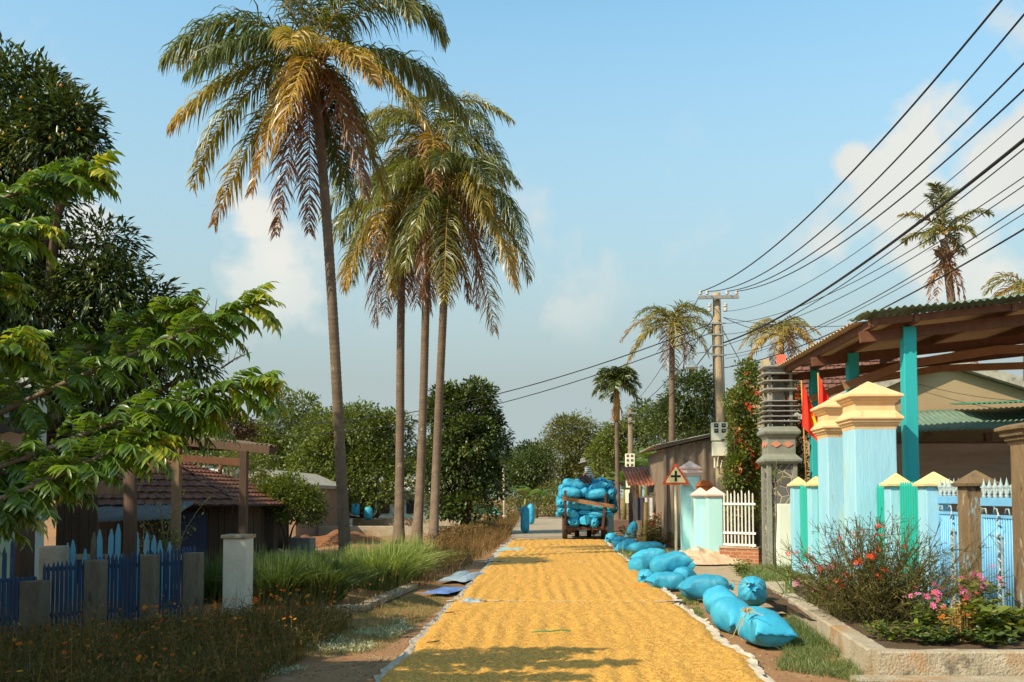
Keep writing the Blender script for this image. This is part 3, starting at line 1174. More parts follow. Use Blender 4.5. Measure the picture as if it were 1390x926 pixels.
def wheel(x, y, r, w, parent):
 mb = MB()
 n = 28
 prof = [(r * .55, -w / 2), (r * .9, -w / 2), (r, -w * .32), (r, w * .32), (r * .9, w / 2), (r * .55, w / 2)]
 vs = []
 for rr, xx in prof:
  for k in range(n):
   a = 2 * PI * k / n
   q = rr * (1 + (.03 if (k % 2 and rr >= r * .99) else 0))
   vs.append((x + xx, y + q * math.cos(a), r + q * math.sin(a)))
 m_ = len(prof)
 fs = [(i * n + k, i * n + (k + 1) % n, ((i + 1) % m_) * n + (k + 1) % n, ((i + 1) % m_) * n + k) for i in range(m_) for k in range(n)]
 mb.add(vs, fs)
 wo = mb.build('wheel', M_tyre, parent)
 m2 = MB()
 m2.tube([(x - w * .3, y, r), (x + w * .3, y, r)], r * .55, 20)
 m2.tube([(x - w * .5, y, r), (x + w * .5, y, r)], r * .16, 10)
 h_ = m2.build('rim', M_rust)
 h_.parent = wo
 h_.location = -wo.location - parent.location
 return wo


wheel(tx0 + .0, TY + .75, .40, .19, tr)
wheel(tx1 - .02, TY + .75, .40, .19, tr)
wheel(tx0 + .48, TY + 2.7, .33, .17, tr)
wheel(tx1 - .48, TY + 2.7, .33, .17, tr)
# small two wheel tractor pulling it, nearly hidden
tk = thing('farm_tractor', ((tx0 + tx1) / 2, TY + 4.9, 0), 'small farm tractor mostly hidden in front of the loaded trailer', 'tractor')
mb = MB()
cx = (tx0 + tx1) / 2
mb.box(cx - .28, cx + .28, TY + 4.5, TY + 5.7, .42, .95)
mb.frustum(cx, TY + 5.5, .95, 1.1, .26, .35, .2, .25)
mb.build('hood', mat('tractor_red', (.35, .04, .03), rough=.5), tk, bevel=.02)
mb = MB()
mb.tube([(cx, TY + 3.5, .5), (cx, TY + 4.5, .5)], .04, 8)
mb.build('drawbar', M_rust, tk)
wheel(cx - .5, TY + 4.9, .42, .2, tk)
wheel(cx + .5, TY + 4.9, .42, .2, tk)

LG = 'blue rice sacks loaded on the trailer'


def lsack(px, py, w_px, h_px, dy, kind, seed, label, tilt=0.0, back=.9, name='rice_sack'):
 """kind 'end': lies along the trailer and shows its end; 'side': lies across"""
 c = T(px, py, dy)
 sc_ = (TY + dy) / FPX
 w, h = w_px * sc_, h_px * sc_
 if kind == 'end':
  sack(c + Vector((0, back / 2 - .05, 0)), (back, w * 1.06, h * 1.06), E((R(tilt), 0, R(90))), ('tie', 'round'), seed, label, LG)
 elif kind == 'seamend':
  sack(c + Vector((0, back / 2 - .05, 0)), (back, w * 1.08, h * 1.08), E((R(tilt), 0, R(90))), ('seam', 'round'), seed, label, LG)
 else:
  sack(c + Vector((0, .25, 0)), (w, max(.42, h), h * 1.08), E((0, R(tilt), R(random.Random(seed).uniform(-7, 7)))), kind, seed, label, LG)


X = 'on the loaded trailer'
# bottom row
lsack(781, 709.5, 13, 13, -.1, 'end', 41, 'round dark blue sack end, left of three at the bottom of the load')
lsack(795, 706.5, 12.5, 19, -.16, 'seamend', 42, 'blue sack standing on its corner, middle of three at the bottom of the load', tilt=82)
lsack(806.5, 710.5, 14, 15.5, -.1, 'end', 43, 'round dark blue sack end, right of three at the bottom of the load')
# second row
lsack(777, 698, 22, 13, -.0, ('round', 'tie'), 44, 'blue sack just above the bottom left sack end, behind the left post', tilt=28)
lsack(795, 696, 19, 9, .05, ('seam', 'seam'), 45, 'small blue sack above the cornerwise sack in the load', tilt=3)
lsack(811, 699, 24, 12, -.02, ('round', 'seam'), 46, 'blue sack above the bottom right sack end, behind the right post', tilt=-9)
lsack(826, 698, 14, 9, .05, ('round', 'seam'), 47, 'pointed blue sack end sticking out right of the right post', tilt=12)
# third row
lsack(778, 685.5, 22, 13, .02, ('round', 'round'), 48, 'blue sack just under the left half of the cross board', tilt=12)
lsack(796, 688, 19, 9.5, 0, ('seam', 'tie'), 49, 'blue sack under the middle of the cross board', tilt=2)
lsack(813, 689, 22, 10, .02, ('round', 'round'), 50, 'blue sack under the right half of the cross board', tilt=-2)
lsack(829, 690, 13, 9, .1, ('round', 'tie'), 51, 'small blue sack under the right end of the cross board', tilt=4)
# left overhang
lsack(762, 683, 14, 14, .25, 'end', 52, 'blue sack bulging out left of the left post below the cross board')
lsack(763, 693, 13, 13, .3, 'end', 53, 'creased blue sack hanging over the trailer bed at the far left', tilt=20)
lsack(760, 698, 7, 13, .6, ('round', 'round'), 54, 'lowest blue sack corner drooping at the left of the load', tilt=80)
# fourth row (above board)
lsack(776, 669, 28, 14, .05, ('round', 'tie'), 55, 'large blue sack resting behind the left end of the cross board', tilt=7)
lsack(809, 671, 31, 14, -.02, ('tie', 'round'), 56, 'large blue sack lying right above the cross board, its neck to the left', tilt=-5)
lsack(830, 671, 13, 17, .35, 'end', 57, 'shaded blue sack at the right side of the load above the board')
lsack(764, 672, 13, 13, .4, 'end', 58, 'blue sack at the upper left side of the load')
lsack(793, 668, 14, 11, .25, ('round', 'round'), 59, 'blue sack wedged in the middle between the two large upper ones', tilt=-28)
# fifth row
lsack(779, 657.5, 31, 12, .3, ('round', 'round'), 60, 'long blue sack sloping down to the right at the top left of the load', tilt=13)
lsack(813, 661, 26, 12, .25, ('round', 'seam'), 61, 'long blue sack sloping up to the right below the rider', tilt=-17)
lsack(828, 663, 12, 14, .8, 'end', 62, 'shaded blue sack at the top right edge of the load')
lsack(785, 653.5, 12, 7, 1.0, ('seam', 'round'), 63, 'pointed blue sack showing just left of the rider')
lsack(805, 655, 13, 9, .9, ('round', 'round'), 64, 'small dark blue sack tucked under the rider on top of the load', tilt=-20)
lsack(817, 652, 12, 8, 1.1, 'end', 65, 'blue sack end highest on the load, right of the rider')
lsack(826, 656, 13, 8, 1.2, ('round', 'tie'), 66, 'blue sack behind the highest sack end at the right of the load')
lsack(833, 684, 10, 24, 1.0, 'end', 67, 'shaded blue sack bulging over the right side of the trailer', back=1.0)
# bulk further forward along the trailer (seen past the sides)
for i, (px, py, w, h, dy, lab) in enumerate([(766, 664, 16, 14, 1.3, 'blue sack further forward at the top left edge of the load'), (762, 680, 14, 16, 1.5, 'blue sack further forward at the left edge of the load'),
                                             (831, 668, 14, 16, 1.6, 'blue sack further forward at the top right edge of the load'), (833, 690, 12, 16, 1.8, 'blue sack further forward at the lower right edge of the load'),
                                             (790, 660, 20, 12, 1.9, 'blue sack at the top behind the rider\'s hip'), (812, 658, 20, 12, 2.0, 'blue sack on the front top of the load behind the small dark one'),
                                             (768, 694, 14, 14, 1.5, 'blue sack low on the left side of the load near the front'), (775, 662, 20, 14, 2.3, 'blue sack on the front left top of the load')]):
 lsack(px, py, w, h, dy, 'end', 70 + i, lab, back=1.1)
# hidden core of the load: more sacks in layers
for r_, (zz) in enumerate((.62, .98, 1.34, 1.68)):
 for j in range(4):
  for k in range(2):
   sack((tx0 + .26 + j * .36, TY + 1.0 + k * 1.15, zz), (1.1, .46, .42), E((0, 0, R(90))), ('round', 'round'), 90 + r_ * 9 + j * 2 + k,
                 'blue sack buried in the middle of the trailer load', 'sacks buried in the middle of the trailer load')

# ================================================================ the rider
HX = at(800.5, 651.5, TY + 1.0)
M_skin = mat('skin', (.28, .13, .07), (.24, .11, .06), rough=.6)
M_hat = mat('hat_cloth', (.78, .70, .52), (.68, .60, .44), scale=20, rough=.8)


def shirt_mat():
 m = new_mat('striped_shirt')
 nt = m.node_tree
 L = nt.links.new
 out = NN(nt, 'ShaderNodeOutputMaterial')
 b = NN(nt, 'ShaderNodeBsdfPrincipled')
 b.inputs['Roughness'].default_value = .8
 L(b.outputs[0], out.inputs[0])
 tc = NN(nt, 'ShaderNodeTexCoord')
 w = NN(nt, 'ShaderNodeTexWave', bands_direction='Z')
 w.inputs['Scale'].default_value = 4.2
 w.inputs['Distortion'].default_value = .4
 L(tc.outputs['Object'], w.inputs['Vector'])
 cr = NN(nt, 'ShaderNodeValToRGB')
 cr.color_ramp.elements[0].position = .25
 cr.color_ramp.elements[1].position = .45
 cr.color_ramp.elements[0].color = (.20, .26, .25, 1)
 cr.color_ramp.elements[1].color = (.68, .68, .60, 1)
 L(w.outputs['Fac'], cr.inputs[0])
 L(cr.outputs[0], b.inputs['Base Color'])
 return m


def skin_mesh(name, verts, edges, radii, m_, parent, root=0, sub=2):
 me = bpy.data.meshes.new(name)
 me.from_pydata([tuple(v) for v in verts], edges, [])
 o = bpy.data.objects.new(name, me)
 COL.objects.link(o)
 me.materials.append(m_)
 sk = o.modifiers.new('skin', 'SKIN')
 sk.use_smooth_shade = True
 lay = me.skin_vertices[0] if len(me.skin_vertices) else None
 if lay is None:
  bpy.context.view_layer.objects.active = o
  bpy.ops.mesh.customdata_skin_add() if hasattr(bpy.ops.mesh, 'customdata_skin_add') else None
  lay = me.skin_vertices[0]
 for i, r in enumerate(radii):
  lay.data[i].radius = (r, r) if isinstance(r, (int, float)) else r
  lay.data[i].use_root = (i == root)
 ss = o.modifiers.new('sub', 'SUBSURF')
 ss.levels = ss.render_levels = sub
 if parent is not None:
  o.parent = parent
 return o


def rider():
 r = thing('person', HX, 'person in white sun hat, striped shirt and dark trousers seated atop the trailer load', 'person')
 # local coordinates: hip at origin; figure faces -X, back to +X; y = towards / away from the camera
 pel, wst, cst, nck = (0, 0, .06), (-.02, 0, .20), (-.08, 0, .37), (-.15, 0, .50)
 hb, ht = (-.20, 0, .56), (-.235, 0, .68)
 V, Ed, Rd = [], [], []

 def chain(pts, rads, start=None):
  prev = start
  for p, q in zip(pts, rads):
   V.append(p)
   Rd.append(q)
   if prev is not None:
    Ed.append((prev, len(V) - 1))
   prev = len(V) - 1
  return prev
 chain([pel, wst, cst, nck, hb, (-.225, 0, .63), ht], [.12, .11, .12, .05, .055, .085, .06])
 for sy in (-1, 1):
  chain([(-.10, sy * .15, .42), (-.10, sy * .19, .36), (-.15, sy * .21, .20), (-.30, sy * .13, .10), (-.37, sy * .09, .09)], [.055, .05, .042, .034, .03], 2)
  hi = chain([(-.03, sy * .09, .03), (-.30, sy * .13, .10), (-.36, sy * .13, .07)], [.085, .07, .06], 0)
  chain([(-.26 + .1, sy * .14 - .04, -.08), (-.10, sy * .13 - .05, -.14), (-.22, sy * .13 - .06, -.16)], [.05, .038, .03], hi)
  # five fingers on each hand, resting on the knee
  for k in range(5):
   pass
 b = skin_mesh('body', V, Ed, Rd, M_skin, r)
 fm = MB()
 for sy in (-1, 1):
  for k in range(5):
   y = sy * .09 + (k - 2) * .014
   l_ = (.045, .07, .078, .072, .055)[k]
   p0 = Vector((-.375, y, .088))
   if k == 0:
    p0 = Vector((-.36, sy * .09 - .035 * sy, .085))
   fm.tube([p0, p0 + Vector((-l_ * .5, (k - 2) * .003, .004)), p0 + Vector((-l_ * .85, (k - 2) * .005, -.018)), p0 + Vector((-l_, (k - 2) * .005, -.035))], [.0085, .008, .007, .004], 6)
 fo = fm.build('fingers', M_skin, smooth=True)
 fo.parent = r
 # face details
 fm = MB()
 fm.tube([(-.295, 0, .645), (-.325, 0, .62), (-.30, 0, .607)], [.010, .016, .010], 6)
 fm.tube([(-.225, -.083, .65), (-.22, -.095, .635), (-.225, -.083, .61)], [.01, .018, .008], 6)
 fm.tube([(-.225, .083, .65), (-.22, .095, .635), (-.225, .083, .61)], [.01, .018, .008], 6)
 f1 = fm.build('nose_and_ears', M_skin, smooth=True)
 f1.parent = r
 fm = MB()
 for sy in (-1, 1):
  fm.lathe([(0, .012), (.01, .006), (.012, 0), (.01, -.006), (0, -.012)], (-.298, sy * .032, .645), 8)
 fm.tube([(-.30, -.02, .588), (-.306, 0, .586), (-.30, .02, .588)], .005, 5)
 f2 = fm.build('eyes_and_mouth', mat('face_dark', (.05, .02, .02)))
 f2.parent = r
 # clothes
 V2, E2, R2 = [], [], []
 V, Ed, Rd = V2, E2, R2

 def ch2(pts, rads, start=None):
  prev = start
  for p, q in zip(pts, rads):
   V2.append(p)
   R2.append(q)
   if prev is not None:
    E2.append((prev, len(V2) - 1))
   prev = len(V2) - 1
  return prev
 ch2([(.01, 0, .02), wst, (-.07, 0, .36), (-.125, 0, .455)], [(.15, .15), (.15, .14), (.16, .145), .085])
 for sy in (-1, 1):
  ch2([(-.095, sy * .16, .41), (-.11, sy * .195, .33), (-.14, sy * .205, .22)], [.085, .075, .062], 2)
 skin_mesh('shirt', V2, E2, R2, shirt_mat(), r, 1)
 V2, E2, R2 = [], [], []
 V2.append((0, 0, .0))
 R2.append(.145)
 for sy in (-1, 1):
  ch2([(-.05, sy * .10, .01), (-.28, sy * .135, .095), (-.37, sy * .135, .07), (-.2, sy * .14 - .04, -.05), (-.12, sy * .13 - .05, -.10)], [.11, .09, .085, .068, .055], 0)
 skin_mesh('trousers', V2, E2, R2, mat('dark_trousers', (.075, .05, .05), (.055, .04, .04)), r)
 mb = MB()
 prof = [(0, .125), (.04, .124), (.075, .11), (.095, .07), (.10, .02), (.105, .0), (.15, -.012), (.20, -.035), (.198, -.041), (.15, -.02), (.10, -.008)]
 Mh = Matrix.Translation((-.235, 0, .675)) @ Matrix.Rotation(R(-14), 4, 'Y')
 mb.lathe(prof, (0, 0, 0), 28)
 mb.v = [tuple(Mh @ Vector(p)) for p in mb.v]
 h = mb.build('hat', M_hat, smooth=True)
 h.parent = r
 return r


rider()
# ================================================================ RIGHT SIDE: fence line, gate pillars, sheds
FX = 4.75      # the fence line runs along the road at this X
M_lblue = mat('pale_blue_paint', (.26, .54, .70), (.35, .63, .75), scale=2.6, rough=.78, bump=.35, bscale=24, stretch=(1, 1, .22), spots=[((.48, .64, .52), 1.3, .55), ((.36, .44, .38), 5, .61), ((.20, .24, .22), 11, .66)])
M_cream = mat('cream_cap_paint', (.80, .54, .29), (.74, .46, .22), scale=5, rough=.75, bump=.2, spots=[((.52, .28, .13), 6, .60), ((.25, .17, .10), 14, .66)])
M_yel = mat('pale_yellow_cap', (.80, .66, .34), (.72, .54, .24), scale=6, rough=.75, bump=.3, spots=[((.40, .24, .12), 6, .58), ((.20, .14, .09), 13, .64)])
M_teal = mat('teal_paint', (.018, .46, .36), (.025, .38, .31), scale=2.5, rough=.55, stretch=(1, 1, .25), spots=((.05, .25, .20), 9, .70))
M_turq = mat('turquoise_post_paint', (.02, .42, .43), (.03, .36, .38), scale=4, rough=.6, bump=.15, stretch=(1, 1, .3))
M_gblue = mat('gate_blue_paint', (.15, .42, .70), (.21, .49, .74), scale=6, rough=.5, spots=((.50, .55, .50), 9, .66))
M_gwhite = mat('chipped_ornament', (.42, .50, .50), (.25, .38, .44), scale=18, rough=.7, spots=((.30, .16, .08), 14, .58))
M_brown = mat('stained_pillar', (.15, .10, .055), (.25, .17, .09), scale=3, rough=.9, bump=.8, bscale=30, stretch=(1, 1, .35), spots=[((.30, .50, .58), 5, .57), ((.06, .04, .025), 4, .54), ((.42, .34, .24), 9, .62)])
M_stain = mat('stained_cap', (.13, .09, .055), (.22, .15, .075), scale=7, rough=.9, bump=.8)


def yof(px, X=FX):
 """distance at which the line X meets pixel column px"""
 d = px_dir(px, 675)
 return X / (d.x / d.y)


def moulded(mb, cx, cy, prof, depth_ratio=1.0):
 """square moulding: prof = [(half width, z)]"""
 vs, fs = [], []
 for a, z in prof:
  b = a * depth_ratio
  vs += [(cx - a, cy - b, z), (cx + a, cy - b, z), (cx + a, cy + b, z), (cx - a, cy + b, z)]
 n = len(prof)
 for i in range(n - 1):
  for k in range(4):
   fs.append((i * 4 + k, i * 4 + (k + 1) % 4, (i + 1) * 4 + (k + 1) % 4, (i + 1) * 4 + k))
 fs.append((3, 2, 1, 0))
 fs.append(tuple((n - 1) * 4 + k for k in range(4)))
 mb.add(vs, fs)


def pillar(name, cx, cy, hw, z_sh, prof, m_sh, m_cap, label, group=None, hd=None, base=0.0):
 t = thing(name, (cx, cy, base), label, 'pillar', group)
 mb = MB()
 d = hd or hw
 mb.box(cx - hw, cx + hw, cy - d, cy + d, base - .1, z_sh)
 mb.build('shaft', m_sh, t, bevel=.012)
 mb = MB()
 moulded(mb, cx, cy, prof, d / hw)
 mb.build('cap', m_cap, t, bevel=.004)
 return t


# two big gate pillars
y1 = yof(1181)
y2 = yof(1143)


def big_cap(z0, s=1.0):
 return [(.305 * s, z0 - .02), (.315 * s, z0 + .03), (.335 * s, z0 + .05), (.34 * s, z0 + .075), (.365 * s, z0 + .085), (.37 * s, z0 + .12), (.395 * s, z0 + .13), (.395 * s, z0 + .155),
   (.30 * s, z0 + .26), (.295 * s, z0 + .36), (.33 * s, z0 + .385), (.335 * s, z0 + .41), (.36 * s, z0 + .42), (.365 * s, z0 + .45), (.395 * s, z0 + .46), (.395 * s, z0 + .49), (.01, z0 + .72)]


zs = at(1181, 581, y1 - .3).z
pillar('gate_pillar', FX, y1, .305, zs, big_cap(zs), M_lblue, M_cream, 'nearer of the two tall pale blue gate pillars with stepped orange cream caps', 'tall gate pillars')
zs2 = at(1143, 592, y2 - .3).z
pillar('gate_pillar', FX, y2, .305, zs2, big_cap(zs2), M_lblue, M_cream, 'farther tall pale blue gate pillar, half hidden behind the nearer one', 'tall gate pillars')

small = [(1084, .13, M_lblue, M_yel, 'small pale blue fence pillar next to the stone pillar, under the flags', 779),
         (1108, .13, M_lblue, M_yel, 'small pale blue fence pillar between the two teal boards, just left of the tall pillars', 779),
         (1217, .13, M_lblue, M_yel, 'small pale blue fence pillar with yellow cap right of the tall gate pillars', 779),
         (1268, .15, M_lblue, M_yel, 'small pale blue fence pillar with yellow cap between the teal slats and the blue gate', 779),
         (1325, .15, M_brown, M_stain, 'brown weather-stained fence pillar between the two blue gate panels', 779)]
ply = []
for px, hw, ms, mc, lab, _ in small:
 cy = yof(px)
 ply.append(cy)
 z0 = at(px, 660, cy - hw).z
 prof = [(hw, z0 - .005), (hw + .045, z0), (hw + .05, z0 + .035), (hw + .03, z0 + .045), (.01, z0 + .18)]
 pillar('fence_pillar', FX, cy, hw, z0, prof, ms, mc, lab, 'small fence pillars with pointed caps', base=.12)
# big brown pillar at the picture's right edge
cy = yof(1400)
zt = at(1400, 600, cy).z
cyE = cy
pillar('stained_gate_pillar', FX + .05, cy, .17, zt, [(.17, zt - .03), (.19, zt), (.21, zt + .02), (.21, zt + .05), (.24, zt + .06), (.245, zt + .10), (.28, zt + .12), (.28, zt + .15), (.2, zt + .18)],
       M_brown, M_stain, 'tall brown stained pillar with stepped top at the right edge', base=.12)


def slat_fence(ya, yb, label, zb=.3, zt=1.62, m_=None, solid=False):
 t = thing('teal_fence', (FX, (ya + yb) / 2, zb), label, 'fence', 'teal fence panels')
 mb = MB()
 n = max(3, int((yb - ya) / .085))
 for i in range(n):
  y = ya + (i + .5) * (yb - ya) / n
  w = (yb - ya) / n * (.5 if solid else .31)
  mb.box(FX - .012, FX + .012, y - w, y + w, zb, zt - .03)
  mb.frustum(FX, y, zt - .03, zt + .03, .012, w, .004, .006)
 mb.build('slats', m_ or M_teal, t)
 mb = MB()
 for z in (zb + .12, (zb + zt) / 2, zt - .14):
  mb.box(FX + .013, FX + .04, ya, yb, z - .03, z + .03)
 mb.build('rails', m_ or M_teal, t)


slat_fence(ply[0] - 1.15, ply[0] - .14, 'teal board panel between the two small pillars under the flags', zt=1.70, solid=True)
slat_fence(y2 + .32, ply[1] - .14, 'teal board panel just left of the tall gate pillars', zt=1.70, solid=True)
slat_fence(ply[2] + .14, y1 - .32, 'teal slat panel just right of the tall gate pillars', zt=1.66)
slat_fence(ply[3] + .16, ply[2] - .14, 'teal slat panel between the two yellow capped pillars on the right', zt=1.68)
mb = MB()
mb.box(FX - .08, FX + .08, ply[1] + .14, ply[0] - .14, 0, .3)
mb.box(FX - .08, FX + .08, ply[3] + .16, y1 - .31, 0, .3)
mb.box(FX - .08, FX + .08, cyE + .18, ply[3] - .16, 0, .20)
mb.build('low_wall', M_lblue, label='low pale plinth wall under the fence panels', cat='wall')


def blue_gate(ya, yb, label, seed):
 t = thing('metal_gate', (FX, (ya + yb) / 2, .22), label, 'gate', 'pale blue metal gate leaves')
 zb, zt = .24, at(1352, 654, (ya + yb) / 2).z
 zr = zt - .24
 mb = MB()
 n = int((yb - ya) / .062)
 for i in range(n):
  y = ya + .03 + (i + .5) * (yb - ya - .06) / n
  mb.tube([(FX, y, zb + .04), (FX, y, zr - .12)], .013, 6)
 mb.build('bars', M_gblue, t, smooth=True)
 mb = MB()
 mb.box(FX - .022, FX + .022, ya, yb, zr - .02, zr + .07)
 mb.box(FX - .018, FX + .018, ya, yb, zr - .15, zr - .115)
 mb.box(FX - .022, FX + .022, ya, yb, zb, zb + .05)
 mb.box(FX - .02, FX + .02, ya, ya + .035, zb + .05, zr - .15)
 mb.box(FX - .02, FX + .02, yb - .035, yb, zb + .05, zr - .15)
 mb.build('frame', M_gblue, t, bevel=.004)
 k = int((yb - ya) / .13)
 for i in range(k):
  mb = MB()
  y = ya + .06 + i * (yb - ya - .12) / (k - 1)
  mb.lathe([(.02, 0), (.03, .02), (.012, .04), (.035, .085), (.03, .10), (.045, .115), (.02, .135), (.014, .16), (.001, .215)], (FX, y, zr + .07), 8)
  # curled leaves either side
  for s_ in (-1, 1):
   mb.tube([(FX, y, zr + .08), (FX, y + s_ * .04, zr + .12), (FX, y + s_ * .05, zr + .16), (FX, y + s_ * .028, zr + .17)], [.008, .009, .008, .005], 5)
  if i % 2 == 0:
   mb.tube([(FX, y - .05, zr - .11), (FX, y - .03, zr - .05), (FX, y + .03, zr - .05), (FX, y + .06, zr - .10)], .009, 5)
  mb.build('spearhead', M_gwhite, t, smooth=True)
 mb = MB()
 ym = (ya + yb) / 2
 mb.box(FX - .035, FX - .015, ym - .05, ym - .035, zb + .1, zr - .35)
 mb.box(FX - .035, FX - .015, ym + .035, ym + .05, zb + .1, zr - .35)
 mb.box(FX - .035, FX - .015, ym - .07, ym + .07, zr - .35, zr - .33)
 for i in range(5):
  z = zb + .2 + i * .19
  mb.tube([(FX - .03, ym - .03, z), (FX - .04, ym + .03, z + .04), (FX - .04, ym - .02, z + .10), (FX - .03, ym + .02, z + .14)], [.008, .014, .014, .006], 5)
 mb.build('ornament', M_gwhite, t, smooth=False)


blue_gate(ply[4] + .15, ply[3] - .16, 'pale blue metal gate leaf behind the wiry bush, left of the brown pillar', 1)
blue_gate(cyE + .19, ply[4] - .15, 'pale blue metal gate leaf right of the brown pillar, with white spearheads', 2)

# ---------------------------------------------------------------- open shed on turquoise posts
M_beam = mat('shed_timber', (.17, .075, .04), (.11, .048, .028), scale=3, rough=.75, bump=.3, stretch=(3, 3, 3))
M_rafter = mat('pale_rafter', (.34, .19, .10), (.25, .13, .07), scale=4, rough=.8)
M_roofg = mat('green_roof_metal', (.17, .25, .19), (.12, .19, .15), scale=3, rough=.55, spots=((.30, .28, .22), 3, .62))
M_under = mat('fibre_cement_sheet', (.46, .36, .25), (.36, .27, .18), scale=2, rough=.85, spots=((.22, .15, .10), 3, .62))
sh = thing('open_shed', (6.5, 18, 0), 'open shed with turquoise posts and a corrugated roof behind the fence', 'shed')
PX = 5.6
posts = [yof(1237, PX), yof(1160, PX), yof(1108, PX)]
tops = [at(1236, 428, posts[0]).z, at(1160, 466, posts[1]).z, at(1108, 498, posts[2]).z]
SL = .105


def rz_(x, y):
 """underside of the shed roof"""
 t = (y - posts[0]) / (posts[2] - posts[0])
 return 4.26 + (x - 4.8) * SL + t * .02


for y, hw in zip(posts, (.10, .10, .10)):
 for xx in (PX, 11.2):
  mb = MB()
  mb.box(xx - hw, xx + hw, y - hw, y + hw, -.05, rz_(xx, y) - .17)
  mb.build('post', M_turq, sh, bevel=.012)
for y in posts:
 mb = MB()
 mb.beam((4.85, y, rz_(4.85, y) - .25), (11.6, y, rz_(11.6, y) - .25), .09, .17)
 mb.build('tie_beam', M_beam, sh, bevel=.006)
for y in (posts[1], posts[2]):
 mb = MB()
 pts = [(PX - .2, y - .13, 3.55), (PX + .9, y - .13, 3.95), (PX + 2.6, y - .13, 4.22), (PX + 5.4, y - .13, 4.3)]
 for a, b in zip(pts[:-1], pts[1:]):
  mb.beam(a, b, .07, .15)
 mb.build('curved_brace', M_rafter, sh, bevel=.006)
yn, yf = posts[0] - .42, posts[2] + .3
for x in (4.98, PX + .02, 7.1, 8.7, 10.3):
 mb = MB()
 mb.beam((x, yn + .05, rz_(x, yn) - .085), (x, yf - .05, rz_(x, yf) - .085), .08, .13)
 mb.build('purlin', M_beam, sh, bevel=.006)
mb = MB()
mb.beam((4.9, yn + .12, rz_(4.9, yn) - .07), (11.6, yn + .12, rz_(11.6, yn) - .07), .06, .11)
mb.build('fascia', M_beam, sh, bevel=.006)


def corrugated(mb, p00, px_, py_, nx, ny, amp, waves, thick=.006, wob=0.0, seed=0):
 """sheet from p00 spanning px_ (across the corrugations) and py_ (along them)"""
 p00, px_, py_ = Vector(p00), Vector(px_), Vector(py_)
 nn = px_.cross(py_).normalized()
 vs, fs = [], []
 for l in (0, 1):
  for j in range(ny + 1):
   for i in range(nx + 1):
    u, v = i / nx, j / ny
    h = amp * math.sin(2 * PI * waves * u) + (wob * nz3(u * 6, v * 5, seed) if wob else 0) - l * thick
    vs.append(p00 + px_ * u + py_ * v + nn * h)
 n = nx + 1
 q = n * (ny + 1)
 for j in range(ny):
  for i in range(nx):
   a = j * n + i
   fs.append((a, a + 1, a + n + 1, a + n))
   fs.append((q + a, q + a + n, q + a + n + 1, q + a + 1))
 for i in range(nx):
  fs.append((i, q + i, q + i + 1, i + 1))
  a = ny * n + i
  fs.append((a, a + 1, q + a + 1, q + a))
 for j in range(ny):
  a = j * n
  fs.append((a, a + n, q + a + n, q + a))
  a = j * n + nx
  fs.append((a, q + a, q + a + n, a + n))
 mb.add(vs, fs)


mb = MB()
x0 = 4.78
L_ = yf - yn
corrugated(mb, (x0, yn + .6, rz_(x0, 16) + .02), (0, L_ - .6, 0), (7.0, 0, 7.0 * SL), 260, 4, .018, 30)
mb.build('roof', M_under, sh, smooth=True)
mb = MB()
corrugated(mb, (x0 + .0, yn - .12, rz_(x0, 16) + .065), (7.0, 0, 7.0 * SL), (0, .95, .03), 420, 6, .019, 62, wob=.06, seed=3)
mb.build('green_roof_sheet', M_roofg, sh, smooth=True)

# ---------------------------------------------------------------- beige gabled hall behind
M_beige = mat('beige_render', (.42, .32, .19), (.36, .27, .155), scale=1.2, rough=.9, bump=.3, bscale=20, spots=((.30, .22, .13), 1.6, .58))
M_verge = mat('grey_verge', (.48, .45, .38), (.30, .28, .24), scale=6, rough=.9, spots=((.14, .12, .10), 6, .58))
gh = thing('gabled_hall', (9.5, 24.5, 0), 'beige rendered hall with a low gable behind the open shed', 'building')
GY = 24.2
ap = at(1275, 492, GY)
lf = at(1105, 566, GY)
rt = Vector((ap.x + (ap.x - lf.x) * 1.35, GY, ap.z - (ap.z - lf.z) * 1.0))
mb = MB()
mb.poly_prism([(lf.x, GY, -.1), (rt.x, GY, -.1), (rt.x, GY, rt.z - .06), (ap.x, GY, ap.z - .06), (lf.x, GY, lf.z - .06)], (0, 9, 0))
mb.build('wall', M_beige, gh)
mb = MB()
for e in (lf, rt):
 d = (e - ap) * 1.06
 mb.poly_prism([ap, ap + d, ap + d + Vector((0, 0, .22)), ap + Vector((0, 0, .22))], (0, 9.4, 0))
mb.v = [(p[0], p[1] - .28, p[2] - .04) for p in mb.v]
mb.build('roof', M_verge, gh)
# lean-to with green corrugated roof and wall strip, brown tarp curtain under it
ln = thing('lean_to', (8.5, 21.9, 0), 'lean-to with grey green corrugated roof and a brown tarpaulin curtain', 'lean-to')
a = at(1205, 568, 22.6)
b = at(1205, 585, 21.6)
z1_, z0_ = at(1330, 556, 23.9).z, at(1330, 583, 22.2).z
mb = MB()
corrugated(mb, (6.3, 22.2, z0_ - .10), (6.5, 0, .22), (0, 1.75, z1_ - z0_), 300, 6, .016, 50, wob=.03, seed=8)
mb.build('roof', M_roofg, ln, smooth=True)
mb = MB()
corrugated(mb, (at(1310, 550, 23).x, 22.6, z1_ + .02), (3.0, 0, .1), (0, 1.3, .12), 140, 4, .016, 26, seed=2)
mb.build('green_patch_sheet', mat('bright_green_sheet', (.03, .25, .16), (.04, .20, .13), scale=5, rough=.5), ln, smooth=True)
mb = MB()
mb.box(6.4, 12.8, 22.35, 22.43, at(1300, 599, 22.4).z - .07, at(1300, 599, 22.4).z)
mb.build('lintel', M_beam, ln)
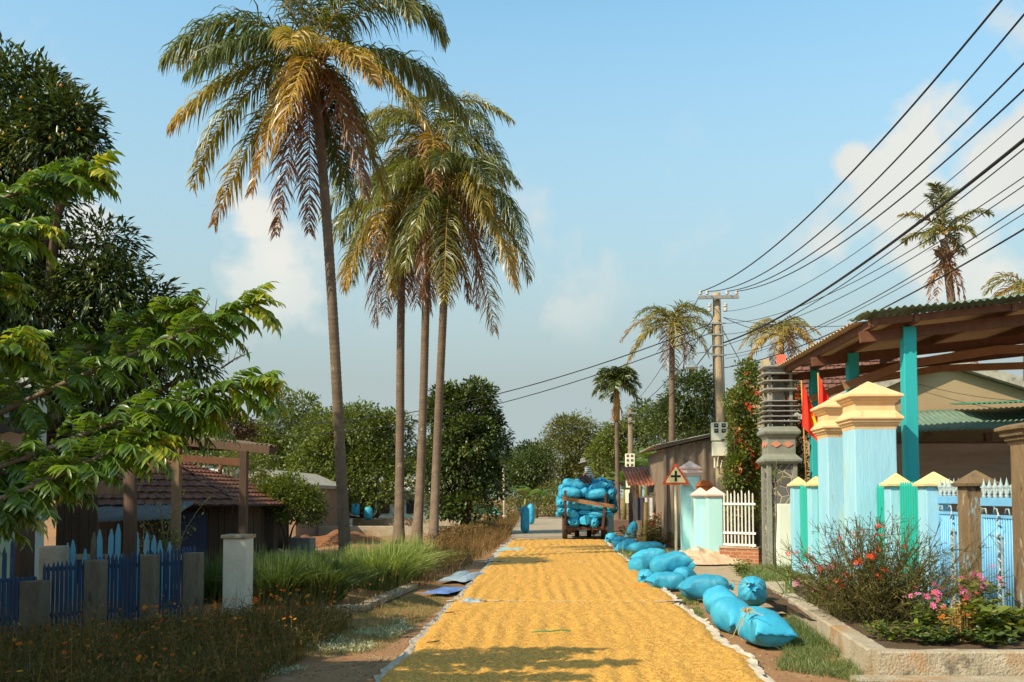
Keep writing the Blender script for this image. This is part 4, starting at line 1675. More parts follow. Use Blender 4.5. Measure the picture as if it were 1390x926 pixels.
for px in (1344, 1373):
 mb = MB()
 x = at(px, 590, 22.4).x
 mb.box(x - .07, x + .07, 22.45, 22.6, 0, z0_ - .05)
 mb.build('post', M_beam, ln)
mb = MB()
zt_ = at(1300, 601, 22.3).z
vs, fs = [], []
nx, ny = 90, 16
for j in range(ny + 1):
 for i in range(nx + 1):
  u, v = i / nx, j / ny
  x = 6.2 + 6.4 * u
  z = zt_ - .02 - v * (zt_ - .15) + .10 * math.sin(u * 9) * math.sin(PI * v) * .4
  y = 22.28 + .07 * nz3(u * 3 + v * 6, v * 9 + u * 4, 2) + .04 * nz3(u * 20, v * 3, 4)
  vs.append((x, y, z))
fs = [(j * (nx + 1) + i, j * (nx + 1) + i + 1, (j + 1) * (nx + 1) + i + 1, (j + 1) * (nx + 1) + i) for j in range(ny) for i in range(nx)]
mb.add(vs, fs)
mb.build('tarpaulin_curtain', mat('brown_tarp', (.30, .21, .14), (.20, .14, .095), scale=2, rough=.55, stretch=(.4, 1, 2.5), spots=((.30, .23, .16), 3, .62)), ln, smooth=True)

# ---------------------------------------------------------------- house with a brown tiled roof
def tile_mat(name, c1, c2, sx, sy, mortar, rough=.8):
 m = new_mat(name)
 nt = m.node_tree
 L = nt.links.new
 out = NN(nt, 'ShaderNodeOutputMaterial')
 b = NN(nt, 'ShaderNodeBsdfPrincipled')
 b.inputs['Roughness'].default_value = rough
 L(b.outputs[0], out.inputs[0])
 tc = NN(nt, 'ShaderNodeTexCoord')
 br = NN(nt, 'ShaderNodeTexBrick')
 br.inputs['Scale'].default_value = 1
 br.inputs['Brick Width'].default_value = sx
 br.inputs['Row Height'].default_value = sy
 br.inputs['Mortar Size'].default_value = .018
 br.inputs['Color1'].default_value = (*c1, 1)
 br.inputs['Color2'].default_value = (*c2, 1)
 br.inputs['Mortar'].default_value = (*mortar, 1)
 L(tc.outputs['UV'], br.inputs['Vector'])
 n = NN(nt, 'ShaderNodeTexNoise')
 n.inputs['Scale'].default_value = 3
 n.inputs['Detail'].default_value = 6
 L(tc.outputs['UV'], n.inputs['Vector'])
 mx = NN(nt, 'ShaderNodeMix', data_type='RGBA', blend_type='MULTIPLY')
 mx.inputs['Factor'].default_value = .8
 L(br.outputs['Color'], mx.inputs['A'])
 cr = NN(nt, 'ShaderNodeValToRGB')
 cr.color_ramp.elements[0].position = .3
 cr.color_ramp.elements[1].position = .7
 cr.color_ramp.elements[0].color = (.55, .5, .45, 1)
 cr.color_ramp.elements[1].color = (1, 1, 1, 1)
 L(n.outputs['Fac'], cr.inputs[0])
 L(cr.outputs[0], mx.inputs['B'])
 L(mx.outputs['Result'], b.inputs['Base Color'])
 bp = NN(nt, 'ShaderNodeBump')
 bp.inputs['Strength'].default_value = .7
 bp.inputs['Distance'].default_value = .02
 L(br.outputs['Fac'], bp.inputs['Height'])
 bp.invert = True
 L(bp.outputs[0], b.inputs['Normal'])
 return m


def roof_plane(name, a, b, c, d, m_, parent, tile=.25, row=.30, thick=.06):
 """stepped tile courses from eave a-b up to ridge d-c"""
 a, b, c, d = map(Vector, (a, b, c, d))
 nn = (b - a).cross(d - a).normalized()
 if nn.z < 0:
  nn = -nn
 rows = max(3, int((d - a).length / row))
 vs, fs, uv = [], [], []
 cols = max(2, int((b - a).length / .09))
 for r_ in range(rows):
  v0, v1 = r_ / rows, (r_ + 1.0) / rows
  base = len(vs)
  for i in range(cols + 1):
   u = i / cols
   q0 = a.lerp(b, u).lerp(d.lerp(c, u), v0)
   q1 = a.lerp(b, u).lerp(d.lerp(c, u), v1)
   wv = .016 * math.sin(2 * PI * (q0 - a).dot((b - a).normalized()) / tile)
   jit = .008 * nz3(i * .7, r_ * 3.1)
   vs += [q0 + nn * (.012), q0 + nn * (.05 + wv + jit), q1 + nn * (.018 + wv * .6)]
   L0 = (b - a).length * u
   uv += [(L0, v0 * rows * row), (L0, v0 * rows * row), (L0, v1 * rows * row)]
  for i in range(cols):
   k = base + i * 3
   fs += [(k, k + 3, k + 4, k + 1), (k + 1, k + 4, k + 5, k + 2)]
 mb = MB()
 mb.add(vs, fs)
 n0 = len(vs)
 mb.add([a, b, c, d, a + nn * .01, b + nn * .01, c + nn * .01, d + nn * .01], [(0, 1, 2, 3), (4, 7, 6, 5), (0, 4, 5, 1), (1, 5, 6, 2), (2, 6, 7, 3), (3, 7, 4, 0)])
 uv += [(0, 0)] * 8
 o = mb.build(name, m_, parent)
 ul = o.data.uv_layers.new(name='UV')
 for lp in o.data.loops:
  ul.data[lp.index].uv = uv[lp.vertex_index]
 return o


M_tileb = tile_mat('brown_tiles', (.20, .085, .06), (.25, .11, .075), .25, .30, (.08, .04, .03))
M_tilered = tile_mat('old_red_tiles', (.16, .06, .032), (.23, .08, .04), .22, .26, (.06, .03, .02))
M_tileor = tile_mat('orange_tiles', (.62, .17, .04), (.70, .22, .06), .22, .26, (.20, .06, .03))
M_redv = mat('red_verge', (.62, .13, .07), (.50, .10, .06), scale=4, rough=.7)
hs_ = thing('tiled_house', (8.5, 30, 0), 'house with brown tiled roof and red verge behind the flags', 'house')
a = at(1069, 575, 28.5)
d = at(1066, 487, 32)
W_ = 6.0
roof_plane('roof', a, a + Vector((W_, 0, 0)), d + Vector((W_, 0, 0)), d, M_tileb, hs_)
mb = MB()
mb.poly_prism([a + Vector((-.28, 0, -.1)), a + Vector((.02, 0, -.1)), a + Vector((.02, 0, .14)), a + Vector((-.28, 0, .14))], d - a)
mb.build('verge', M_redv, hs_)
mb = MB()
mb.box(a.x, a.x + W_, 28.8, 36, 0, a.z - .05)
mb.build('wall', M_beige, hs_)
mb = MB()
mb.poly_prism([(a.x + .05, 28.9, a.z), (a.x + .05, 32, d.z), (a.x + .05, 35.5, a.z)], (.2, 0, 0))
mb.build('gable', M_beige, hs_)
mb = MB()
mb.add([d, d + Vector((W_, 0, 0)), (a.x + W_, 35.6, a.z), (a.x, 35.6, a.z)], [(0, 1, 2, 3)])
mb.build('rear_roof', M_tileb, hs_)

# ---------------------------------------------------------------- grey stone ornamental gate pillar
M_grey = mat('grey_green_moulding', (.25, .27, .22), (.19, .20, .17), scale=6, rough=.8, bump=.4, bscale=30, spots=((.12, .12, .09), 7, .62))
M_slat = mat('grey_roof_slats', (.36, .36, .33), (.22, .22, .21), scale=8, rough=.8, spots=((.10, .09, .08), 9, .62))
M_whitew = mat('whitewash', (.72, .78, .66), (.64, .72, .62), scale=2.2, rough=.85, bump=.2, spots=((.50, .50, .36), 3, .62))


def stone_mat():
 m = new_mat('dark_rubble_stone')
 nt = m.node_tree
 L = nt.links.new
 out = NN(nt, 'ShaderNodeOutputMaterial')
 b = NN(nt, 'ShaderNodeBsdfPrincipled')
 b.inputs['Roughness'].default_value = .8
 L(b.outputs[0], out.inputs[0])
 tc = NN(nt, 'ShaderNodeNewGeometry')
 v = NN(nt, 'ShaderNodeTexVoronoi', feature='DISTANCE_TO_EDGE')
 v.inputs['Scale'].default_value = 5.2
 L(tc.outputs['Position'], v.inputs['Vector'])
 v2 = NN(nt, 'ShaderNodeTexVoronoi')
 v2.inputs['Scale'].default_value = 5.2
 L(tc.outputs['Position'], v2.inputs['Vector'])
 cr = NN(nt, 'ShaderNodeValToRGB')
 cr.color_ramp.elements[0].position = .03
 cr.color_ramp.elements[1].position = .06
 L(v.outputs['Distance'], cr.inputs[0])
 hs = NN(nt, 'ShaderNodeHueSaturation')
 hs.inputs['Saturation'].default_value = .12
 hs.inputs['Value'].default_value = .13
 L(v2.outputs['Color'], hs.inputs['Color'])
 add = NN(nt, 'ShaderNodeMix', data_type='RGBA', blend_type='ADD')
 add.inputs['Factor'].default_value = 1
 add.inputs['B'].default_value = (.025, .022, .022, 1)
 L(hs.outputs[0], add.inputs['A'])
 mx = NN(nt, 'ShaderNodeMix', data_type='RGBA')
 L(cr.outputs[0], mx.inputs['Factor'])
 mx.inputs['A'].default_value = (.40, .33, .24, 1)
 L(add.outputs['Result'], mx.inputs['B'])
 L(mx.outputs['Result'], b.inputs['Base Color'])
 bp = NN(nt, 'ShaderNodeBump')
 bp.inputs['Distance'].default_value = .03
 L(cr.outputs[0], bp.inputs['Height'])
 L(bp.outputs[0], b.inputs['Normal'])
 return m


M_stone = stone_mat()
sy = yof(1058, 4.85)
sp = thing('stone_gate_pillar', (4.85, sy, 0), 'ornate grey pillar faced with dark rubble stone, topped by stacked little roofs', 'pillar')
cx = 4.85
u_ = sy / FPX


def zz(py):
 return at(1058, py, sy - .3).z


mb = MB()
mb.box(cx - .27, cx + .27, sy - .27, sy + .27, -.05, zz(628))
mb.build('shaft', M_stone, sp, bevel=.01)
mb = MB()
for sx in (-1, 1):
 for s2 in (-1, 1):
  mb.box(cx + sx * .27 - .045, cx + sx * .27 + .045, sy + s2 * .27 - .045, sy + s2 * .27 + .045, -.05, zz(626))
mb.build('corner_strips', M_grey, sp, bevel=.005)
mb = MB()
z0 = zz(630)
moulded(mb, cx, sy, [(.30, z0), (.38, z0 + .03), (.40, z0 + .06), (.40, z0 + .10), (.30, z0 + .20), (.29, z0 + .22), (.29, zz(596)), (.31, zz(594)), (.33, zz(592)), (.38, zz(589)), (.39, zz(586)), (.31, zz(579)), (.2, zz(578))])
mb.build('cornice', M_grey, sp, bevel=.004)
mb = MB()
zc = zz(603)
for sx in (-1, 1):
 for (nx_, ny_) in ((0, -1),):
  mb.poly_prism([(cx + sx * .125 - .12, sy - .292, zc), (cx + sx * .125, sy - .292, zc - .07), (cx + sx * .125 + .12, sy - .292, zc), (cx + sx * .125, sy - .292, zc + .07)], (0, -.015, 0))
for sx in (-1, 1):
 mb.poly_prism([(cx - .292, sy + sx * .125 - .12, zc), (cx - .292, sy + sx * .125, zc - .07), (cx - .292, sy + sx * .125 + .12, zc), (cx - .292, sy + sx * .125, zc + .07)], (-.015, 0, 0))
mb.build('diamonds', mat('salmon_paint', (.62, .25, .15), (.55, .22, .14), rough=.7), sp)
mb = MB()
tiers = [(573, .34, .03), (566, .34, .02), (559, .34, .02), (552, .33, .02), (545, .30, .02), (530, .30, .05), (518, .33, .03), (508, .33, .03), (499, .32, .05)]
for py, hw, t_ in tiers:
 z = zz(py)
 moulded(mb, cx, sy, [(hw, z), (hw + .035, z + t_ * .4), (hw + .03, z + t_), (hw * .82, z + t_ + .012)])
for sx in (-1, 1):
 for s2 in (-1, 1):
  mb.box(cx + sx * .22 - .03, cx + sx * .22 + .03, sy + s2 * .22 - .03, sy + s2 * .22 + .03, zz(579), zz(498))
mb.box(cx - .10, cx + .10, sy - .10, sy + .10, zz(579), zz(500))
mb.box(cx - .24, cx + .24, sy - .24, sy + .24, zz(508), zz(499))
mb.build('stacked_roofs', M_slat, sp)
mb = MB()
zl = at(1058, 684, sy - .5).z
mb.box(cx - .16, cx + .34, sy - .62, sy - .32, -.05, zl)
mb.build('whitewashed_wall', M_whitew, label='short whitewashed wall in front of the stone pillar', cat='wall', bevel=.01)

# ---------------------------------------------------------------- white picket gate on a brick base
pa, pb = at(982, 742, 22.6), at(1026, 742, 22.0)
pa.z = pb.z = 0
ztp = at(1000, 672, 22.4).z
zbt = at(1000, 743, 22.4).z
M_wpaint = mat('white_metal_paint', (.78, .78, .72), (.66, .64, .56), scale=9, rough=.5)
t = thing('picket_gate', (pa + pb) / 2, 'white metal picket gate on a low brick base', 'gate')
dv = (pb - pa)
dn = dv.normalized()
mb = MB()
for i in range(9):
 p = pa + dv * ((i + .3) / 9)
 tp_ = ztp + (.06 if i % 2 else 0)
 mb.beam(p + Vector((0, 0, zbt)), p + Vector((0, 0, tp_)), .028, .028)
 mb.tube([p + Vector((0, 0, tp_)), p + Vector((0, 0, tp_ + .05))], [.02, .001], 6)
mb.build('pickets', M_wpaint, t)
mb = MB()
for z in (zbt + .06, zbt + .32, ztp - .2):
 mb.beam(pa + Vector((0, -.03, z)), pb + Vector((0, -.03, z)), .025, .05)
mb.build('rails', M_wpaint, t)


def brick_mat():
 m = tile_mat('orange_brick', (.46, .16, .06), (.38, .12, .05), .22, .075, (.42, .32, .22))
 nt = m.node_tree
 br = [n for n in nt.nodes if n.type == 'TEX_BRICK'][0]
 tc = [n for n in nt.nodes if n.type == 'TEX_COORD'][0]
 geo = NN(nt, 'ShaderNodeNewGeometry')
 sx = NN(nt, 'ShaderNodeSeparateXYZ')
 cb = NN(nt, 'ShaderNodeCombineXYZ')
 nt.links.new(geo.outputs['Position'], sx.inputs[0])
 nt.links.new(sx.outputs[0], cb.inputs[0])
 nt.links.new(sx.outputs[2], cb.inputs[1])
 nt.links.new(cb.outputs[0], br.inputs['Vector'])
 br.inputs['Mortar Size'].default_value = .01
 return m


M_brick = brick_mat()
mb = MB()
mb.beam(pa + Vector((-.05, .05, zbt / 2 - .03)), pb + Vector((.1, .05, zbt / 2 - .03)), .14, zbt + .02)
mb.build('brick_base', M_brick, t)
mb = MB()
mb.beam(pa + Vector((-.05, .05, zbt + .0)), pb + Vector((.1, .05, zbt + .0)), .18, .05)
mb.build('coping', M_kerb, t)

# ---------------------------------------------------------------- pale blue wall with pink capped pillars
M_pink = mat('pink_cap_paint', (.78, .62, .55), (.70, .50, .46), scale=6, rough=.75, spots=((.75, .25, .25), 5, .66))
M_lb2 = mat('pale_aqua_paint', (.36, .68, .70), (.46, .74, .72), scale=2, rough=.75, bump=.2, stretch=(1, 1, .25), spots=[((.62, .58, .42), 1.6, .60)])
q = at(969, 762, 23.4)
zt_ = at(969, 641, 23.3).z
zt_ = at(969, 642, 23.2).z
c1 = G(969, 764)
c1.y += .2


def pcap(hw, z):
 return [(hw, z - .005), (hw + .03, z), (hw + .035, z + .03), (hw + .06, z + .035), (hw + .06, z + .07), (.01, z + .24)]


z1 = at(969, 643, c1.y).z if False else at(969, 640, c1.y).z
z_a = at(969, 641, c1.y - .15).z
pillar('pink_capped_pillar', c1.x + .05, c1.y, .17, at(969, 676 - 0, c1.y).z if False else at(969, 642, c1.y).z * 0 + at(969, 641.5, c1.y).z * 0 + at(969, 675, c1.y).z + .0, pcap(.17, at(969, 675, c1.y).z),
       M_lb2, M_pink, 'low pale aqua pillar with pink cap beside the picket gate', 'low pink capped pillars')
c2_ = at(951, 700, c1.y + 1.6)
pillar('pink_capped_pillar', c2_.x, c2_.y, .16, at(951, 675, c2_.y).z, pcap(.16, at(951, 675, c2_.y).z), M_lb2, M_pink, 'low pale aqua pillar with pink cap, left one of the pair', 'low pink capped pillars')
c3_ = at(937, 700, c1.y + 3.7)
zz3 = at(937, 646, c3_.y).z
pillar('blue_wall_pillar', c3_.x, c3_.y, .24, zz3, [(.24, zz3 - .01), (.27, zz3), (.275, zz3 + .05), (.30, zz3 + .06), (.30, zz3 + .10), (.25, zz3 + .13), (.25, zz3 + .16), (.28, zz3 + .18), (.28, zz3 + .22), (.01, zz3 + .40)],
       M_lb2, M_pink, 'taller pale aqua pillar with pale pyramid cap just right of the road sign')
mb = MB()
mb.beam((c2_.x + .02, c2_.y - .16, .62), (c1.x - .02, c1.y + .17, .62), .10, 1.30)
mb.beam((c3_.x, c3_.y - .24, .72), (c2_.x, c2_.y + .16, .72), .10, 1.50)
mb.build('blue_wall', M_lb2, label='pale aqua plastered wall panels between the pink capped pillars', cat='wall')
mb = MB()
bx = at(958, 665, 25.6)
mb.box(bx.x - .17, bx.x + .17, 25.6, 26.1, 0, at(958, 660, 25.6).z)
mb.frustum(bx.x, 25.85, at(958, 660, 25.6).z, at(958, 652, 25.6).z , .21, .28, .08, .28)
mb.build('orange_letterbox', mat('orange_box', (.55, .15, .04), (.42, .12, .04), rough=.7), label='small orange brown box roof peeping over the pink capped pillars', cat='shrine')

# ---------------------------------------------------------------- crossroads warning sign
sb = G(918, 752)
sg = thing('road_sign', sb, 'red bordered triangular warning sign with black cross on a pale pole', 'road sign')
ztop = at(918, 628, sb.y).z
zbot = at(918, 658, sb.y).z
hwid = at(936.5, 658, sb.y).x - sb.x
mb = MB()
mb.tube([(sb.x, sb.y + .03, -.05), (sb.x, sb.y + .03, zbot + .35)], .035, 10)
mb.build('pole', mat('sign_pole', (.72, .68, .52), (.62, .55, .38), scale=7, rough=.6, stretch=(1, 1, .5), spots=((.42, .20, .08), 5, .62)), sg, smooth=True)


def tri(s, y, d, n=5):
 """rounded triangle prism, scale s about the sign's centre"""
 cz = zbot + (ztop - zbot) * .36
 base = [(-hwid, zbot), (hwid, zbot), (0, ztop)]
 r = .05
 out_ = []
 for i in range(3):
  p = Vector(base[i]); a_ = Vector(base[i - 1]); b_ = Vector(base[(i + 1) % 3])
  p1 = p + (a_ - p).normalized() * r * 1.2
  p2 = p + (b_ - p).normalized() * r * 1.2
  for k in range(n):
   t_ = k / (n - 1)
   q_ = (1 - t_) ** 2 * p1 + 2 * t_ * (1 - t_) * p + t_ * t_ * p2
   out_.append(q_)
 return [Vector((sb.x + q_.x * s, y, cz + (q_.y - cz) * s)) for q_ in out_]


mb = MB()
mb.poly_prism(tri(1, sb.y - .022, 0), (0, .015, 0))
mb.build('sign_border', mat('sign_red', (.72, .09, .03), (.62, .08, .03), scale=9, rough=.45), sg)
mb = MB()
mb.poly_prism(tri(.74, sb.y - .028, 0), (0, .005, 0))
mb.build('sign_face', mat('sign_yellow', (.82, .74, .42), (.78, .68, .34), scale=9, rough=.45), sg)
mb = MB()
cz = zbot + (ztop - zbot) * .38
mb.box(sb.x - .13, sb.x + .13, sb.y - .034, sb.y - .029, cz - .028, cz + .028)
mb.box(sb.x - .03, sb.x + .03, sb.y - .037, sb.y - .0342, cz - .14, cz + .14)
mb.build('cross_symbol', mat('sign_black', (.02, .02, .02), rough=.5), sg)

# ---------------------------------------------------------------- tarp-clad lean-to and board hut by the road
M_greyw = mat('grey_boards', (.24, .19, .14), (.13, .10, .075), scale=3, rough=.9, bump=.6, stretch=(9, 9, .6), spots=((.40, .33, .25), 3, .60))
M_gtarp = mat('grey_brown_sheeting', (.27, .20, .14), (.18, .135, .095), scale=2.5, rough=.6, stretch=(5, 5, .4), spots=((.32, .25, .17), 2, .58))
ts = thing('sheeted_shed', (4.4, 31, 0), 'grey brown shed clad in plastic sheeting behind the road sign', 'shed')
a, b = at(898, 607, 30.5), at(972, 586, 30.5)
mb = MB()
vs, fs = [], []
nx, ny = 60, 14
for j in range(ny + 1):
 for i in range(nx + 1):
  u, v = i / nx, j / ny
  zt_ = a.z + (b.z - a.z) * u - .05
  vs.append((a.x + .1 + (b.x - a.x + .9) * u, 30.5 + .06 * nz3(u * 14, v * 2, 1) + .03 * math.sin(u * 50), zt_ * (1 - v)))
mb.add(vs, [(j * (nx + 1) + i, j * (nx + 1) + i + 1, (j + 1) * (nx + 1) + i + 1, (j + 1) * (nx + 1) + i) for j in range(ny) for i in range(nx)])
vs = []
for j in range(ny + 1):
 for i in range(nx + 1):
  u, v = i / nx, j / ny
  vs.append((a.x + .1 + .05 * nz3(u * 14, v * 2, 7), 30.5 + 5.5 * u, (a.z - .05) * (1 - v)))
mb.add(vs, [(j * (nx + 1) + i, j * (nx + 1) + i + 1, (j + 1) * (nx + 1) + i + 1, (j + 1) * (nx + 1) + i) for j in range(ny) for i in range(nx)])
mb.build('sheeting', M_gtarp, ts, smooth=True)
mb = MB()
corrugated(mb, (a.x - .3, 30.2, a.z + .02), (0, 6, 0), (b.x - a.x + 1.5, 0, (b.z - a.z) * 1.4), 120, 4, .02, 24)
mb.build('roof', M_verge, ts, smooth=True)
mb = MB()
mb.beam((a.x - .25, 30.3, a.z - .05), (b.x + 1, 30.3, b.z + .0 + (b.z - a.z) * .3), .07, .08)
for x in (a.x + .05, b.x + .4):
 mb.box(x, x + .08, 30.40, 30.45, 0, a.z - .05)
mb.build('frame', M_greyw, ts)

hut = thing('board_hut', (4.0, 36, 0), 'low weathered board hut with rusty roof beyond the road sign', 'hut')
hx0, hx1 = at(868, 700, 33.5).x, at(915, 700, 33.5).x
mb = MB()
rn = random.Random(8)
x = hx0
while x < hx1 + .6:
 w = rn.uniform(.13, .22)
 mb.box(x, x + w - .015, 33.5 + rn.uniform(0, .03), 33.54, -.03, 1.62 + rn.uniform(-.12, .12))
 x += w
y = 33.6
while y < 38:
 w = rn.uniform(.13, .22)
 mb.box(hx0, hx0 + .035 + rn.uniform(0, .02), y, y + w - .015, -.03, 1.55 + rn.uniform(-.15, .15))
 y += w
mb.build('boards', M_greyw, hut)
mb = MB()
rz0 = at(880, 660, 34).z
corrugated(mb, (hx0 - .35, 33.7, rz0), (2.6, 0, .1), (0, 3.4, .75), 120, 5, .02, 22, wob=.06, seed=3)
mb.build('roof', mat('rusty_roof', (.33, .10, .05), (.26, .11, .07), scale=3, rough=.85, spots=((.40, .30, .22), 3, .6)), hut, smooth=True)
mb = MB()
for x in (hx0 - .1, hx0 + 1.0, hx0 + 2.0):
 mb.box(x, x + .1, 33.62, 33.72, 1.3, rz0)
mb.build('frame', M_oldwood, hut)
# dark interior: posts with hanging cloths at its front
mb = MB()
ps = G(876, 743)
mb.tube([ps, ps + Vector((.02, 0, 1.35))], .06, 8)
mb.build('yellow_post', mat('ochre_post', (.42, .26, .08), (.30, .18, .06), rough=.8), label='short ochre wooden post in front of the board hut', cat='post', smooth=True)
for px, m_, lab in ((869, mat('dark_cloth', (.05, .05, .07)), 'dark cloth hanging by the ochre post'), (881, mat('pale_cloth', (.50, .50, .48)), 'pale cloth hanging on the board hut'), (905, mat('red_cloth', (.40, .05, .06)), 'red cloth hanging at the right end of the board hut')):
 mb = MB()
 c = at(px, 690, 33.3)
 vs = []
 for j in range(9):
  for i in range(9):
   u, v = i / 8, j / 8
   vs.append((c.x + (u - .5) * .34, c.y + .04 * math.sin(u * 12 + px), c.z + .35 - v * .75))
 mb.add(vs, [(j * 9 + i, j * 9 + i + 1, (j + 1) * 9 + i + 1, (j + 1) * 9 + i) for j in range(8) for i in range(8)])
 mb.build('hanging_cloth', m_, smooth=True, label=lab, cat='cloth')
# small white box post and planter near the second pole
mb = MB()
p = G(828, 727)
mb.box(p.x - .14, p.x + .14, 39.0, 39.3, 0, .95)
mb.build('white_block', M_whitew, label='small white post block half hidden right of the trailer', cat='post', bevel=.01)
mb = MB()
p = at(847, 720, 44)
mb.box(p.x - .5, p.x + .5, 44, 44.6, 0, .5)
mb.build('planter_box', mat('planter', (.20, .12, .09), (.15, .09, .07)), label='brown planter box at the foot of the pole with meter boxes', cat='planter', bevel=.02)

# ================================================================ UTILITY POLES AND WIRES
M_pole = mat('concrete_pole', (.42, .33, .21), (.34, .26, .16), scale=4, rough=.9, bump=.5, stretch=(1, 1, .4), spots=((.18, .13, .08), 4, .60))
M_gal = mat('galvanised', (.36, .36, .34), (.26, .26, .25), scale=8, rough=.5, metal=.3)
M_box = mat('meter_box_paint', (.80, .78, .60), (.70, .68, .52), scale=6, rough=.6)
M_dark = mat('dark_glass', (.03, .03, .03), rough=.3)
M_porc = mat('porcelain', (.62, .58, .52), rough=.35)
M_wire = mat('wire_black', (.02, .02, .022), rough=.6)
P1Y = 28.0
p1t, p1b = at(972.5, 398, P1Y), at(979.5, 672, P1Y)
dirp = (p1t - p1b) / (p1t.z - p1b.z)
p1g = p1b - dirp * p1b.z
up = thing('utility_pole', p1g, 'tall concrete utility pole with cream meter boxes beside the flowering climber', 'utility pole')
mb = MB()
mb.tube([p1g + dirp * z for z in np.linspace(-.1, p1t.z, 8)], list(np.linspace(.175, .11, 8)), 14)
mb.build('pole', M_pole, up, smooth=True)
mb = MB()
ca, cb_ = at(948, 404, P1Y - .2), at(1003, 403, P1Y - .2)
mb.beam(ca, cb_, .08, .09)
mb.build('crossarm', M_gal, up)
ins = []
for px in (951, 960, 987, 1000):
 q = at(px, 402, P1Y - .2)
 q.z = ca.z + .04
 mb = MB()
 mb.lathe([(.02, 0), (.02, .04), (.05, .05), (.05, .08), (.03, .09), (.045, .10), (.045, .13), (.02, .15), (0, .155)], q, 10)
 mb.build('insulator', M_porc, up, smooth=True)
 ins.append(q + Vector((0, 0, .13)))
mb = MB()
for z in (at(972, 418, P1Y).z, at(972, 424, P1Y).z):
 for s_ in (-1, 1):
  c = p1g + dirp * z + Vector((s_ * .22, -.12, 0))
  mb.lathe([(0, 0), (.05, .0), (.06, .03), (.04, .05), (.06, .07), (.05, .1), (0, .1)], c, 10)
mb.build('insulator', M_porc, up, smooth=True)
for i, py in enumerate((440, 455, 470, 483)):
 mb = MB()
 c = p1g + dirp * at(972, py, P1Y).z
 mb.tube([c + Vector((0, 0, -.02)), c + Vector((0, 0, .03))], .142, 14)
 mb.beam(c + Vector((-.22, -.12, 0)), c + Vector((.22, -.12, 0)), .03, .04)
 mb.build('bracket', M_gal, up)


def meter_box(parent, c, w, h, rows, cols, sw=.5):
 mb = MB()
 mb.box(c.x - w / 2, c.x + w / 2, c.y - .12, c.y + .1, c.z - h / 2, c.z + h / 2)
 o = mb.build('meter_box', M_box, parent, bevel=.012)
 for r_ in range(rows):
  for k in range(cols):
   x = c.x + (k - (cols - 1) / 2) * w * .46
   z = c.z + h / 2 - h * (.16 + .30 * r_)
   m2 = MB()
   s_ = w * .13
   m2.box(x - s_, x + s_, c.y - .124, c.y - .118, z - s_, z + s_)
   m2.box(x - s_ * .45, x + s_ * .45, c.y - .128, c.y - .1245, z - s_ * .2, z + s_ * .45, 1)
   q_ = m2.build('meter_window', [M_dark, M_gal])
   q_.parent = o
   q_.location = (0, 0, 0)
 return o


c = at(976.5, 596, P1Y - .25)
meter_box(up, c + Vector((0, 0, .20)), .44, .50, 2, 2)
c2 = c + Vector((0, -.0, -.30))
mb = MB()
mb.box(c2.x - .20, c2.x + .22, c2.y - .13, c2.y + .09, c2.z - .17, c2.z + .22)
mb.tube([c2 + Vector((-.14, 0, -.17)), c2 + Vector((-.14, 0, -.5))], .02, 6)
mb.tube([c2 + Vector((-.05, -.1, -.17)), c2 + Vector((-.09, -.13, -.45)), c2 + Vector((.0, -.14, -.5)), c2 + Vector((.05, -.1, -.3))], .012, 5)
mb.build('junction_box', M_box, up)
# conduit strip on the pole
mb = MB()
mb.tube([p1g + dirp * z + Vector((-.15, -.1, 0)) for z in (c.z + .4, 5.0, 6.4)], .018, 6)
mb.tube([p1g + dirp * z + Vector((.13, -.12, 0)) for z in (c.z + .4, 4.8, 6.3)], .014, 6)
mb.build('conduit', M_wire, up)

# second, smaller pole farther on
P2Y = 52.0
p2 = G(857, 713)
p2y = p2.y
t2 = at(855.5, 556, p2y)
u2 = thing('utility_pole', (p2.x, p2y, 0), 'weathered farther utility pole with white meter boxes, next to the slender palm', 'utility pole')
mb = MB()
mb.tube([(p2.x, p2y, -.1), ((p2.x + t2.x) / 2, p2y, t2.z / 2), (t2.x, p2y, t2.z)], [.17, .15, .12], 10)
mb.build('pole', mat('wood_pole', (.26, .19, .13), (.18, .13, .09), scale=4, rough=.9, bump=.4), u2, smooth=True)
mb = MB()
mb.beam(at(848, 561, p2y - .2), at(864, 561, p2y - .2), .08, .08)
mb.beam(at(850, 572, p2y - .2), at(862, 572, p2y - .2), .06, .06)
mb.build('crossarm', M_gal, u2)
for (px, py, w, h, r_) in ((855, 626, .50, .80, 3), (852.5, 652, .22, .80, 0), (860.5, 650, .12, .70, 0), (851.8, 674, .22, .72, 0)):
 c = at(px, py, p2y - .2)
 if r_:
  meter_box(u2, c, w, h, 3, 2)
 else:
  mb = MB()
  mb.box(c.x - w / 2, c.x + w / 2, c.y - .1, c.y + .08, c.z - h / 2, c.z + h / 2)
  mb.build('junction_box', M_box, u2, bevel=.01)
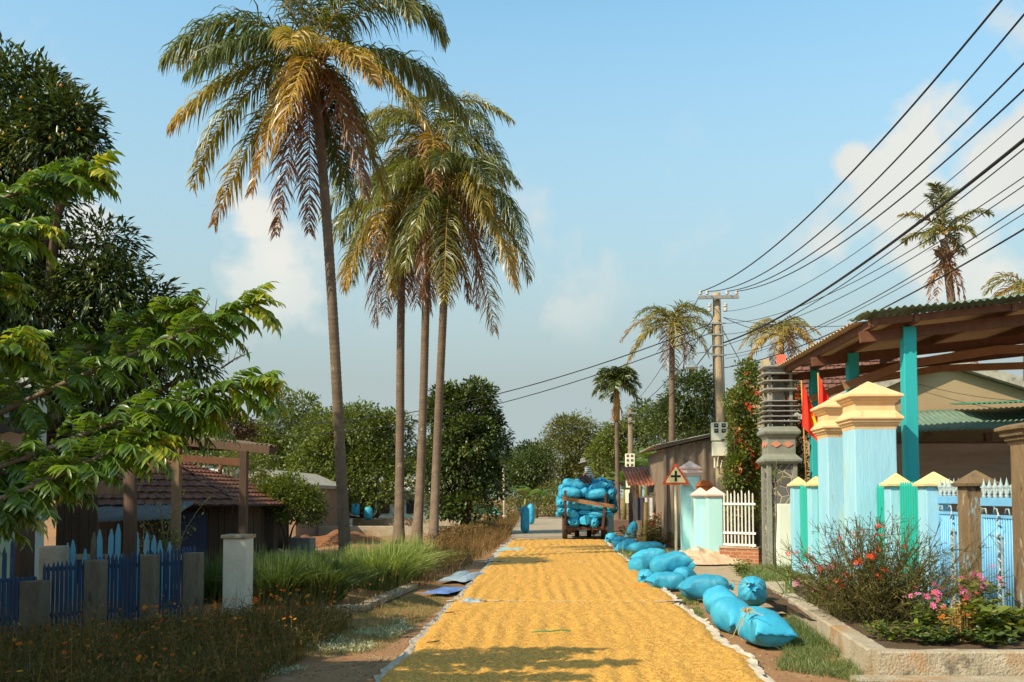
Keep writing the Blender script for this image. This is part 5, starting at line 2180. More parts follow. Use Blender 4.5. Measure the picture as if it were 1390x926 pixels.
# third pole far off, two slim poles at the yard
for (px, pt, pb_, Y, hw, lab) in ((811.5, 590, 650, 95, .13, 'far thin utility pole rising from the trees left of the slender palm'), (816, 596, 655, 110, .11, 'farthest utility pole, just right of another thin one above the trees')):
 a, b = at(px, pt, Y), at(px + .6, 700, Y)
 t = thing('utility_pole', (b.x, Y, 0), lab, 'utility pole')
 mb = MB()
 mb.tube([(b.x, Y, -.1), a], hw, 8)
 mb.build('pole', M_pole, t, smooth=True)
 mb = MB()
 mb.beam(at(px - 7, pt + 3, Y - .2), at(px + 7, pt + 3, Y - .2), .1, .1)
 mb.beam(at(px - 5, pt + 9, Y - .2), at(px + 5, pt + 9, Y - .2), .1, .1)
 mb.build('crossarm', M_gal, t)
M_wpole = mat('pale_pole', (.62, .55, .40), (.52, .45, .32), scale=4, rough=.9)
for (px, pt, pb_, x2, m_, r_, lab) in ((683, 634, 712, 685, M_wpole, .07, 'slim pale post at the left of the road'), (693, 642, 698, 697, M_oldwood, .06, 'leaning brown stick behind the slim pale post'),
                                       (712, 668, 700, 712, M_wpole, .07, 'short pale post behind the standing blue sacks'), (671, 688, 702, 681, M_oldwood, .05, 'brown brace stick leaning against the slim pale post'),
                                       (697, 675, 699, 697, M_wpole, .08, 'stub of pale post just left of the standing sacks'), (590, 600, 720, 590, M_oldwood, .05, 'thin brown pole between the third and fourth palm trunks')):
 Y = 50 if px > 660 else 36
 b = G(x2, pb_) if px > 660 else at(x2, pb_, Y)
 Y = b.y
 a = at(px, pt, Y)
 mb = MB()
 mb.tube([b + Vector((0, 0, -.05)), b.lerp(a, .5), a], r_, 7)
 if px == 683:
  mb.tube([b + Vector((0, 0, -.05)), b + Vector((0, 0, .5))], .13, 8)
 mb.build('post', m_, smooth=True, label=lab, cat='post')
# street lamp on the pole
lp = at(939, 498, P1Y - .3)
t = thing('street_lamp', lp, 'small white bell shaped lamp hanging left of the concrete pole', 'lamp')
mb = MB()
mb.lathe([(.03, .20), (.05, .12), (.16, .02), (.20, -.03), (.19, -.035), (.15, .0), (.04, .1)], lp, 16)
mb.build('shade', mat('lamp_white', (.80, .80, .80), rough=.4), t, smooth=True)
mb = MB()
mb.tube([lp + Vector((0, 0, .2)), lp + Vector((.1, 0, .38)), lp + Vector((.4, .1, .42)), Vector((p1t.x - .1, P1Y - .1, lp.z + .38))], .018, 6)
mb.build('arm', M_gal, t)


def wire(pts, r, label, group='overhead power lines', n=30):
 """smooth sagging cable through the points, given in order of Y"""
 ys = [p.y for p in pts]
 deg = len(pts) - 1
 xx = np.polyfit(ys, [p.x for p in pts], min(1, deg) if deg < 2 else 2)
 zc = np.polyfit(ys, [p.z for p in pts], deg)
 Y = np.linspace(ys[0], ys[-1], n)
 mb = MB()
 mb.tube([(float(np.polyval(xx, y)), float(y), float(np.polyval(zc, y))) for y in Y], r, 5)
 mb.build('power_line', M_wire, label=label, cat='power line', group=group, smooth=True)


def wire3(a, px, py, Xn, r, label, mid=None):
 """wire from a on the pole that leaves the picture at (px,py); it then runs on to a pole behind the camera"""
 d = px_dir(px, py)
 t = Xn / d.x
 nearp = Vector((Xn, d.y * t, CAM_H + d.z * t))
 Yb = nearp.y
 pts = [a, nearp]
 if mid:
  q = px_dir(*mid)
  # place the middle point on the straight plan line between the ends
  dx, dy = nearp.x - a.x, nearp.y - a.y
  s_ = (a.x * q.y - a.y * q.x) / (q.x * dy - q.y * dx)
  X_, Y_ = a.x + dx * s_, a.y + dy * s_
  pts.insert(1, Vector((X_, Y_, CAM_H + q.z * (Y_ / q.y))))
 ys = [p.y for p in pts]
 zc = np.polyfit(ys, [p.z for p in pts], len(pts) - 1)
 xc = np.polyfit([a.y, nearp.y], [a.x, nearp.x], 1)
 Y = np.linspace(a.y, Yb - 4.5, 44)
 mb = MB()
 mb.tube([(float(np.polyval(xc, y)), float(y), float(np.polyval(zc, y))) for y in Y], r, 5)
 mb.build('power_line', M_wire, label=label, cat='power line', group='overhead power lines', smooth=True)


wire3(ins[0], 1360, 0, 4.75, .014, 'topmost power line, leaving the picture through its top edge', (1165, 225))
wire3(ins[1], 1390, 20, 4.95, .012, 'second power line from the top', (1180, 254))
wire3(ins[2], 1390, 86, 5.15, .012, 'third power line from the top', (1180, 285))
wire3(ins[3], 1390, 122, 5.3, .012, 'fourth power line from the top', (1180, 303))
pc = lambda py: p1g + dirp * at(972, py, P1Y).z + Vector((.15, -.12, 0))
wire3(pc(424), 1390, 158, 5.1, .006, 'thin power line just above the thick black cable', (1180, 330))
wire3(pc(466), 1390, 190, 5.1, .022, 'thick black cable below the four upper lines', (1180, 352))
wire3(pc(470), 1390, 202, 5.2, .008, 'thin line directly under the thick black cable', (1180, 362))
wire3(pc(440), 1390, 240, 5.6, .007, 'thin line passing in front of the lone palm crown', (1180, 372))
wire3(pc(455), 1390, 252, 5.7, .007, 'thin line crossing the lone palm just below its crown', (1180, 384))
wire3(pc(483), 1390, 278, 5.6, .008, 'thin line above the lowest pair of lines', (1180, 408))
wire3(pc(483) + Vector((.03, 0, -.1)), 1390, 290, 5.7, .006, 'thin line between the lowest cable and the one above it', (1180, 413))
wire3(pc(500), 1390, 311, 5.7, .012, 'lowest cable, running just over the shed roof', (1180, 428))


def span(a, b, sag, r, label):
 mb = MB()
 pts = []
 for i in range(25):
  t_ = i / 24
  p = Vector(a).lerp(Vector(b), t_)
  p.z -= sag * 4 * t_ * (1 - t_)
  pts.append(p)
 mb.tube(pts, r, 5)
 mb.build('power_line', M_wire, label=label, cat='power line', group='overhead power lines', smooth=True)


lw = Vector((-.1, 0, 0))
span(pc(436) + lw, at(330, 575, 40), .9, .016, 'upper of the two lines running left behind the palms')
span(pc(448) + lw, at(330, 590, 40), .9, .014, 'lower of the two lines running left behind the palms')
span(pc(420) + lw, t2, .5, .014, 'line from the concrete pole back to the farther pole')
span(pc(455) + lw, at(850, 572, p2y), .6, .016, 'second line from the concrete pole back to the farther pole')
span(ca, t2 + Vector((-.3, 0, .1)), .6, .010, 'top line from the crossarm back to the farther pole')
span(pc(432), at(1130, 460, 27), .2, .010, 'line from the concrete pole to the tiled house, upper one')
span(pc(450), at(1050, 560, 26), .1, .010, 'steep line from the concrete pole down to the tiled house')
span(pc(432), at(1180, 440, 25), .15, .008, 'level line from the concrete pole over the tiled house')
span(at(640, 588, 92), at(811, 594, 95), .8, .02, 'far thin line over the tree gap')
span(at(640, 597, 92), at(811, 600, 95), .8, .02, 'lower far thin line over the tree gap')
span(at(1215, 512, 24.1), at(1400, 545, 24.0), .12, .006, 'thin wire drooping across the beige gable wall')

# ================================================================ FLAGS
M_flag = mat('flag_red', (.75, .035, .015), (.66, .03, .015), scale=5, rough=.7)
M_star = mat('flag_yellow', (.85, .62, .03), rough=.7)


def flag(px_top, py_top, px_bot, py_bot, Y, label, seed, wide=.66, drop=.74, hoist=.82):
 top, bot = at(px_top, py_top, Y), at(px_bot, py_bot, Y)
 t = thing('flag', bot, label, 'flag', 'red flags with yellow star')
 mb = MB()
 mb.tube([bot, top + (top - bot).normalized() * .05], .014, 8)
 mb.build('flagpole', mat('bamboo_pole', (.55, .30, .08), rough=.6), t, smooth=True)
 dn_ = (bot - top).normalized()

 def P(u, v, off=0):
  # limp cloth: hoist edge on the pole, the fly falls down in folds
  p = top + dn_ * (v * hoist) + Vector((wide * u * (.45 + .55 * v), 0, -drop * u * (1.0 - .10 * v)))
  f = math.sin(u * 15 + seed + v * 1.5) * .045 * min(1, u * 4) + math.sin(u * 7 + 2 * seed) * .03 * u
  p += Vector((.35 * f * (1 - .3 * v) - .05 * v, -.03 + f - off - .04, 0))
  return p
 n, k = 40, 20
 mb = MB()
 mb.add([P(i / n, j / k) for j in range(k + 1) for i in range(n + 1)], [(j * (n + 1) + i, j * (n + 1) + i + 1, (j + 1) * (n + 1) + i + 1, (j + 1) * (n + 1) + i) for j in range(k) for i in range(n)])
 mb.build('cloth', M_flag, t, smooth=True)
 # five pointed star, conforming to the folds on both faces
 for off in (.006, -.006):
  mb = MB()
  vs = [P(.5, .5, off)]
  ring = []
  for q_ in range(40):
   a = q_ / 40 * 2 * PI
   s_ = (a / (2 * PI) * 5) % 1
   rr = .30 / (1 + 1.55 * (1 - abs(2 * s_ - 1)) ** .8)
   ring.append((a, rr))
  for m_ in range(1, 6):
   for a, rr in ring:
    vs.append(P(.5 + rr * m_ / 5 * math.sin(a) * .68, .5 - rr * m_ / 5 * math.cos(a), off))
  fs = [(0, 1 + q_, 1 + (q_ + 1) % 40) for q_ in range(40)]
  for m_ in range(4):
   fs += [(1 + m_ * 40 + q_, 1 + (m_ + 1) * 40 + q_, 1 + (m_ + 1) * 40 + (q_ + 1) % 40, 1 + m_ * 40 + (q_ + 1) % 40) for q_ in range(40)]
  mb.add(vs, fs)
  mb.build('star', M_star, t)


flag(1088, 520, 1095, 662, yof(1096, 4.75) - 0, 'red flag with yellow star hanging limp on a bamboo pole, the left one', 1.0)
flag(1110.5, 510, 1116, 662, yof(1122, 4.75) + .4, 'red flag on a bamboo pole partly behind the tall gate pillar, the right one', 2.3)
# ================================================================ LEFT SIDE: fences, gateway, shack, far houses
M_dblue = mat('dark_blue_paint', (.028, .060, .125), (.045, .085, .165), scale=5, rough=.7, stretch=(1, 1, .3), spots=((.16, .17, .18), 8, .66))
M_lbp = mat('sky_blue_pickets', (.10, .36, .55), (.16, .42, .58), scale=6, rough=.75, stretch=(1, 1, .3), spots=[((.40, .36, .28), 6, .60)])
M_cpost = mat('mossy_concrete', (.12, .10, .075), (.21, .18, .135), scale=6, rough=.95, bump=.8, stretch=(1, 1, .4), spots=[((.05, .05, .045), 6, .56), ((.40, .38, .33), 9, .68)])
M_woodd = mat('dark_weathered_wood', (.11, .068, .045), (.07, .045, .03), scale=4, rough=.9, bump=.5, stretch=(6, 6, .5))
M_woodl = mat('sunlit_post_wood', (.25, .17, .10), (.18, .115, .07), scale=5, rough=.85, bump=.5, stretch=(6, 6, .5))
fl_r, fl_l = at(262, 700, 11.7), at(-75, 700, 9.9)
fl_r.z = fl_l.z = 0
fdir = (fl_r - fl_l)


def fpt(px):
 """point on the left fence line at pixel column px"""
 d = px_dir(px, 700)
 k = d.x / d.y
 # solve fl_l + s*fdir : x = k*y
 s_ = (k * fl_l.y - fl_l.x) / (fdir.x - k * fdir.y)
 return fl_l + fdir * s_


cols_ = [(264, 750, .10, 'rightmost mossy concrete fence post beside the fence end'), (205, 753, .085, 'mossy concrete fence post in the middle of the dark blue fence'),
         (132, 760, .10, 'pale streaked mossy concrete post of the dark blue fence'), (50, 788, .13, 'wide low concrete fence post near the left edge')]
for px, pt, hw, lab in cols_:
 p = fpt(px)
 zt_ = at(px, pt, p.y).z
 mb = MB()
 mb.box(p.x - hw, p.x + hw, p.y - .09, p.y + .09, -.1, zt_)
 o = mb.build('fence_post', M_cpost, bevel=.015, label=lab, cat='post', group='mossy concrete fence posts')
rn = random.Random(3)
for k, (pa_, pb_, t0, t1, lab) in enumerate([(206, 262, 750, 745, 'dark blue slat fence section at the right end, next to the gap'), (134, 203, 758, 751, 'dark blue slat fence section between the two middle posts'),
                                             (58, 130, 770, 760, 'dark blue slat fence section left of the pale streaked post'), (-60, 46, 795, 786, 'dark blue slat fence section at the left edge, lower than the rest')]):
 t = thing('slat_fence', fpt((pa_ + pb_) / 2), lab, 'fence', 'dark blue slat fence sections')
 mb = MB()
 a, b = fpt(pa_), fpt(pb_)
 n = max(5, int((b - a).length / .043))
 for i in range(n + 1):
  u = i / n
  p = a.lerp(b, u)
  zt_ = at((pa_ + (pb_ - pa_) * u), t0 + (t1 - t0) * u, p.y).z + rn.uniform(-.025, .02)
  w = .0155
  tl = rn.uniform(-.006, .006)
  M_ = Matrix.Translation((p.x, p.y - .04, 0)) @ Matrix.Rotation(tl, 4, 'Y')
  M_ = Matrix.Translation((0, .10, 0)) @ M_
  mb.box(-w, w, -.008, .008, -.02, zt_ - .03, 0, M_)
  mb.add([M_ @ Vector(q) for q in ((-w, -.008, zt_ - .03), (w, -.008, zt_ - .03), (w, .008, zt_ - .03), (-w, .008, zt_ - .03), (0, -.006, zt_ + .03), (0, .006, zt_ + .03))], [(0, 1, 4), (3, 5, 2), (1, 2, 5, 4), (0, 4, 5, 3)])
 mb.build('slats', M_dblue, t)
 mb = MB()
 for z in (.22, .62 if t1 > 780 else .72):
  mb.beam(a + Vector((0, .09, z)), b + Vector((0, .09, z)), .02, .045)
 mb.build('rails', M_dblue, t)
# two tall slats at the far left
t = thing('tall_slats', fpt(10), 'two tall pointed dark blue slats rising above the fence at the left edge', 'fence slats')
for px, pt in ((5, 741), (16, 728)):
 mb = MB()
 p = at(px, 800, 10.7)
 zt_ = at(px, pt, 10.7).z
 mb.box(p.x - .022, p.x + .022, 10.69, 10.71, -.02, zt_ - .08)
 mb.add([(p.x - .022, 10.69, zt_ - .08), (p.x + .022, 10.69, zt_ - .08), (p.x, 10.70, zt_)], [(0, 1, 2)])
 mb.build('slat', M_dblue, t)
# sky blue picket fence behind
BY = 13.4
t = thing('picket_fence', (at(140, 750, BY).x, BY, 0), 'sky blue weathered picket fence behind the dark blue one', 'fence')
for px, pt, wear in ((79, 741, 1), (90, 737, 0), (101, 733, 0), (114, 745, 1), (125, 722, 2), (137, 719, 0), (148.5, 718, 1), (159, 711, 1), (170, 716, 0), (185, 721, 0), (196.5, 723, 1), (206, 727, 0), (219, 733, 0), (232, 736, 1)):
 mb = MB()
 w = .035
 x = at(px, 740, BY).x
 zt_ = at(px, pt, BY).z
 M_ = Matrix.Translation((x, BY, 0)) @ Matrix.Rotation(rn.uniform(-.03, .05), 4, 'Y')
 mb.poly_prism([M_ @ Vector(q) for q in ((-w, 0, .1), (w, 0, .1), (w, 0, zt_ - .13), (.006, 0, zt_), (-.006, 0, zt_), (-w, 0, zt_ - .13))], (0, .02, 0))
 mb.build('picket', M_lbp if wear < 2 else M_cpost, t)
mb = MB()
z = at(150, 756, BY).z
mb.box(at(60, 750, BY).x, at(252, 750, BY).x, BY + .022, BY + .06, z - .04, z + .035)
mb.build('rail', mat('bare_rail_wood', (.45, .33, .22), (.35, .24, .15), scale=6, rough=.9), t)
mb = MB()
mb.box(at(60, 750, BY).x, at(252, 750, BY).x, BY + .022, BY + .06, .25, .32)
mb.build('rail', mat('bare_rail_wood', (.45, .33, .22), (.35, .24, .15), scale=6, rough=.9), t)
mb = MB()
a, b = at(52, 742, 12.9), at(80, 742, 12.9)
mb.box(a.x, b.x, 12.9, 13.2, -.05, a.z)
mb.build('concrete_block_post', mat('pale_lichen_concrete', (.50, .44, .34), (.34, .29, .21), scale=6, rough=.9, bump=.6), label='thick pale concrete post with lichen behind the dark blue fence', cat='post', bevel=.02)

# white gateway pillar and wooden gateway with little roof
wp = G(320, 842)
mb = MB()
zt_ = at(319, 731, wp.y).z
hw = (at(334.5, 780, wp.y).x - at(303, 780, wp.y).x) / 2
cxp = at(318.5, 780, wp.y).x
wpo = thing('white_pillar', (cxp, wp.y, 0), 'short white stained pillar at the garden gateway', 'pillar')
mb.box(cxp - hw, cxp + hw, wp.y - .02, wp.y + 2 * hw, -.1, zt_)
M_wst = mat('stained_white_render', (.66, .62, .52), (.54, .50, .40), scale=4, rough=.85, bump=.4, spots=[((.30, .25, .18), 4, .62), ((.72, .68, .55), 2, .6)])
mb.build('shaft', M_wst, wpo, bevel=.012)
mb = MB()
mb.box(cxp - hw - .025, cxp + hw + .025, wp.y - .045, wp.y + 2 * hw + .02, zt_, zt_ + .045)
mb.build('cap', M_kerb, wpo, bevel=.01)
gt = thing('wooden_gateway', (at(285, 700, 13.2).x, 13.2, 0), 'dark wooden gateway with a thin corrugated roof behind the white pillar', 'gateway')
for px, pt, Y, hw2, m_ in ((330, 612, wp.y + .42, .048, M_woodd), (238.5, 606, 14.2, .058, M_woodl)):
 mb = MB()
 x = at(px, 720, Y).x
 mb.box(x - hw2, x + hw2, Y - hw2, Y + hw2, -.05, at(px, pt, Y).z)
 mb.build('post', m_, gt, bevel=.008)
mb = MB()
Yg = wp.y + .42
mb.beam(at(232, 598, 14.3), at(370, 611, Yg - .1), .10, .11)
mb.beam(at(200, 606, 15.2), at(330, 606, Yg + 1.1), .08, .12)
mb.build('roof_beam', M_woodd, gt, bevel=.006)
mb = MB()
mb.beam(at(246, 622, 14.2), at(330, 628, Yg), .06, .10)
mb.build('cross_rail', M_oldwood, gt, bevel=.006)
mb = MB()
a, b = at(226, 592, 14.4), at(374, 605, Yg - .25)
c = at(214, 590, 16.2)
corrugated(mb, a, b - a, c - a, 160, 4, .012, 26, wob=.03)
mb.build('roof', mat('dark_roof_metal', (.09, .065, .05), (.15, .12, .10), scale=5, rough=.8), gt, smooth=True)
# dark round posts and a beam of the yard at the left
for px, pt, Y, r_, lab in ((33, 690, 12.2, .115, 'thick dark round post at the left edge behind the fence'), (176, 634, 12.6, .085, 'dark round post in the middle, behind the sky blue pickets')):
 mb = MB()
 x = at(px, 720, Y).x
 mb.tube([(x, Y, -.05), (x + .01, Y, 1), (x - .01, Y, at(px, pt, Y).z)], [r_ * 1.1, r_, r_ * .95], 12)
 mb.build('round_post', M_woodd, smooth=True, label=lab, cat='post')
mb = MB()
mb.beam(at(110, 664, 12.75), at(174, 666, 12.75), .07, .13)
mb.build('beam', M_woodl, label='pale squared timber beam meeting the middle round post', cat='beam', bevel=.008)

# wooden shack with red tiled hip roof
sk = thing('wooden_shack', (-8.4, 23, 0), 'dark board shack with an old red tiled roof behind the pickets', 'shack')
ze = at(300, 690, 21).z
e0, e1 = at(95, 690, 21), at(330, 688, 21)
r0_, r1_ = at(150, 612, 23.6), at(212, 616, 23.6)
e0.z = e1.z = ze = 1.30
roof_plane('roof', e0, e1, r1_, r0_, M_tilered, sk)
mb = MB()
bk = Vector((e1.x + .2, 26.4, ze))
roof_plane('hip_roof', e1, bk, r1_, r1_ + Vector((0, .01, 0)), M_tilered, sk)
mb.add([bk, (e0.x, 26.4, ze), r0_, r1_], [(0, 1, 2, 3)])
mb.build('rear_roof', M_tilered, sk)
mb = MB()
x = e0.x + .3
while x < e1.x - .35:
 w = rn.uniform(.12, .2)
 mb.box(x, x + w - .014, 21.5 + rn.uniform(0, .03), 21.55, -.5, ze + .02)
 x += w
y = 21.6
while y < 26:
 w = rn.uniform(.12, .2)
 mb.box(e1.x - .40, e1.x - .36 + rn.uniform(0, .02), y, y + w - .014, -.5, ze - .02)
 y += w
mb.build('boards', M_woodd, sk)
mb = MB()
d0 = at(262, 715, 21.4)
mb.box(d0.x - .38, d0.x + .30, 21.40, 21.47, -.5, ze - .12)
mb.build('door', mat('faded_blue_door', (.05, .06, .12), (.04, .045, .08), scale=5, rough=.8), sk)
mb = MB()
a = at(80, 694, 19.4)
b = at(268, 671, 21.2)
corrugated(mb, (a.x, 19.6, .98), (b.x - a.x, 0, .08), (0, 1.9, .42), 120, 4, .014, 26, wob=.03)
mb.build('awning', mat('grey_awning', (.17, .17, .18), (.11, .115, .12), scale=4, rough=.7), sk, smooth=True)
mb = MB()
x = at(76, 700, 17).x
while x < at(131, 700, 17).x:
 w = rn.uniform(.12, .18)
 mb.box(x, x + w - .012, 17 + rn.uniform(0, .02), 17.05, -.1, at(100, 652, 17).z + rn.uniform(-.05, .05))
 x += w
mb.build('board_wall', M_woodd, label='tall dark board wall standing between the two round posts', cat='wall')
# house at the far left edge
lh = thing('whitewashed_house', (-9.5, 17, 0), 'pale house with a red eave glimpsed through leaves at the left edge', 'house')
a = at(38, 700, 15)
mb = MB()
mb.box(a.x - 6, a.x, 15, 15.5, -.1, 3.35)
mb.build('wall', mat('pale_house_wall', (.56, .58, .54), (.46, .49, .45), scale=2, rough=.9), lh)
mb = MB()
mb.box(a.x - 6, a.x + .02, 14.97, 15.03, at(20, 562, 15).z, at(20, 552, 15).z)
mb.build('painted_band', mat('teal_band', (.05, .28, .34), rough=.7), lh)
mb = MB()
corrugated(mb, (a.x - 6, 13.9, at(20, 583, 14).z - .05), (6.5, 0, 0), (0, 1.2, .35), 100, 3, .02, 24)
mb.build('eave', M_tilered, lh, smooth=True)
mb = MB()
b = at(23, 700, 13.8)
mb.box(b.x - .35, b.x, 13.75, 13.85, -.1, at(20, 690, 13.8).z)
mb.build('green_board', mat('pale_green_board', (.32, .46, .34), (.26, .38, .29), scale=4, rough=.8), label='pale green board standing at the left edge beside the thick round post', cat='board')

# sunlit orange tiled roof and farther houses
oh = thing('orange_roof_house', (-11.5, 31, 0), 'small house with bright orange tiled roof behind the shack', 'house')
e0, e1 = at(255, 672, 29.5), at(312, 672, 29.5)
r0_, r1_ = at(258, 647, 31.5), at(299, 645, 31.5)
roof_plane('roof', e0, e1, r1_, r0_, M_tileor, oh, tile=.24, row=.28)
mb = MB()
mb.box(e0.x + .1, e1.x - .2, 29.8, 34, -.4, e0.z - .03)
mb.build('wall', M_woodd, oh)
mb = MB()
mb.tube([r1_, e1], .07, 6)
mb.tube([r0_, r1_], .07, 6)
for k in range(3):
 q = r0_.lerp(r1_, .2 + .3 * k)
 mb.tube([q, q + Vector((0, 0, .14))], [.05, .02], 6)
mb.tube([r1_, r1_ + Vector((0, 0, .35))], [.08, .04], 6)
mb.build('ridge_tiles', M_tileor, oh, smooth=True)
wh = thing('white_house', (-15.5, 45, 0), 'flat white house block behind the orange roof', 'house')
a, b = at(247, 640, 44), at(303, 640, 44)
mb = MB()
mb.box(a.x, b.x, 44, 50, -.3, at(270, 636, 44).z)
mb.build('wall', mat('white_render', (.66, .70, .70), (.58, .62, .62), scale=2, rough=.85), wh)
mb = MB()
mb.box(a.x - .2, at(281, 640, 44).x, 43.7, 50.2, at(270, 636, 44).z, at(270, 633, 44).z + .03)
mb.build('roof', M_verge, wh)
mb = MB()
q = at(285, 641, 43.9)
mb.box(q.x - .3, q.x + .3, 43.92, 43.98, q.z - .45, q.z + .05)
mb.build('window', M_dark, wh)
th_ = thing('gabled_house', (-11, 38, 0), 'tan gabled house with brown roof edge behind the round bush', 'house')
apx, l_, r_ = at(360, 642, 37), at(308, 664, 37), at(402, 660, 37)
mb = MB()
mb.poly_prism([(l_.x, 37, -.4), (r_.x, 37, -.4), (r_.x, 37, r_.z), (apx.x, 37, apx.z), (l_.x, 37, l_.z)], (0, 8, 0))
mb.build('wall', mat('tan_boards', (.36, .23, .16), (.28, .17, .11), scale=3, rough=.9, stretch=(6, 6, .5)), th_)
mb = MB()
for e in (l_, r_):
 d = (e - apx) * 1.12
 mb.poly_prism([apx, apx + d, apx + d + Vector((0, 0, .14)), apx + Vector((0, 0, .14))], (0, 8.6, 0))
mb.v = [(p[0], p[1] - .4, p[2]) for p in mb.v]
mb.build('roof', M_verge, th_)
mb = MB()
q = at(337, 705, 36.9)
mb.box(q.x - .12, q.x + .12, 36.85, 36.95, -.4, 1.2)
q = at(346, 700, 36.9)
mb.box(q.x - .28, q.x + .2, 36.9, 36.97, -.4, 1.1)
mb.build('door', M_whitew, th_)
ph_ = thing('pale_house', (-8, 58, 0), 'pale single storey house glimpsed between the palm trunks', 'house')
a, b = at(448, 690, 56), at(625, 690, 56)
mb = MB()
mb.box(a.x, b.x, 56, 64, -.2, at(500, 682, 56).z + .6)
mb.build('wall', mat('pale_green_wall', (.52, .60, .52), (.45, .52, .46), scale=2, rough=.85), ph_)
for px in (470, 520, 560, 600):
 q = at(px, 690, 55.9)
 mb = MB()
 mb.box(q.x - .35, q.x + .35, 55.92, 55.98, q.z - .3, q.z + .5)
 mb.build('window', M_dark, ph_)
mb = MB()
corrugated(mb, (a.x - .5, 55.2, at(500, 682, 56).z + .5), (b.x - a.x + 1, 0, 0), (0, 5, 1.1), 120, 3, .03, 40)
mb.build('roof', M_verge, ph_, smooth=True)

# planter, mound and clutter in the left yard
mb = MB()
a, b = at(387, 732, 25), at(421, 732, 25)
ztp_ = at(400, 731, 25).z
mb.box(a.x, b.x, 25, 25.6, -.35, ztp_)
mb.build('concrete_trough', mat('grey_trough', (.26, .25, .24), (.20, .19, .18), scale=5, rough=.9, bump=.4), label='square grey concrete trough below the round bush', cat='planter', bevel=.02)
mb = MB()
b = at(352, 735, 23.8)
mb.box(b.x - .9, b.x + .35, 23.8, 24.1, -.4, at(350, 700, 23.8).z)
mb.build('dark_fence_boards', M_woodd, label='dark board screen behind the lemongrass, left of the trough', cat='fence')


def mound(px, py, Y, rx, ry, h, name, m_, label, seed, cat='mound'):
 c = at(px, py, Y)
 c.z = -.15
 mb = MB()
 n = 40
 vs = []
 for j in range(n + 1):
  for i in range(n + 1):
   u, v = i / n * 2 - 1, j / n * 2 - 1
   e = max(0, 1 - (u * u + v * v))
   vs.append((c.x + u * rx, c.y + v * ry, c.z - .1 + h * e * (1 + .5 * nz3(u * 2 + seed, v * 2)) + .12 * e * nz3(u * 9, v * 9, seed)))
 mb.add(vs, [(j * (n + 1) + i, j * (n + 1) + i + 1, (j + 1) * (n + 1) + i + 1, (j + 1) * (n + 1) + i) for j in range(n) for i in range(n)])
 mb.build(name, m_, smooth=True, kind='structure', label=label, cat=cat)


M_red = mat('red_soil', (.28, .12, .05), (.18, .08, .035), scale=4, rough=1, bump=.8)
mound(455, 715, 34, 2.2, 2.5, .55, 'earth_mound', M_red, 'mound of red earth behind the lemongrass', 2)
mound(310, 720, 33, 2.6, 2.2, .8, 'earth_mound', M_red, 'mound of red earth behind the gateway', 5)
mb = MB()
rn = random.Random(5)
for i in range(26):
 c = at(rn.uniform(380, 420), 762, 22.5 + rn.uniform(-.4, .4))
 c.z = rn.uniform(0, .28)
 a = rn.uniform(0, PI)
 M_ = Matrix.Translation(c) @ Euler((rn.uniform(-.4, .4), rn.uniform(-.4, .4), a)).to_matrix().to_4x4()
 mb.box(-.11, .11, -.06, .06, -.03, .03, 0, M_)
mb.build('brick_rubble', mat('dusty_brick', (.30, .17, .11), (.38, .27, .20), rough=.9), kind='stuff', label='little heap of broken bricks behind the lemongrass', cat='rubble')
# ================================================================ TREES AND PLANTS
def g(*c):
 return tuple(c)


L_mango = leaf_mat('mango_leaves', [(0, g(.030, .052, .011)), (.6, g(.065, .10, .018)), (.9, g(.14, .17, .03)), (1, g(.20, .15, .04))], .2, .4)
L_bright = leaf_mat('feather_leaves', [(0, g(.040, .090, .008)), (.5, g(.095, .18, .012)), (.8, g(.20, .30, .018)), (1, g(.50, .45, .03))], .38, .38, .16)
L_dark = leaf_mat('jackfruit_leaves', [(0, g(.028, .050, .010)), (.6, g(.066, .098, .015)), (.9, g(.13, .165, .024)), (1, g(.24, .23, .05))], .22, .4)
L_mid = leaf_mat('mid_green_leaves', [(0, g(.060, .088, .010)), (.6, g(.135, .175, .018)), (.9, g(.22, .26, .028)), (1, g(.32, .27, .05))], .35, .5)
L_olive = leaf_mat('olive_leaves', [(0, g(.075, .085, .016)), (.6, g(.155, .165, .030)), (1, g(.24, .23, .05))], .35, .55)
L_palm = leaf_mat('palm_leaves', [(0, g(.035, .055, .014)), (.28, g(.09, .12, .020)), (.5, g(.20, .195, .024)), (.70, g(.42, .29, .03)), (.84, g(.36, .18, .05)), (1, g(.20, .09, .045))], .32, .42, .14)
L_banana = leaf_mat('banana_leaves', [(0, g(.06, .14, .02)), (.7, g(.12, .22, .03)), (1, g(.26, .22, .05))], .5, .4)
L_grass = leaf_mat('grass_blades', [(0, g(.045, .080, .020)), (.5, g(.10, .16, .035)), (.8, g(.21, .26, .07)), (1, g(.36, .35, .14))], .35, .5)
L_lemon = leaf_mat('lemongrass_blades', [(0, g(.09, .15, .05)), (.5, g(.22, .31, .08)), (1, g(.42, .47, .16))], .35, .5)
L_dry = leaf_mat('dry_weeds', [(0, g(.10, .055, .025)), (.35, g(.20, .10, .035)), (.7, g(.32, .19, .07)), (.85, g(.12, .11, .03)), (1, g(.07, .09, .02))], .3, .7, .03)
L_weed = leaf_mat('weed_stems', [(0, g(.07, .06, .014)), (.4, g(.12, .12, .02)), (.65, g(.24, .13, .035)), (1, g(.36, .17, .05))], .3, .6, .05)
L_flow = leaf_mat('orange_petals', [(0, g(.55, .09, .015)), (.6, g(.75, .19, .02)), (.85, g(.75, .36, .03)), (1, g(.75, .50, .05))], .3, .7, .02)
L_pink = leaf_mat('pink_petals', [(0, g(.65, .10, .28)), (.7, g(.80, .22, .45)), (1, g(.70, .07, .10))], .3, .7, .02)
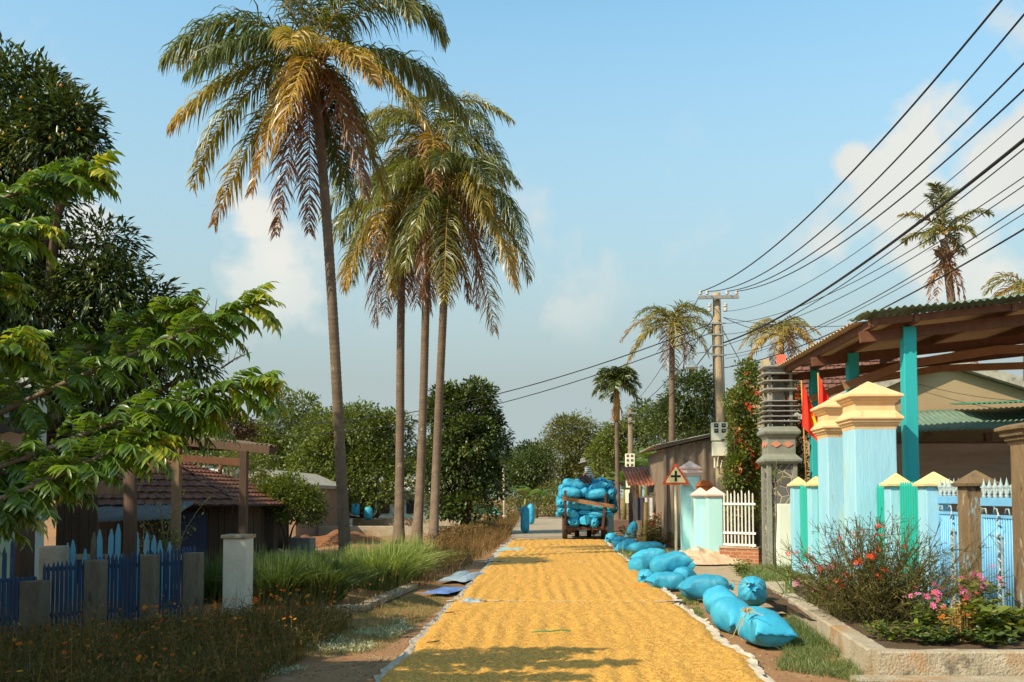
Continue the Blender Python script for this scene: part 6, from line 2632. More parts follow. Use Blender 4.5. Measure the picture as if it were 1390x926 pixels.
L_mixf = leaf_mat('climber_petals', [(0, g(.70, .04, .02)), (.5, g(.75, .08, .03)), (.55, g(.80, .38, .18)), (1, g(.82, .60, .35))], .3, .7, .02)
L_silver = leaf_mat('silver_leaves', [(0, g(.30, .33, .20)), (1, g(.58, .58, .42))], .2, .7, .02)
L_wiry = leaf_mat('wiry_bush', [(0, g(.08, .07, .02)), (.4, g(.14, .11, .03)), (.7, g(.14, .17, .035)), (1, g(.27, .16, .06))], .2, .6, .04)
M_bark = mat('bark', (.14, .095, .06), (.08, .055, .035), scale=9, rough=.95, bump=.8, stretch=(1, 1, .3))
M_barkg = mat('grey_bark', (.20, .16, .11), (.12, .10, .07), scale=9, rough=.95, bump=.8, stretch=(1, 1, .3))


def lob(px, py, Y, r, ry=None, depth=None):
 c = at(px, py, Y)
 k = Y / FPX
 rx = r * k
 return (c.x, c.y, c.z, rx, (depth if depth is not None else rx), (ry or r) * k)


def tree(name, base, lobes, lmat, label, cat='tree', group=None, clumps=500, per=18, cr=.45, ll=.16, lw=.07, seed=1, r0=.18, droop=.3, bark=None, fork=.4, shell=.5, tmpl=LEAF4, low=-.6, rs=(0, 1)):
 t = thing(name, base, label, cat, group)
 mb = MB()
 limbs(mb, base, r0, [(l[0], l[1], l[2] - l[5] * .1) for l in lobes], seed, fork)
 mb.build('trunk', bark or M_bark, t, smooth=True)
 lm = LeafMesh()
 cloud(lm, lobes, clumps, per, cr, ll, lw, seed, droop, tmpl, shell, low, rs)
 lm.build('crown', lmat, t)
 return t


def copy_thing(src, loc, rz, s, label, group=None, name=None):
 o = src.copy()
 COL.objects.link(o)
 o.location = loc
 o.rotation_euler = (0, 0, rz)
 o.scale = (s, s, s)
 o['label'] = label
 if group:
  o['group'] = group
 for ch in src.children:
  c = ch.copy()
  COL.objects.link(c)
  c.parent = o
 return o


# ---------------------------------------------------------------- mango tree, upper left
Y = 17.0
ml = [lob(40, 150, Y, 62, 60), lob(85, 190, Y - .4, 52, 60), lob(110, 220, Y, 28, 34), lob(20, 220, Y, 70, 60), lob(70, 280, Y, 40, 26), lob(10, 110, Y, 30, 30), lob(130, 335, Y, 42, 24),
      lob(160, 340, Y + .3, 24, 22), lob(150, 400, Y, 58, 50), lob(190, 440, Y + .4, 50, 50), lob(60, 440, Y, 90, 70), lob(230, 480, Y, 46, 44), lob(265, 500, Y + .3, 28, 26), lob(120, 500, Y, 90, 50),
      lob(20, 380, Y, 60, 60), lob(-60, 300, Y, 90, 150), lob(20, 320, Y + 1, 50, 60), lob(20, 540, Y + .5, 90, 60), lob(170, 545, Y + .6, 70, 44), lob(-180, 380, Y + 1, 120, 130), lob(-120, 480, Y + 2, 120, 80)]
tree('mango_tree', (-10.2, 17.5, 0), ml, L_mango, 'tall dark mango tree with ripening fruit at the upper left', clumps=3300, per=17, cr=.33, ll=.19, lw=.050, seed=5, r0=.35, droop=.55, fork=.30, shell=.35)
mt = bpy.data.objects['mango_tree']
lm = LeafMesh()
rng = np.random.default_rng(7)
fp = np.array([tuple(at(rng.uniform(0, 135), rng.uniform(110, 250), Y - 1.0)) for _ in range(15)])
octv = [(0, 0, .6), (.5, 0, 0), (0, .5, 0), (-.5, 0, 0), (0, -.5, 0), (0, 0, -.6)]
octf = [(0, 1, 2), (0, 2, 3), (0, 3, 4), (0, 4, 1), (5, 2, 1), (5, 3, 2), (5, 4, 3), (5, 1, 4)]
lm.scatter(octv, octf, fp, np.tile(np.eye(3), (len(fp), 1, 1)), np.full((len(fp), 3), .065), rng.random(len(fp)))
lm.build('mangoes', leaf_mat('mango_fruit', [(0, g(.45, .28, .04)), (.6, g(.62, .36, .04)), (1, g(.60, .14, .05))], .05, .5), mt, smooth=True, kind='stuff')
# bare twigs at its right edge
mb = MB()
rn = random.Random(2)
for (a, b) in (((262, 440), (285, 405)), ((300, 500), (342, 478)), ((270, 450), (300, 418))):
 p, q = at(*a, 17), at(*b, 17)
 mb.tube([p, p.lerp(q, .5) + Vector((0, 0, .04)), q], [.02, .014, .005], 5)
 for k in range(6):
  s_ = p.lerp(q, .25 + .12 * k)
  mb.tube([s_, s_ + Vector((rn.uniform(-.15, .2), 0, rn.uniform(.08, .28)))], [.007, .003], 4)
mb.build('bare_twigs', M_bark, mt)

# ---------------------------------------------------------------- feathery leaved tree close to the camera (left)
LEAFP = ([(0, 0, 0), (.30, .10, .03), (.5, .35, .06), (.40, .65, .02), (0, 1.08, -.20), (-.40, .65, .02), (-.5, .35, .06), (-.30, .10, .03), (0, .2, -.01), (0, .5, -.02), (0, .8, -.07)],
         [(0, 1, 8), (1, 2, 8), (2, 9, 8), (2, 3, 9), (3, 10, 9), (3, 4, 10), (4, 5, 10), (5, 9, 10), (5, 6, 9), (6, 8, 9), (6, 7, 8), (7, 0, 8)])


def compound_leaf(lm, mbt, p, d, L_, pairs, ll, lw, rng, rbase, sag=.9):
 """pinnate leaf: arching midrib with paired drooping leaflets"""
 n = pairs + 1
 pts = [p]
 dd = d / np.linalg.norm(d)
 for i in range(n):
  dd = dd + np.array([0, 0, -sag / n * .9])
  dd /= np.linalg.norm(dd)
  pts.append(pts[-1] + dd * L_ / n)
 pts = np.array(pts)
 if mbt is not None:
  mbt.tube([Vector(q) for q in pts], list(np.linspace(.0035, .0015, len(pts))), 4)
 P, D, Sc, Rr, U = [], [], [], [], []
 for i in range(1, n + 1):
  t_ = i / n
  tan = pts[i] - pts[i - 1]
  tan /= np.linalg.norm(tan)
  side = np.cross(tan, [0, 0, 1.0])
  nn_ = np.linalg.norm(side)
  side = side / nn_ if nn_ > .15 else np.array([1.0, 0, 0])
  for s_ in ((-1, 1) if i < n else (0,)):
   dr = side * s_ * .85 + tan * (.62 if s_ else 1) + np.array([0, 0, -.42]) + rng.normal(0, .13, 3)
   P.append(pts[i])
   D.append(dr)
   l_ = ll * (.72 + .5 * math.sin(PI * min(1, t_ * .85 + .1))) * rng.uniform(.85, 1.12)
   Sc.append((lw * l_ / ll, l_, l_))
   Rr.append(rbase + rng.uniform(-.12, .15))
   U.append(np.cross(side, tan) * (1 if np.cross(side, tan)[2] > 0 else -1) + rng.normal(0, .25, 3))
 D = np.array(D)
 lm.scatter(LEAFP[0], LEAFP[1], np.array(P), frames(D, up=np.array(U)), np.array(Sc), np.array(Rr))


def feather_tree():
 Yf = 6.8
 base = (-5.9, 6.5, 0)
 t = thing('feathery_tree', base, 'bright green feathery-leaved tree reaching in from the left in the foreground', 'tree')
 rng = np.random.default_rng(21)
 brs = [([(-160, 640), (0, 560), (120, 505), (220, 465), (300, 432), (343, 412)], 0, 1.0), ([(-160, 690), (40, 620), (150, 575), (240, 545), (310, 528), (350, 520)], -.3, 1.0),
           ([(-160, 600), (20, 530), (110, 480), (180, 440), (245, 414)], .3, 1.0), ([(-160, 720), (0, 680), (90, 640), (150, 612), (200, 604)], -.5, .9),
           ([(-160, 500), (-60, 480), (0, 470), (28, 462)], -.4, .9), ([(-160, 380), (-60, 300), (20, 262), (80, 240), (122, 232)], 0, 1.0), ([(-160, 420), (-60, 340), (0, 318), (40, 312)], -.3, .8),
           ([(-160, 740), (-40, 700), (20, 670), (60, 655)], -.2, .9), ([(-160, 690), (30, 640), (100, 600), (160, 590)], .4, .8),
           ([(-160, 460), (-80, 420), (-20, 398), (6, 390)], .2, .7), ([(-160, 760), (-60, 730), (0, 700), (30, 690)], .3, .8),
           ([(-160, 700), (40, 632), (140, 590), (230, 575), (275, 562)], -.15, .9)]
 tb = MB()
 hub = Vector((-5.6, 6.6, 1.9))
 tb.tube([Vector(base) - Vector((0, 0, .1)), Vector((-5.95, 6.5, .9)), hub, Vector((-5.4, 6.7, 3.2))], [.13, .11, .09, .05], 10)
 lm = LeafMesh()
 ribs = MB()
 for pts, dy, dens in brs:
  P = [at(x, y, Yf + dy) for x, y in pts]
  st = hub if P[0].z < 3 else Vector((-5.4, 6.7, 3.1))
  full = [st] + P
  # smooth
  sm = []
  for i in range(len(full) - 1):
   for k in range(4):
    sm.append(full[i].lerp(full[i + 1], k / 4))
  sm.append(full[-1])
  for _ in range(3):
   sm = [sm[0]] + [(sm[i - 1] + sm[i] * 2 + sm[i + 1]) / 4 for i in range(1, len(sm) - 1)] + [sm[-1]]
  N = len(sm)
  tb.tube(sm, [.024 * (1 - i / N) + .004 for i in range(N)], 6, 0, True)
  arr = np.array([tuple(q) for q in sm])
  seg = np.linalg.norm(np.diff(arr, axis=0), axis=1)
  cum = np.concatenate([[0], np.cumsum(seg)])
  s0 = max(0, cum[-1] - 2.0)
  s_ = s0
  i = 0
  while s_ < cum[-1]:
   k = np.searchsorted(cum, s_) - 1
   k = max(0, min(k, N - 2))
   f = (s_ - cum[k]) / seg[k]
   p = arr[k] * (1 - f) + arr[k + 1] * f
   tan = (arr[k + 1] - arr[k]) / seg[k]
   a = i * 2.4 + rng.uniform(-.4, .4)
   side = np.cross(tan, [0, 0, 1.0])
   side /= np.linalg.norm(side)
   up = np.cross(side, tan)
   near_tip = (s_ - s0) / (cum[-1] - s0)
   d = tan * (.5 + .5 * near_tip) + (side * math.cos(a) + up * (.15 + math.sin(a) * .8)) * .9
   compound_leaf(lm, ribs, p, d, rng.uniform(.26, .42) * (1 - .25 * near_tip), int(rng.integers(8, 11)), rng.uniform(.080, .118), rng.uniform(.026, .034), rng, rng.uniform(.05, .60) + .35 * near_tip ** 4, sag=1.2 - .2 * near_tip)
   i += 1
   s_ += (.055 - .033 * near_tip) / dens
  for k in range(5):
   d = np.array([tan[0], rng.normal(0, .4), rng.uniform(-.3, .7)])
   compound_leaf(lm, ribs, arr[-1], d, rng.uniform(.16, .26), 6, .07, .024, rng, .88, sag=1.0)
 tb.build('trunk', M_barkg, t, smooth=True)
 lm.build('crown', L_bright, t, smooth=False)
 ribs.build('leaf_stalks', mat('leaf_stalk', (.16, .20, .04), rough=.6), t)


feather_tree()

# trees outside the picture, up-sun, whose shade lies over the left garden
for i, (x, y, s_, lab) in enumerate([(-7.9, 4.6, .88, 'dense tree left of the camera, the one nearest to it'), (-8.7, 7.9, .95, 'dense tree left of the camera beside the fence'), (-10.6, 6.7, 1.05, 'dense tree farther left behind the fence line'),
                                     (-11.6, 10.7, 1.1, 'dense tree at the left beyond the whitewashed house'), (-14.2, 14.5, 1.35, 'dense tree left of the mango tree')]):
 if i == 0:
  z, r = 4.5, 2.1
  sh0 = tree('shade_tree', (0, 0, 0), [(0, 0, z, r, r, r * .75), (1, .4, z - .5, r * .6, r * .7, r * .5), (-1, -.5, z + .5, r * .6, r * .6, r * .5)], L_mid, lab, clumps=620, per=16, cr=.5, ll=.26, lw=.12, seed=33, r0=.2, group='shade trees left of the garden')
  sh0.location = (x, y, 0)
  sh0.scale = (s_, s_, s_)
 else:
  copy_thing(sh0, (x, y, 0), i * 1.9, s_, lab, 'shade trees left of the garden')

# ---------------------------------------------------------------- coconut palms
def frond(lm, ribs, C, K, T, rng, nleaf=74, ll=.62, w=.034, c0=.3, tipc=0.0, droop=1.0, spread=.8, rib_r=.022, ribc=None, segs=3):
 C, K, T = (np.array(tuple(v), float) for v in (C, K, T))
 ts = np.linspace(0, 1, 16)
 path = lambda t: ((1 - t) ** 2)[:, None] * C + (2 * t * (1 - t))[:, None] * K + (t ** 2)[:, None] * T
 tang = lambda t: nrm((2 * (1 - t))[:, None] * (K - C) + (2 * t)[:, None] * (T - K))
 if ribs is not None:
  ribs.tube([Vector(p) for p in path(ts)], [rib_r * (1 - .8 * t) for t in ts], 5, 0, False)
 t = np.linspace(.10, .995, nleaf)
 t = t + rng.normal(0, .004, nleaf)
 p, tn = path(t), tang(t)
 upv = np.array([0, 0, 1.0])
 side = np.cross(tn, upv)
 bad = np.linalg.norm(side, axis=1) < .25
 # near vertical ribs: keep a steady side direction
 gside = np.cross(nrm((T - C)[None])[0] * np.array([1, 1, .2]), upv)
 gside = gside / (np.linalg.norm(gside) + 1e-6)
 side = np.where(bad[:, None], side * .3 + gside[None], side)
 side = nrm(side)
 upn = nrm(np.cross(side, tn))
 Ls = ll * (np.sin(PI * np.clip(.12 + .80 * t, 0, 1)) ** .55) * np.where(t > .85, 1 - (t - .85) * 2.2, 1)
 for s_ in (-1, 1):
  N = nleaf
  keep = rng.random(N) > .04
  d = side * s_ * (spread + rng.normal(0, .13, (N, 1))) + tn * (.55 + .4 * t[:, None] + rng.normal(0, .17, (N, 1))) + upn * (.15 + rng.normal(0, .24, (N, 1)))
  d = nrm(d)
  q = p.copy()
  L_ = Ls * rng.uniform(.65, 1.15, N)
  V = np.zeros((N, 2 * (segs + 1), 3))
  ww = np.array([.55, 1, .75, .06]) if segs == 3 else np.array([.6, 1, .06])
  g_ = (.16 + rng.uniform(.3, 1.0, N) * droop)
  tw = rng.normal(0, .5, N)
  for k in range(segs + 1):
   wv = nrm(tn * np.cos(tw)[:, None] + upn * np.sin(tw)[:, None] - 0)
   wv = nrm(wv - d * np.sum(wv * d, 1, keepdims=True))
   V[:, 2 * k] = q - wv * w * ww[k] / 2
   V[:, 2 * k + 1] = q + wv * w * ww[k] / 2
   if k < segs:
    q = q + d * (L_ / segs)[:, None]
    d = nrm(d + np.array([0, 0, -1.0]) * (g_ * (1.0 if k == 0 else 1.5))[:, None])
  F = np.asarray([(2 * k, 2 * k + 1, 2 * k + 3, 2 * k + 2) for k in range(segs)])[None] + (np.arange(N) * 2 * (segs + 1))[:, None, None]
  base = c0 + rng.normal(0, .05, N) + tipc * t ** 2
  rv = np.repeat(base, 2 * (segs + 1)) + np.tile(np.repeat(np.linspace(0, .10, segs + 1), 2), N)
  m_ = np.repeat(keep, 1)
  V = V[m_]
  F = F[:len(V)]
  rv = rv.reshape(N, -1)[m_].ravel()
  lm.add(V.reshape(-1, 3), F.reshape(-1, 4), rv)


def trunk_mat():
 m = mat('palm_trunk', (.19, .135, .09), (.11, .078, .055), scale=3.5, rough=.9, bump=.5, bscale=30, spots=[((.36, .29, .20), 4, .62), ((.08, .055, .04), 5, .62)])
 return m


M_ptr = trunk_mat()
M_rib = mat('palm_rib', (.46, .26, .035), (.36, .22, .04), scale=5, rough=.5)
M_fib = mat('palm_fibre', (.20, .10, .045), (.12, .06, .03), scale=9, rough=.9)
M_coco = mat('green_coconut', (.22, .26, .035), (.30, .30, .05), scale=9, rough=.5)


def palm_trunk(pts, r0, r1, parent, ring=.11, seed=0):
 """ringed trunk with a swollen foot"""
 pts = [Vector(p) for p in pts]
 L_ = sum((b - a).length for a, b in zip(pts[:-1], pts[1:]))
 n = int(L_ / ring) * 3
 # arc-length resample with quadratic smoothing
 arr = np.array([tuple(p) for p in pts])
 cum = np.concatenate([[0], np.cumsum(np.linalg.norm(np.diff(arr, axis=0), axis=1))])
 u = cum / cum[-1]
 deg = min(3, len(pts) - 1)
 cx_, cy_, cz_ = (np.polyfit(u, arr[:, k], deg) for k in range(3))
 P, Rr = [], []
 rn = random.Random(seed)
 for i in range(n + 1):
  t = i / n
  P.append((np.polyval(cx_, t), np.polyval(cy_, t), np.polyval(cz_, t)))
  r = r0 + (r1 - r0) * t ** .7
  r *= 1 + .35 * math.exp(-t * L_ / .35) + .12 * math.exp(-t * L_ / 1.5)
  r *= (1.035, .975, 1.0)[i % 3] * (1 + rn.uniform(-.012, .012))
  Rr.append(r)
 mb = MB()
 mb.tube(P, Rr, 16)
 return mb.build('trunk', M_ptr, parent, smooth=True)


def crown_heart(parent, c, r, seed, cocos=True, coco_pos=None):
 rn = random.Random(seed)
 mb = MB()
 c = Vector(c)
 for k in range(16):
  a = k * 2.4
  d = Vector((math.cos(a), math.sin(a), rn.uniform(-.1, .9)))
  mb.tube([c + Vector((0, 0, -.35)), c + d * r * .5 + Vector((0, 0, -.1)), c + d * r * 1.3], [r * .35, r * .3, r * .10], 6)
 mb.build('leaf_bases', M_fib, parent, smooth=True)
 lm = LeafMesh()
 rng = np.random.default_rng(seed)
 P = np.tile(np.array(tuple(c)), (90, 1)) + rng.normal(0, r * .4, (90, 3))
 D = nrm(rng.normal(size=(90, 3)) + np.array([0, 0, -1.0]))
 lm.scatter(LEAF4[0], LEAF4[1], P, frames(D, rng=rng), np.stack([np.full(90, .035), rng.uniform(.3, .7, 90), np.full(90, .3)], 1), rng.uniform(.85, 1, 90))
 lm.build('dry_fibres', L_palm, parent)
 if cocos:
  for q in coco_pos or [c + Vector((math.cos(a) * r * 1.0, math.sin(a) * r * 1.0, -.22 + .1 * math.sin(a * 3))) for a in (3.6, 4.2, 4.9, 5.6)]:
   m2 = MB()
   m2.lathe([(0, -.13), (.06, -.115), (.10, -.06), (.115, .01), (.09, .08), (.04, .115), (0, .12)], q, 12)
   m2.build('coconut', M_coco, parent, smooth=True)


def palm_px(name_label, C, trunk_pts, r0, r1, fronds, seed, rlab=None, **kw):
 base = Vector(trunk_pts[0])
 t = thing('coconut_palm', (base.x, base.y, 0), name_label, 'palm tree', 'coconut palms')
 palm_trunk(trunk_pts, r0, r1, t, seed=seed)
 rng = np.random.default_rng(seed)
 for (K, T, c0, tipc, dr, L_, n_) in fronds:
  lm, rb = LeafMesh(), MB()
  s0 = Vector(C) + (Vector(K) - Vector(C)).normalized() * .12
  frond(lm, rb, s0, K, T, rng, nleaf=n_, ll=L_, c0=c0, tipc=tipc, droop=dr, **kw)
  fo = lm.build('frond', L_palm, t)
  r_ = rb.build('rib', M_rib, smooth=True)
  r_.parent = fo
  r_.location = Vector((0, 0, 0)) - t.location
 return t


# nearest palm: fronds traced to their tips
PY = 21.8
C1 = at(421, 78, PY)
F1 = []


def f1(k, t, ky, ty, c0, tipc=0, dr=1.0, L_=.66, n=112):
 F1.append((at(k[0], k[1], PY + ky), at(t[0], t[1], PY + ty), c0 + .03, tipc, dr, L_ * 1.5, n + 34))


f1((322, -20), (221, 82), -.3, -.8, .18, .1, 1.0, .72)
f1((318, 36), (240, 86), .5, 1.4, .22, .3, .9, .66)
f1((345, 20), (258, 100), -.9, -1.8, .12, .1, 1.1, .7)
f1((318, 78), (232, 172), -.5, -1.0, .30, .38, 1.0, .62)
f1((300, 120), (262, 254), .6, .9, .30, .3, 1.0, .55)
f1((360, 130), (290, 305), .4, .8, .24, .6, .8, .58)
f1((395, 60), (340, 265), -.8, -1.4, .50, .3, .8, .55)
f1((418, 55), (372, 210), -1.4, -1.6, .66, .05, .6, .5)
f1((402, 130), (375, 318), -.5, -.9, .84, .2, .4, .5)
f1((420, 130), (420, 318), .5, .9, .88, .15, .4, .5)
f1((440, 130), (478, 275), .7, 1.1, .10, .1, .6, .6)
f1((470, 95), (525, 262), .2, .6, .30, .25, .8, .6)
f1((462, 110), (498, 268), -.7, -1.0, .86, .12, .5, .5)
f1((455, 140), (465, 250), 1.0, 1.9, .12, .1, .6, .62)
f1((495, 38), (585, 178), -1.0, -1.4, .52, .10, .8, .58)
f1((470, 40), (508, 112), -1.6, -2.3, .62, .05, .6, .56)
f1((560, 45), (632, 162), .4, .8, .18, .15, 1.1, .66)
f1((545, 55), (606, 140), 1.2, 2.2, .22, .2, 1.0, .62)
f1((545, -60), (604, 52), .2, .5, .18, .15, 1.0, .68)
f1((505, -90), (560, 25), -.8, -1.6, .30, .1, .9, .64)
f1((480, -100), (560, -60), .8, 1.8, .22, .1, .8, .62)
f1((395, -90), (350, -40), -.4, -.8, .45, .2, .8, .58)
f1((370, -60), (320, -70), .8, 1.5, .22, .1, .9, .62)
f1((425, -110), (420, -190), -.3, -.6, .30, 0, .5, .5)
f1((450, -100), (480, -160), .3, 1.0, .28, 0, .6, .55)
f1((395, 20), (395, 62), -2.2, -3.4, .48, .15, .8, .56)
f1((450, -20), (470, 60), 2.0, 3.2, .20, .1, .8, .6)
tp1 = [G(470, 768) + Vector((0, 0, -.05)), at(463, 640, PY), at(456, 500, PY), at(447, 350, PY), at(437, 220, PY), at(429, 130, PY), at(423, 84, PY)]
pm1 = palm_px('nearest and tallest coconut palm, with a dark trunk and green coconuts', C1, tp1, .125, .105, F1, 3, w=.036)
crown_heart(pm1, C1, .34, 4, True, [at(404, 68, PY - .5), at(409, 77, PY - .6), at(420, 73, PY - .55), at(376, 96, PY - .4), at(379, 104, PY - .4), at(382, 100, PY - .2)])


def auto_palm(label, C, trunk_pts, r0, r1, n, length, seed, olive=.25, dead=3, L_=.62, nleaf=70, parts=True, w=.036, up=.5, hang=1.0, segs=3, yellow=.3, HR=1.0):
 rn = random.Random(seed)
 fr = []
 C = Vector(C)
 for i in range(n):
  a = i * 2.39996 + rn.uniform(-.4, .4)
  age = i / n                                     # 0 young (upright) .. 1 old (hanging)
  el = R(78 - 125 * age ** .9 * hang)
  Lf = length * rn.uniform(.78, 1.14) * (1 - .12 * age)
  h = Vector((math.cos(a), math.sin(a), 0))
  d0 = h * math.cos(el) + Vector((0, 0, math.sin(el)))
  K = C + d0 * Lf * .52
  T_ = C + h * Lf * HR * (.80 * math.cos(el * .5) if el > 0 else .45 + .3 * math.cos(el)) + Vector((0, 0, Lf * (.55 * math.sin(el) - .42 - .34 * age)))
  c0 = olive + rn.uniform(-.16, .12) + (rn.uniform(.16, .38) if (rn.random() < yellow and age > .3) else 0)
  if i >= n - dead:
   c0 = .86 + rn.uniform(-.04, .06)
   T_ = C + h * Lf * .22 + Vector((0, 0, -Lf * .85))
   K = C + h * Lf * .25 + Vector((0, 0, -Lf * .1))
  fr.append((K, T_, c0, .22 * (age > .5), .8 if age < .9 else .4, L_ * 1.4, nleaf))
 if parts:
  t = palm_px(label, C, trunk_pts, r0, r1, fr, seed, w=w, segs=segs)
  crown_heart(t, C, .32, seed)
  return t
 base = Vector(trunk_pts[0])
 t = thing('coconut_palm', (base.x, base.y, 0), label, 'palm tree', 'coconut palms')
 palm_trunk(trunk_pts, r0, r1, t, ring=.2, seed=seed)
 lm, rb = LeafMesh(), MB()
 rng = np.random.default_rng(seed)
 for (K, T_, c0, tipc, dr, LL, nn_) in fr:
  frond(lm, rb, C, K, T_, rng, nleaf=nn_, ll=LL, c0=c0, tipc=tipc, droop=dr, w=w, rib_r=.035, segs=segs)
 lm.build('crown', L_palm, t)
 rb.build('ribs', M_rib, t, smooth=True)
 return t


p2y_, p3y_, p4y_ = 33.5, 32.6, 31.6
auto_palm('coconut palm with the pale straight trunk, its drooping crown lowest and left of the trio', at(549, 285, p2y_), [G(541, 737), at(543, 640, p2y_), at(543, 520, p2y_), at(545, 400, p2y_), at(548, 295, p2y_)], .165, .125, 28, 4.8, 12, olive=.46, dead=6, L_=.78, nleaf=96, yellow=.55, HR=.84)
auto_palm('coconut palm in the middle of the trio, its crown highest', at(584, 190, p3y_), [G(565, 741), at(571, 640, p3y_), at(576, 500, p3y_), at(580, 330, p3y_), at(584, 200, p3y_)], .155, .12, 24, 4.0, 25, olive=.40, dead=4, L_=.72, nleaf=84, yellow=.3)
auto_palm('coconut palm with the curved trunk at the right of the trio', at(610, 268, p4y_), [G(588, 748), at(592, 640, p4y_), at(598, 500, p4y_), at(604, 380, p4y_), at(609, 278, p4y_)], .15, .12, 28, 4.5, 38, olive=.28, dead=3, L_=.76, nleaf=96, yellow=.25, HR=.84)

# palms on the right
auto_palm('coconut palm behind the dark leafy tree, left of the concrete pole', at(912, 440, 56), [at(912, 700, 56), at(912, 560, 56), at(912, 450, 56)], .2, .15, 22, 3.5, 51, olive=.40, dead=2, L_=.55, nleaf=46, parts=False, w=.05, segs=2, hang=.78, HR=1.05)
auto_palm('yellowing coconut palm above the tiled house, right of the concrete pole', at(1061, 452, 58), [at(1062, 700, 58), at(1062, 560, 58), at(1061, 460, 58)], .2, .15, 20, 3.1, 52, olive=.52, dead=0, L_=.5, nleaf=44, parts=False, w=.05, segs=2, hang=.8, HR=1.05)
auto_palm('coconut palm at the right edge beyond the shed roof', at(1392, 392, 50), [at(1394, 700, 50), at(1394, 560, 50), at(1392, 400, 50)], .2, .15, 17, 3.0, 53, olive=.45, dead=1, L_=.55, nleaf=40, parts=False, w=.05, segs=2)
# lone palm with dead skirt
PYR = 40
CR = at(1281, 318, PYR)
fr = []
for (k, t, ky, ty, c0, dr) in [((1255, 285), (1222, 292), 0, -.4, .45, 1), ((1240, 310), (1228, 330), .5, 1, .35, 1), ((1262, 270), (1262, 268), 0, .1, .18, .5), ((1280, 260), (1297, 262), .3, .6, .18, .5), ((1298, 285), (1312, 300), .5, .8, .2, 1),
                              ((1315, 275), (1347, 292), 0, -.2, .3, 1), ((1305, 295), (1322, 320), -.6, -1, .35, 1), ((1262, 300), (1252, 335), -.5, -.8, .3, 1), ((1295, 320), (1308, 345), .3, .5, .35, 1), ((1275, 255), (1268, 250), -.4, -.8, .16, .4),
                              ((1284, 262), (1283, 255), .5, 1, .15, .4), ((1300, 300), (1295, 330), .8, 1.5, .25, .8), ((1268, 300), (1265, 330), .8, 1.3, .25, .8)]:
 fr.append((at(*k, PYR + ky), at(*t, PYR + ty), c0, .1, dr, .55, 46))
t = thing('coconut_palm', (at(1303, 600, PYR).x, PYR, 0), 'lone coconut palm with a skirt of dead fronds rising behind the shed roof', 'palm tree', 'coconut palms')
palm_trunk([Vector((at(1303, 600, PYR).x, PYR, 0)), at(1296, 450, PYR), at(1288, 380, PYR), at(1281, 325, PYR)], .19, .15, t, ring=.16, seed=4)
rng = np.random.default_rng(8)
lm, rb = LeafMesh(), MB()
for (K, T_, c0, tipc, dr, LL, nn_) in fr:
 frond(lm, rb, CR, K, T_, rng, nleaf=nn_, ll=LL, c0=c0, tipc=tipc, droop=dr, w=.05, rib_r=.03, segs=2)
lm.build('crown', L_palm, t)
lm = LeafMesh()
for (k, tt) in [((1262, 365), (1262, 410)), ((1275, 360), (1270, 415)), ((1298, 362), (1302, 410)), ((1308, 370), (1309, 412)), ((1268, 375), (1258, 390)), ((1290, 350), (1292, 400))]:
 frond(lm, rb, at(1284, 355, PYR), at(*k, PYR - .3), at(*tt, PYR - .3), rng, nleaf=22, ll=.4, c0=.93, droop=.3, w=.06, rib_r=.025, segs=2)
lm.build('dead_fronds', L_palm, t)
rb.build('ribs', M_rib, t, smooth=True)
crown_heart(t, at(1284, 345, PYR), .35, 9, False)

# slender areca palm by the farther pole
AY = 49
t = thing('areca_palm', (at(838, 700, AY).x, AY, 0), 'slender areca palm with a ball of short dark fronds and an orange crownshaft', 'palm tree')
cA = at(837, 520, AY)
palm_trunk([Vector((at(839, 700, AY).x, AY, 0)), at(838, 640, AY), at(837, 570, AY)], .12, .10, t, ring=.2, seed=5)
mb = MB()
mb.tube([at(837, 572, AY), at(837, 545, AY), at(836, 522, AY)], [.15, .17, .09], 12)
mb.build('crownshaft', mat('orange_crownshaft', (.50, .24, .07), (.36, .24, .06), scale=4, rough=.6), t, smooth=True)
lm, rb = LeafMesh(), MB()
rng = np.random.default_rng(14)
for i in range(22):
 a = i * 2.4
 el = R(80 - 100 * i / 21)
 h = Vector((math.cos(a), math.sin(a), 0))
 L_ = 1.25
 K = cA + (h * math.cos(el) + Vector((0, 0, math.sin(el)))) * L_ * .6 + Vector((0, 0, .1))
 T_ = cA + h * L_ * (.45 + .45 * math.cos(el)) + Vector((0, 0, L_ * (1.0 * math.sin(el) - .45)))
 frond(lm, rb, cA, K, T_, rng, nleaf=30, ll=.62, c0=.20, droop=.7, w=.075, rib_r=.02, segs=2)
for s_ in (-.25, .3):
 frond(lm, rb, at(837, 545, AY), at(837, 545, AY) + Vector((s_, 0, -.3)), at(837, 580, AY) + Vector((s_, -.1, -.3)), rng, nleaf=16, ll=.3, c0=.85, droop=.3, w=.06, rib_r=.02, segs=2)
lm.build('crown', L_palm, t)

# ---------------------------------------------------------------- broadleaf trees in the middle distance
def T1(label, px, Y, lobes, lmat, **k):
 b = at(px, 720, Y)
 return tree(k.pop('name', 'leafy_tree'), (b.x, Y, -.1), lobes, lmat, label, **k)


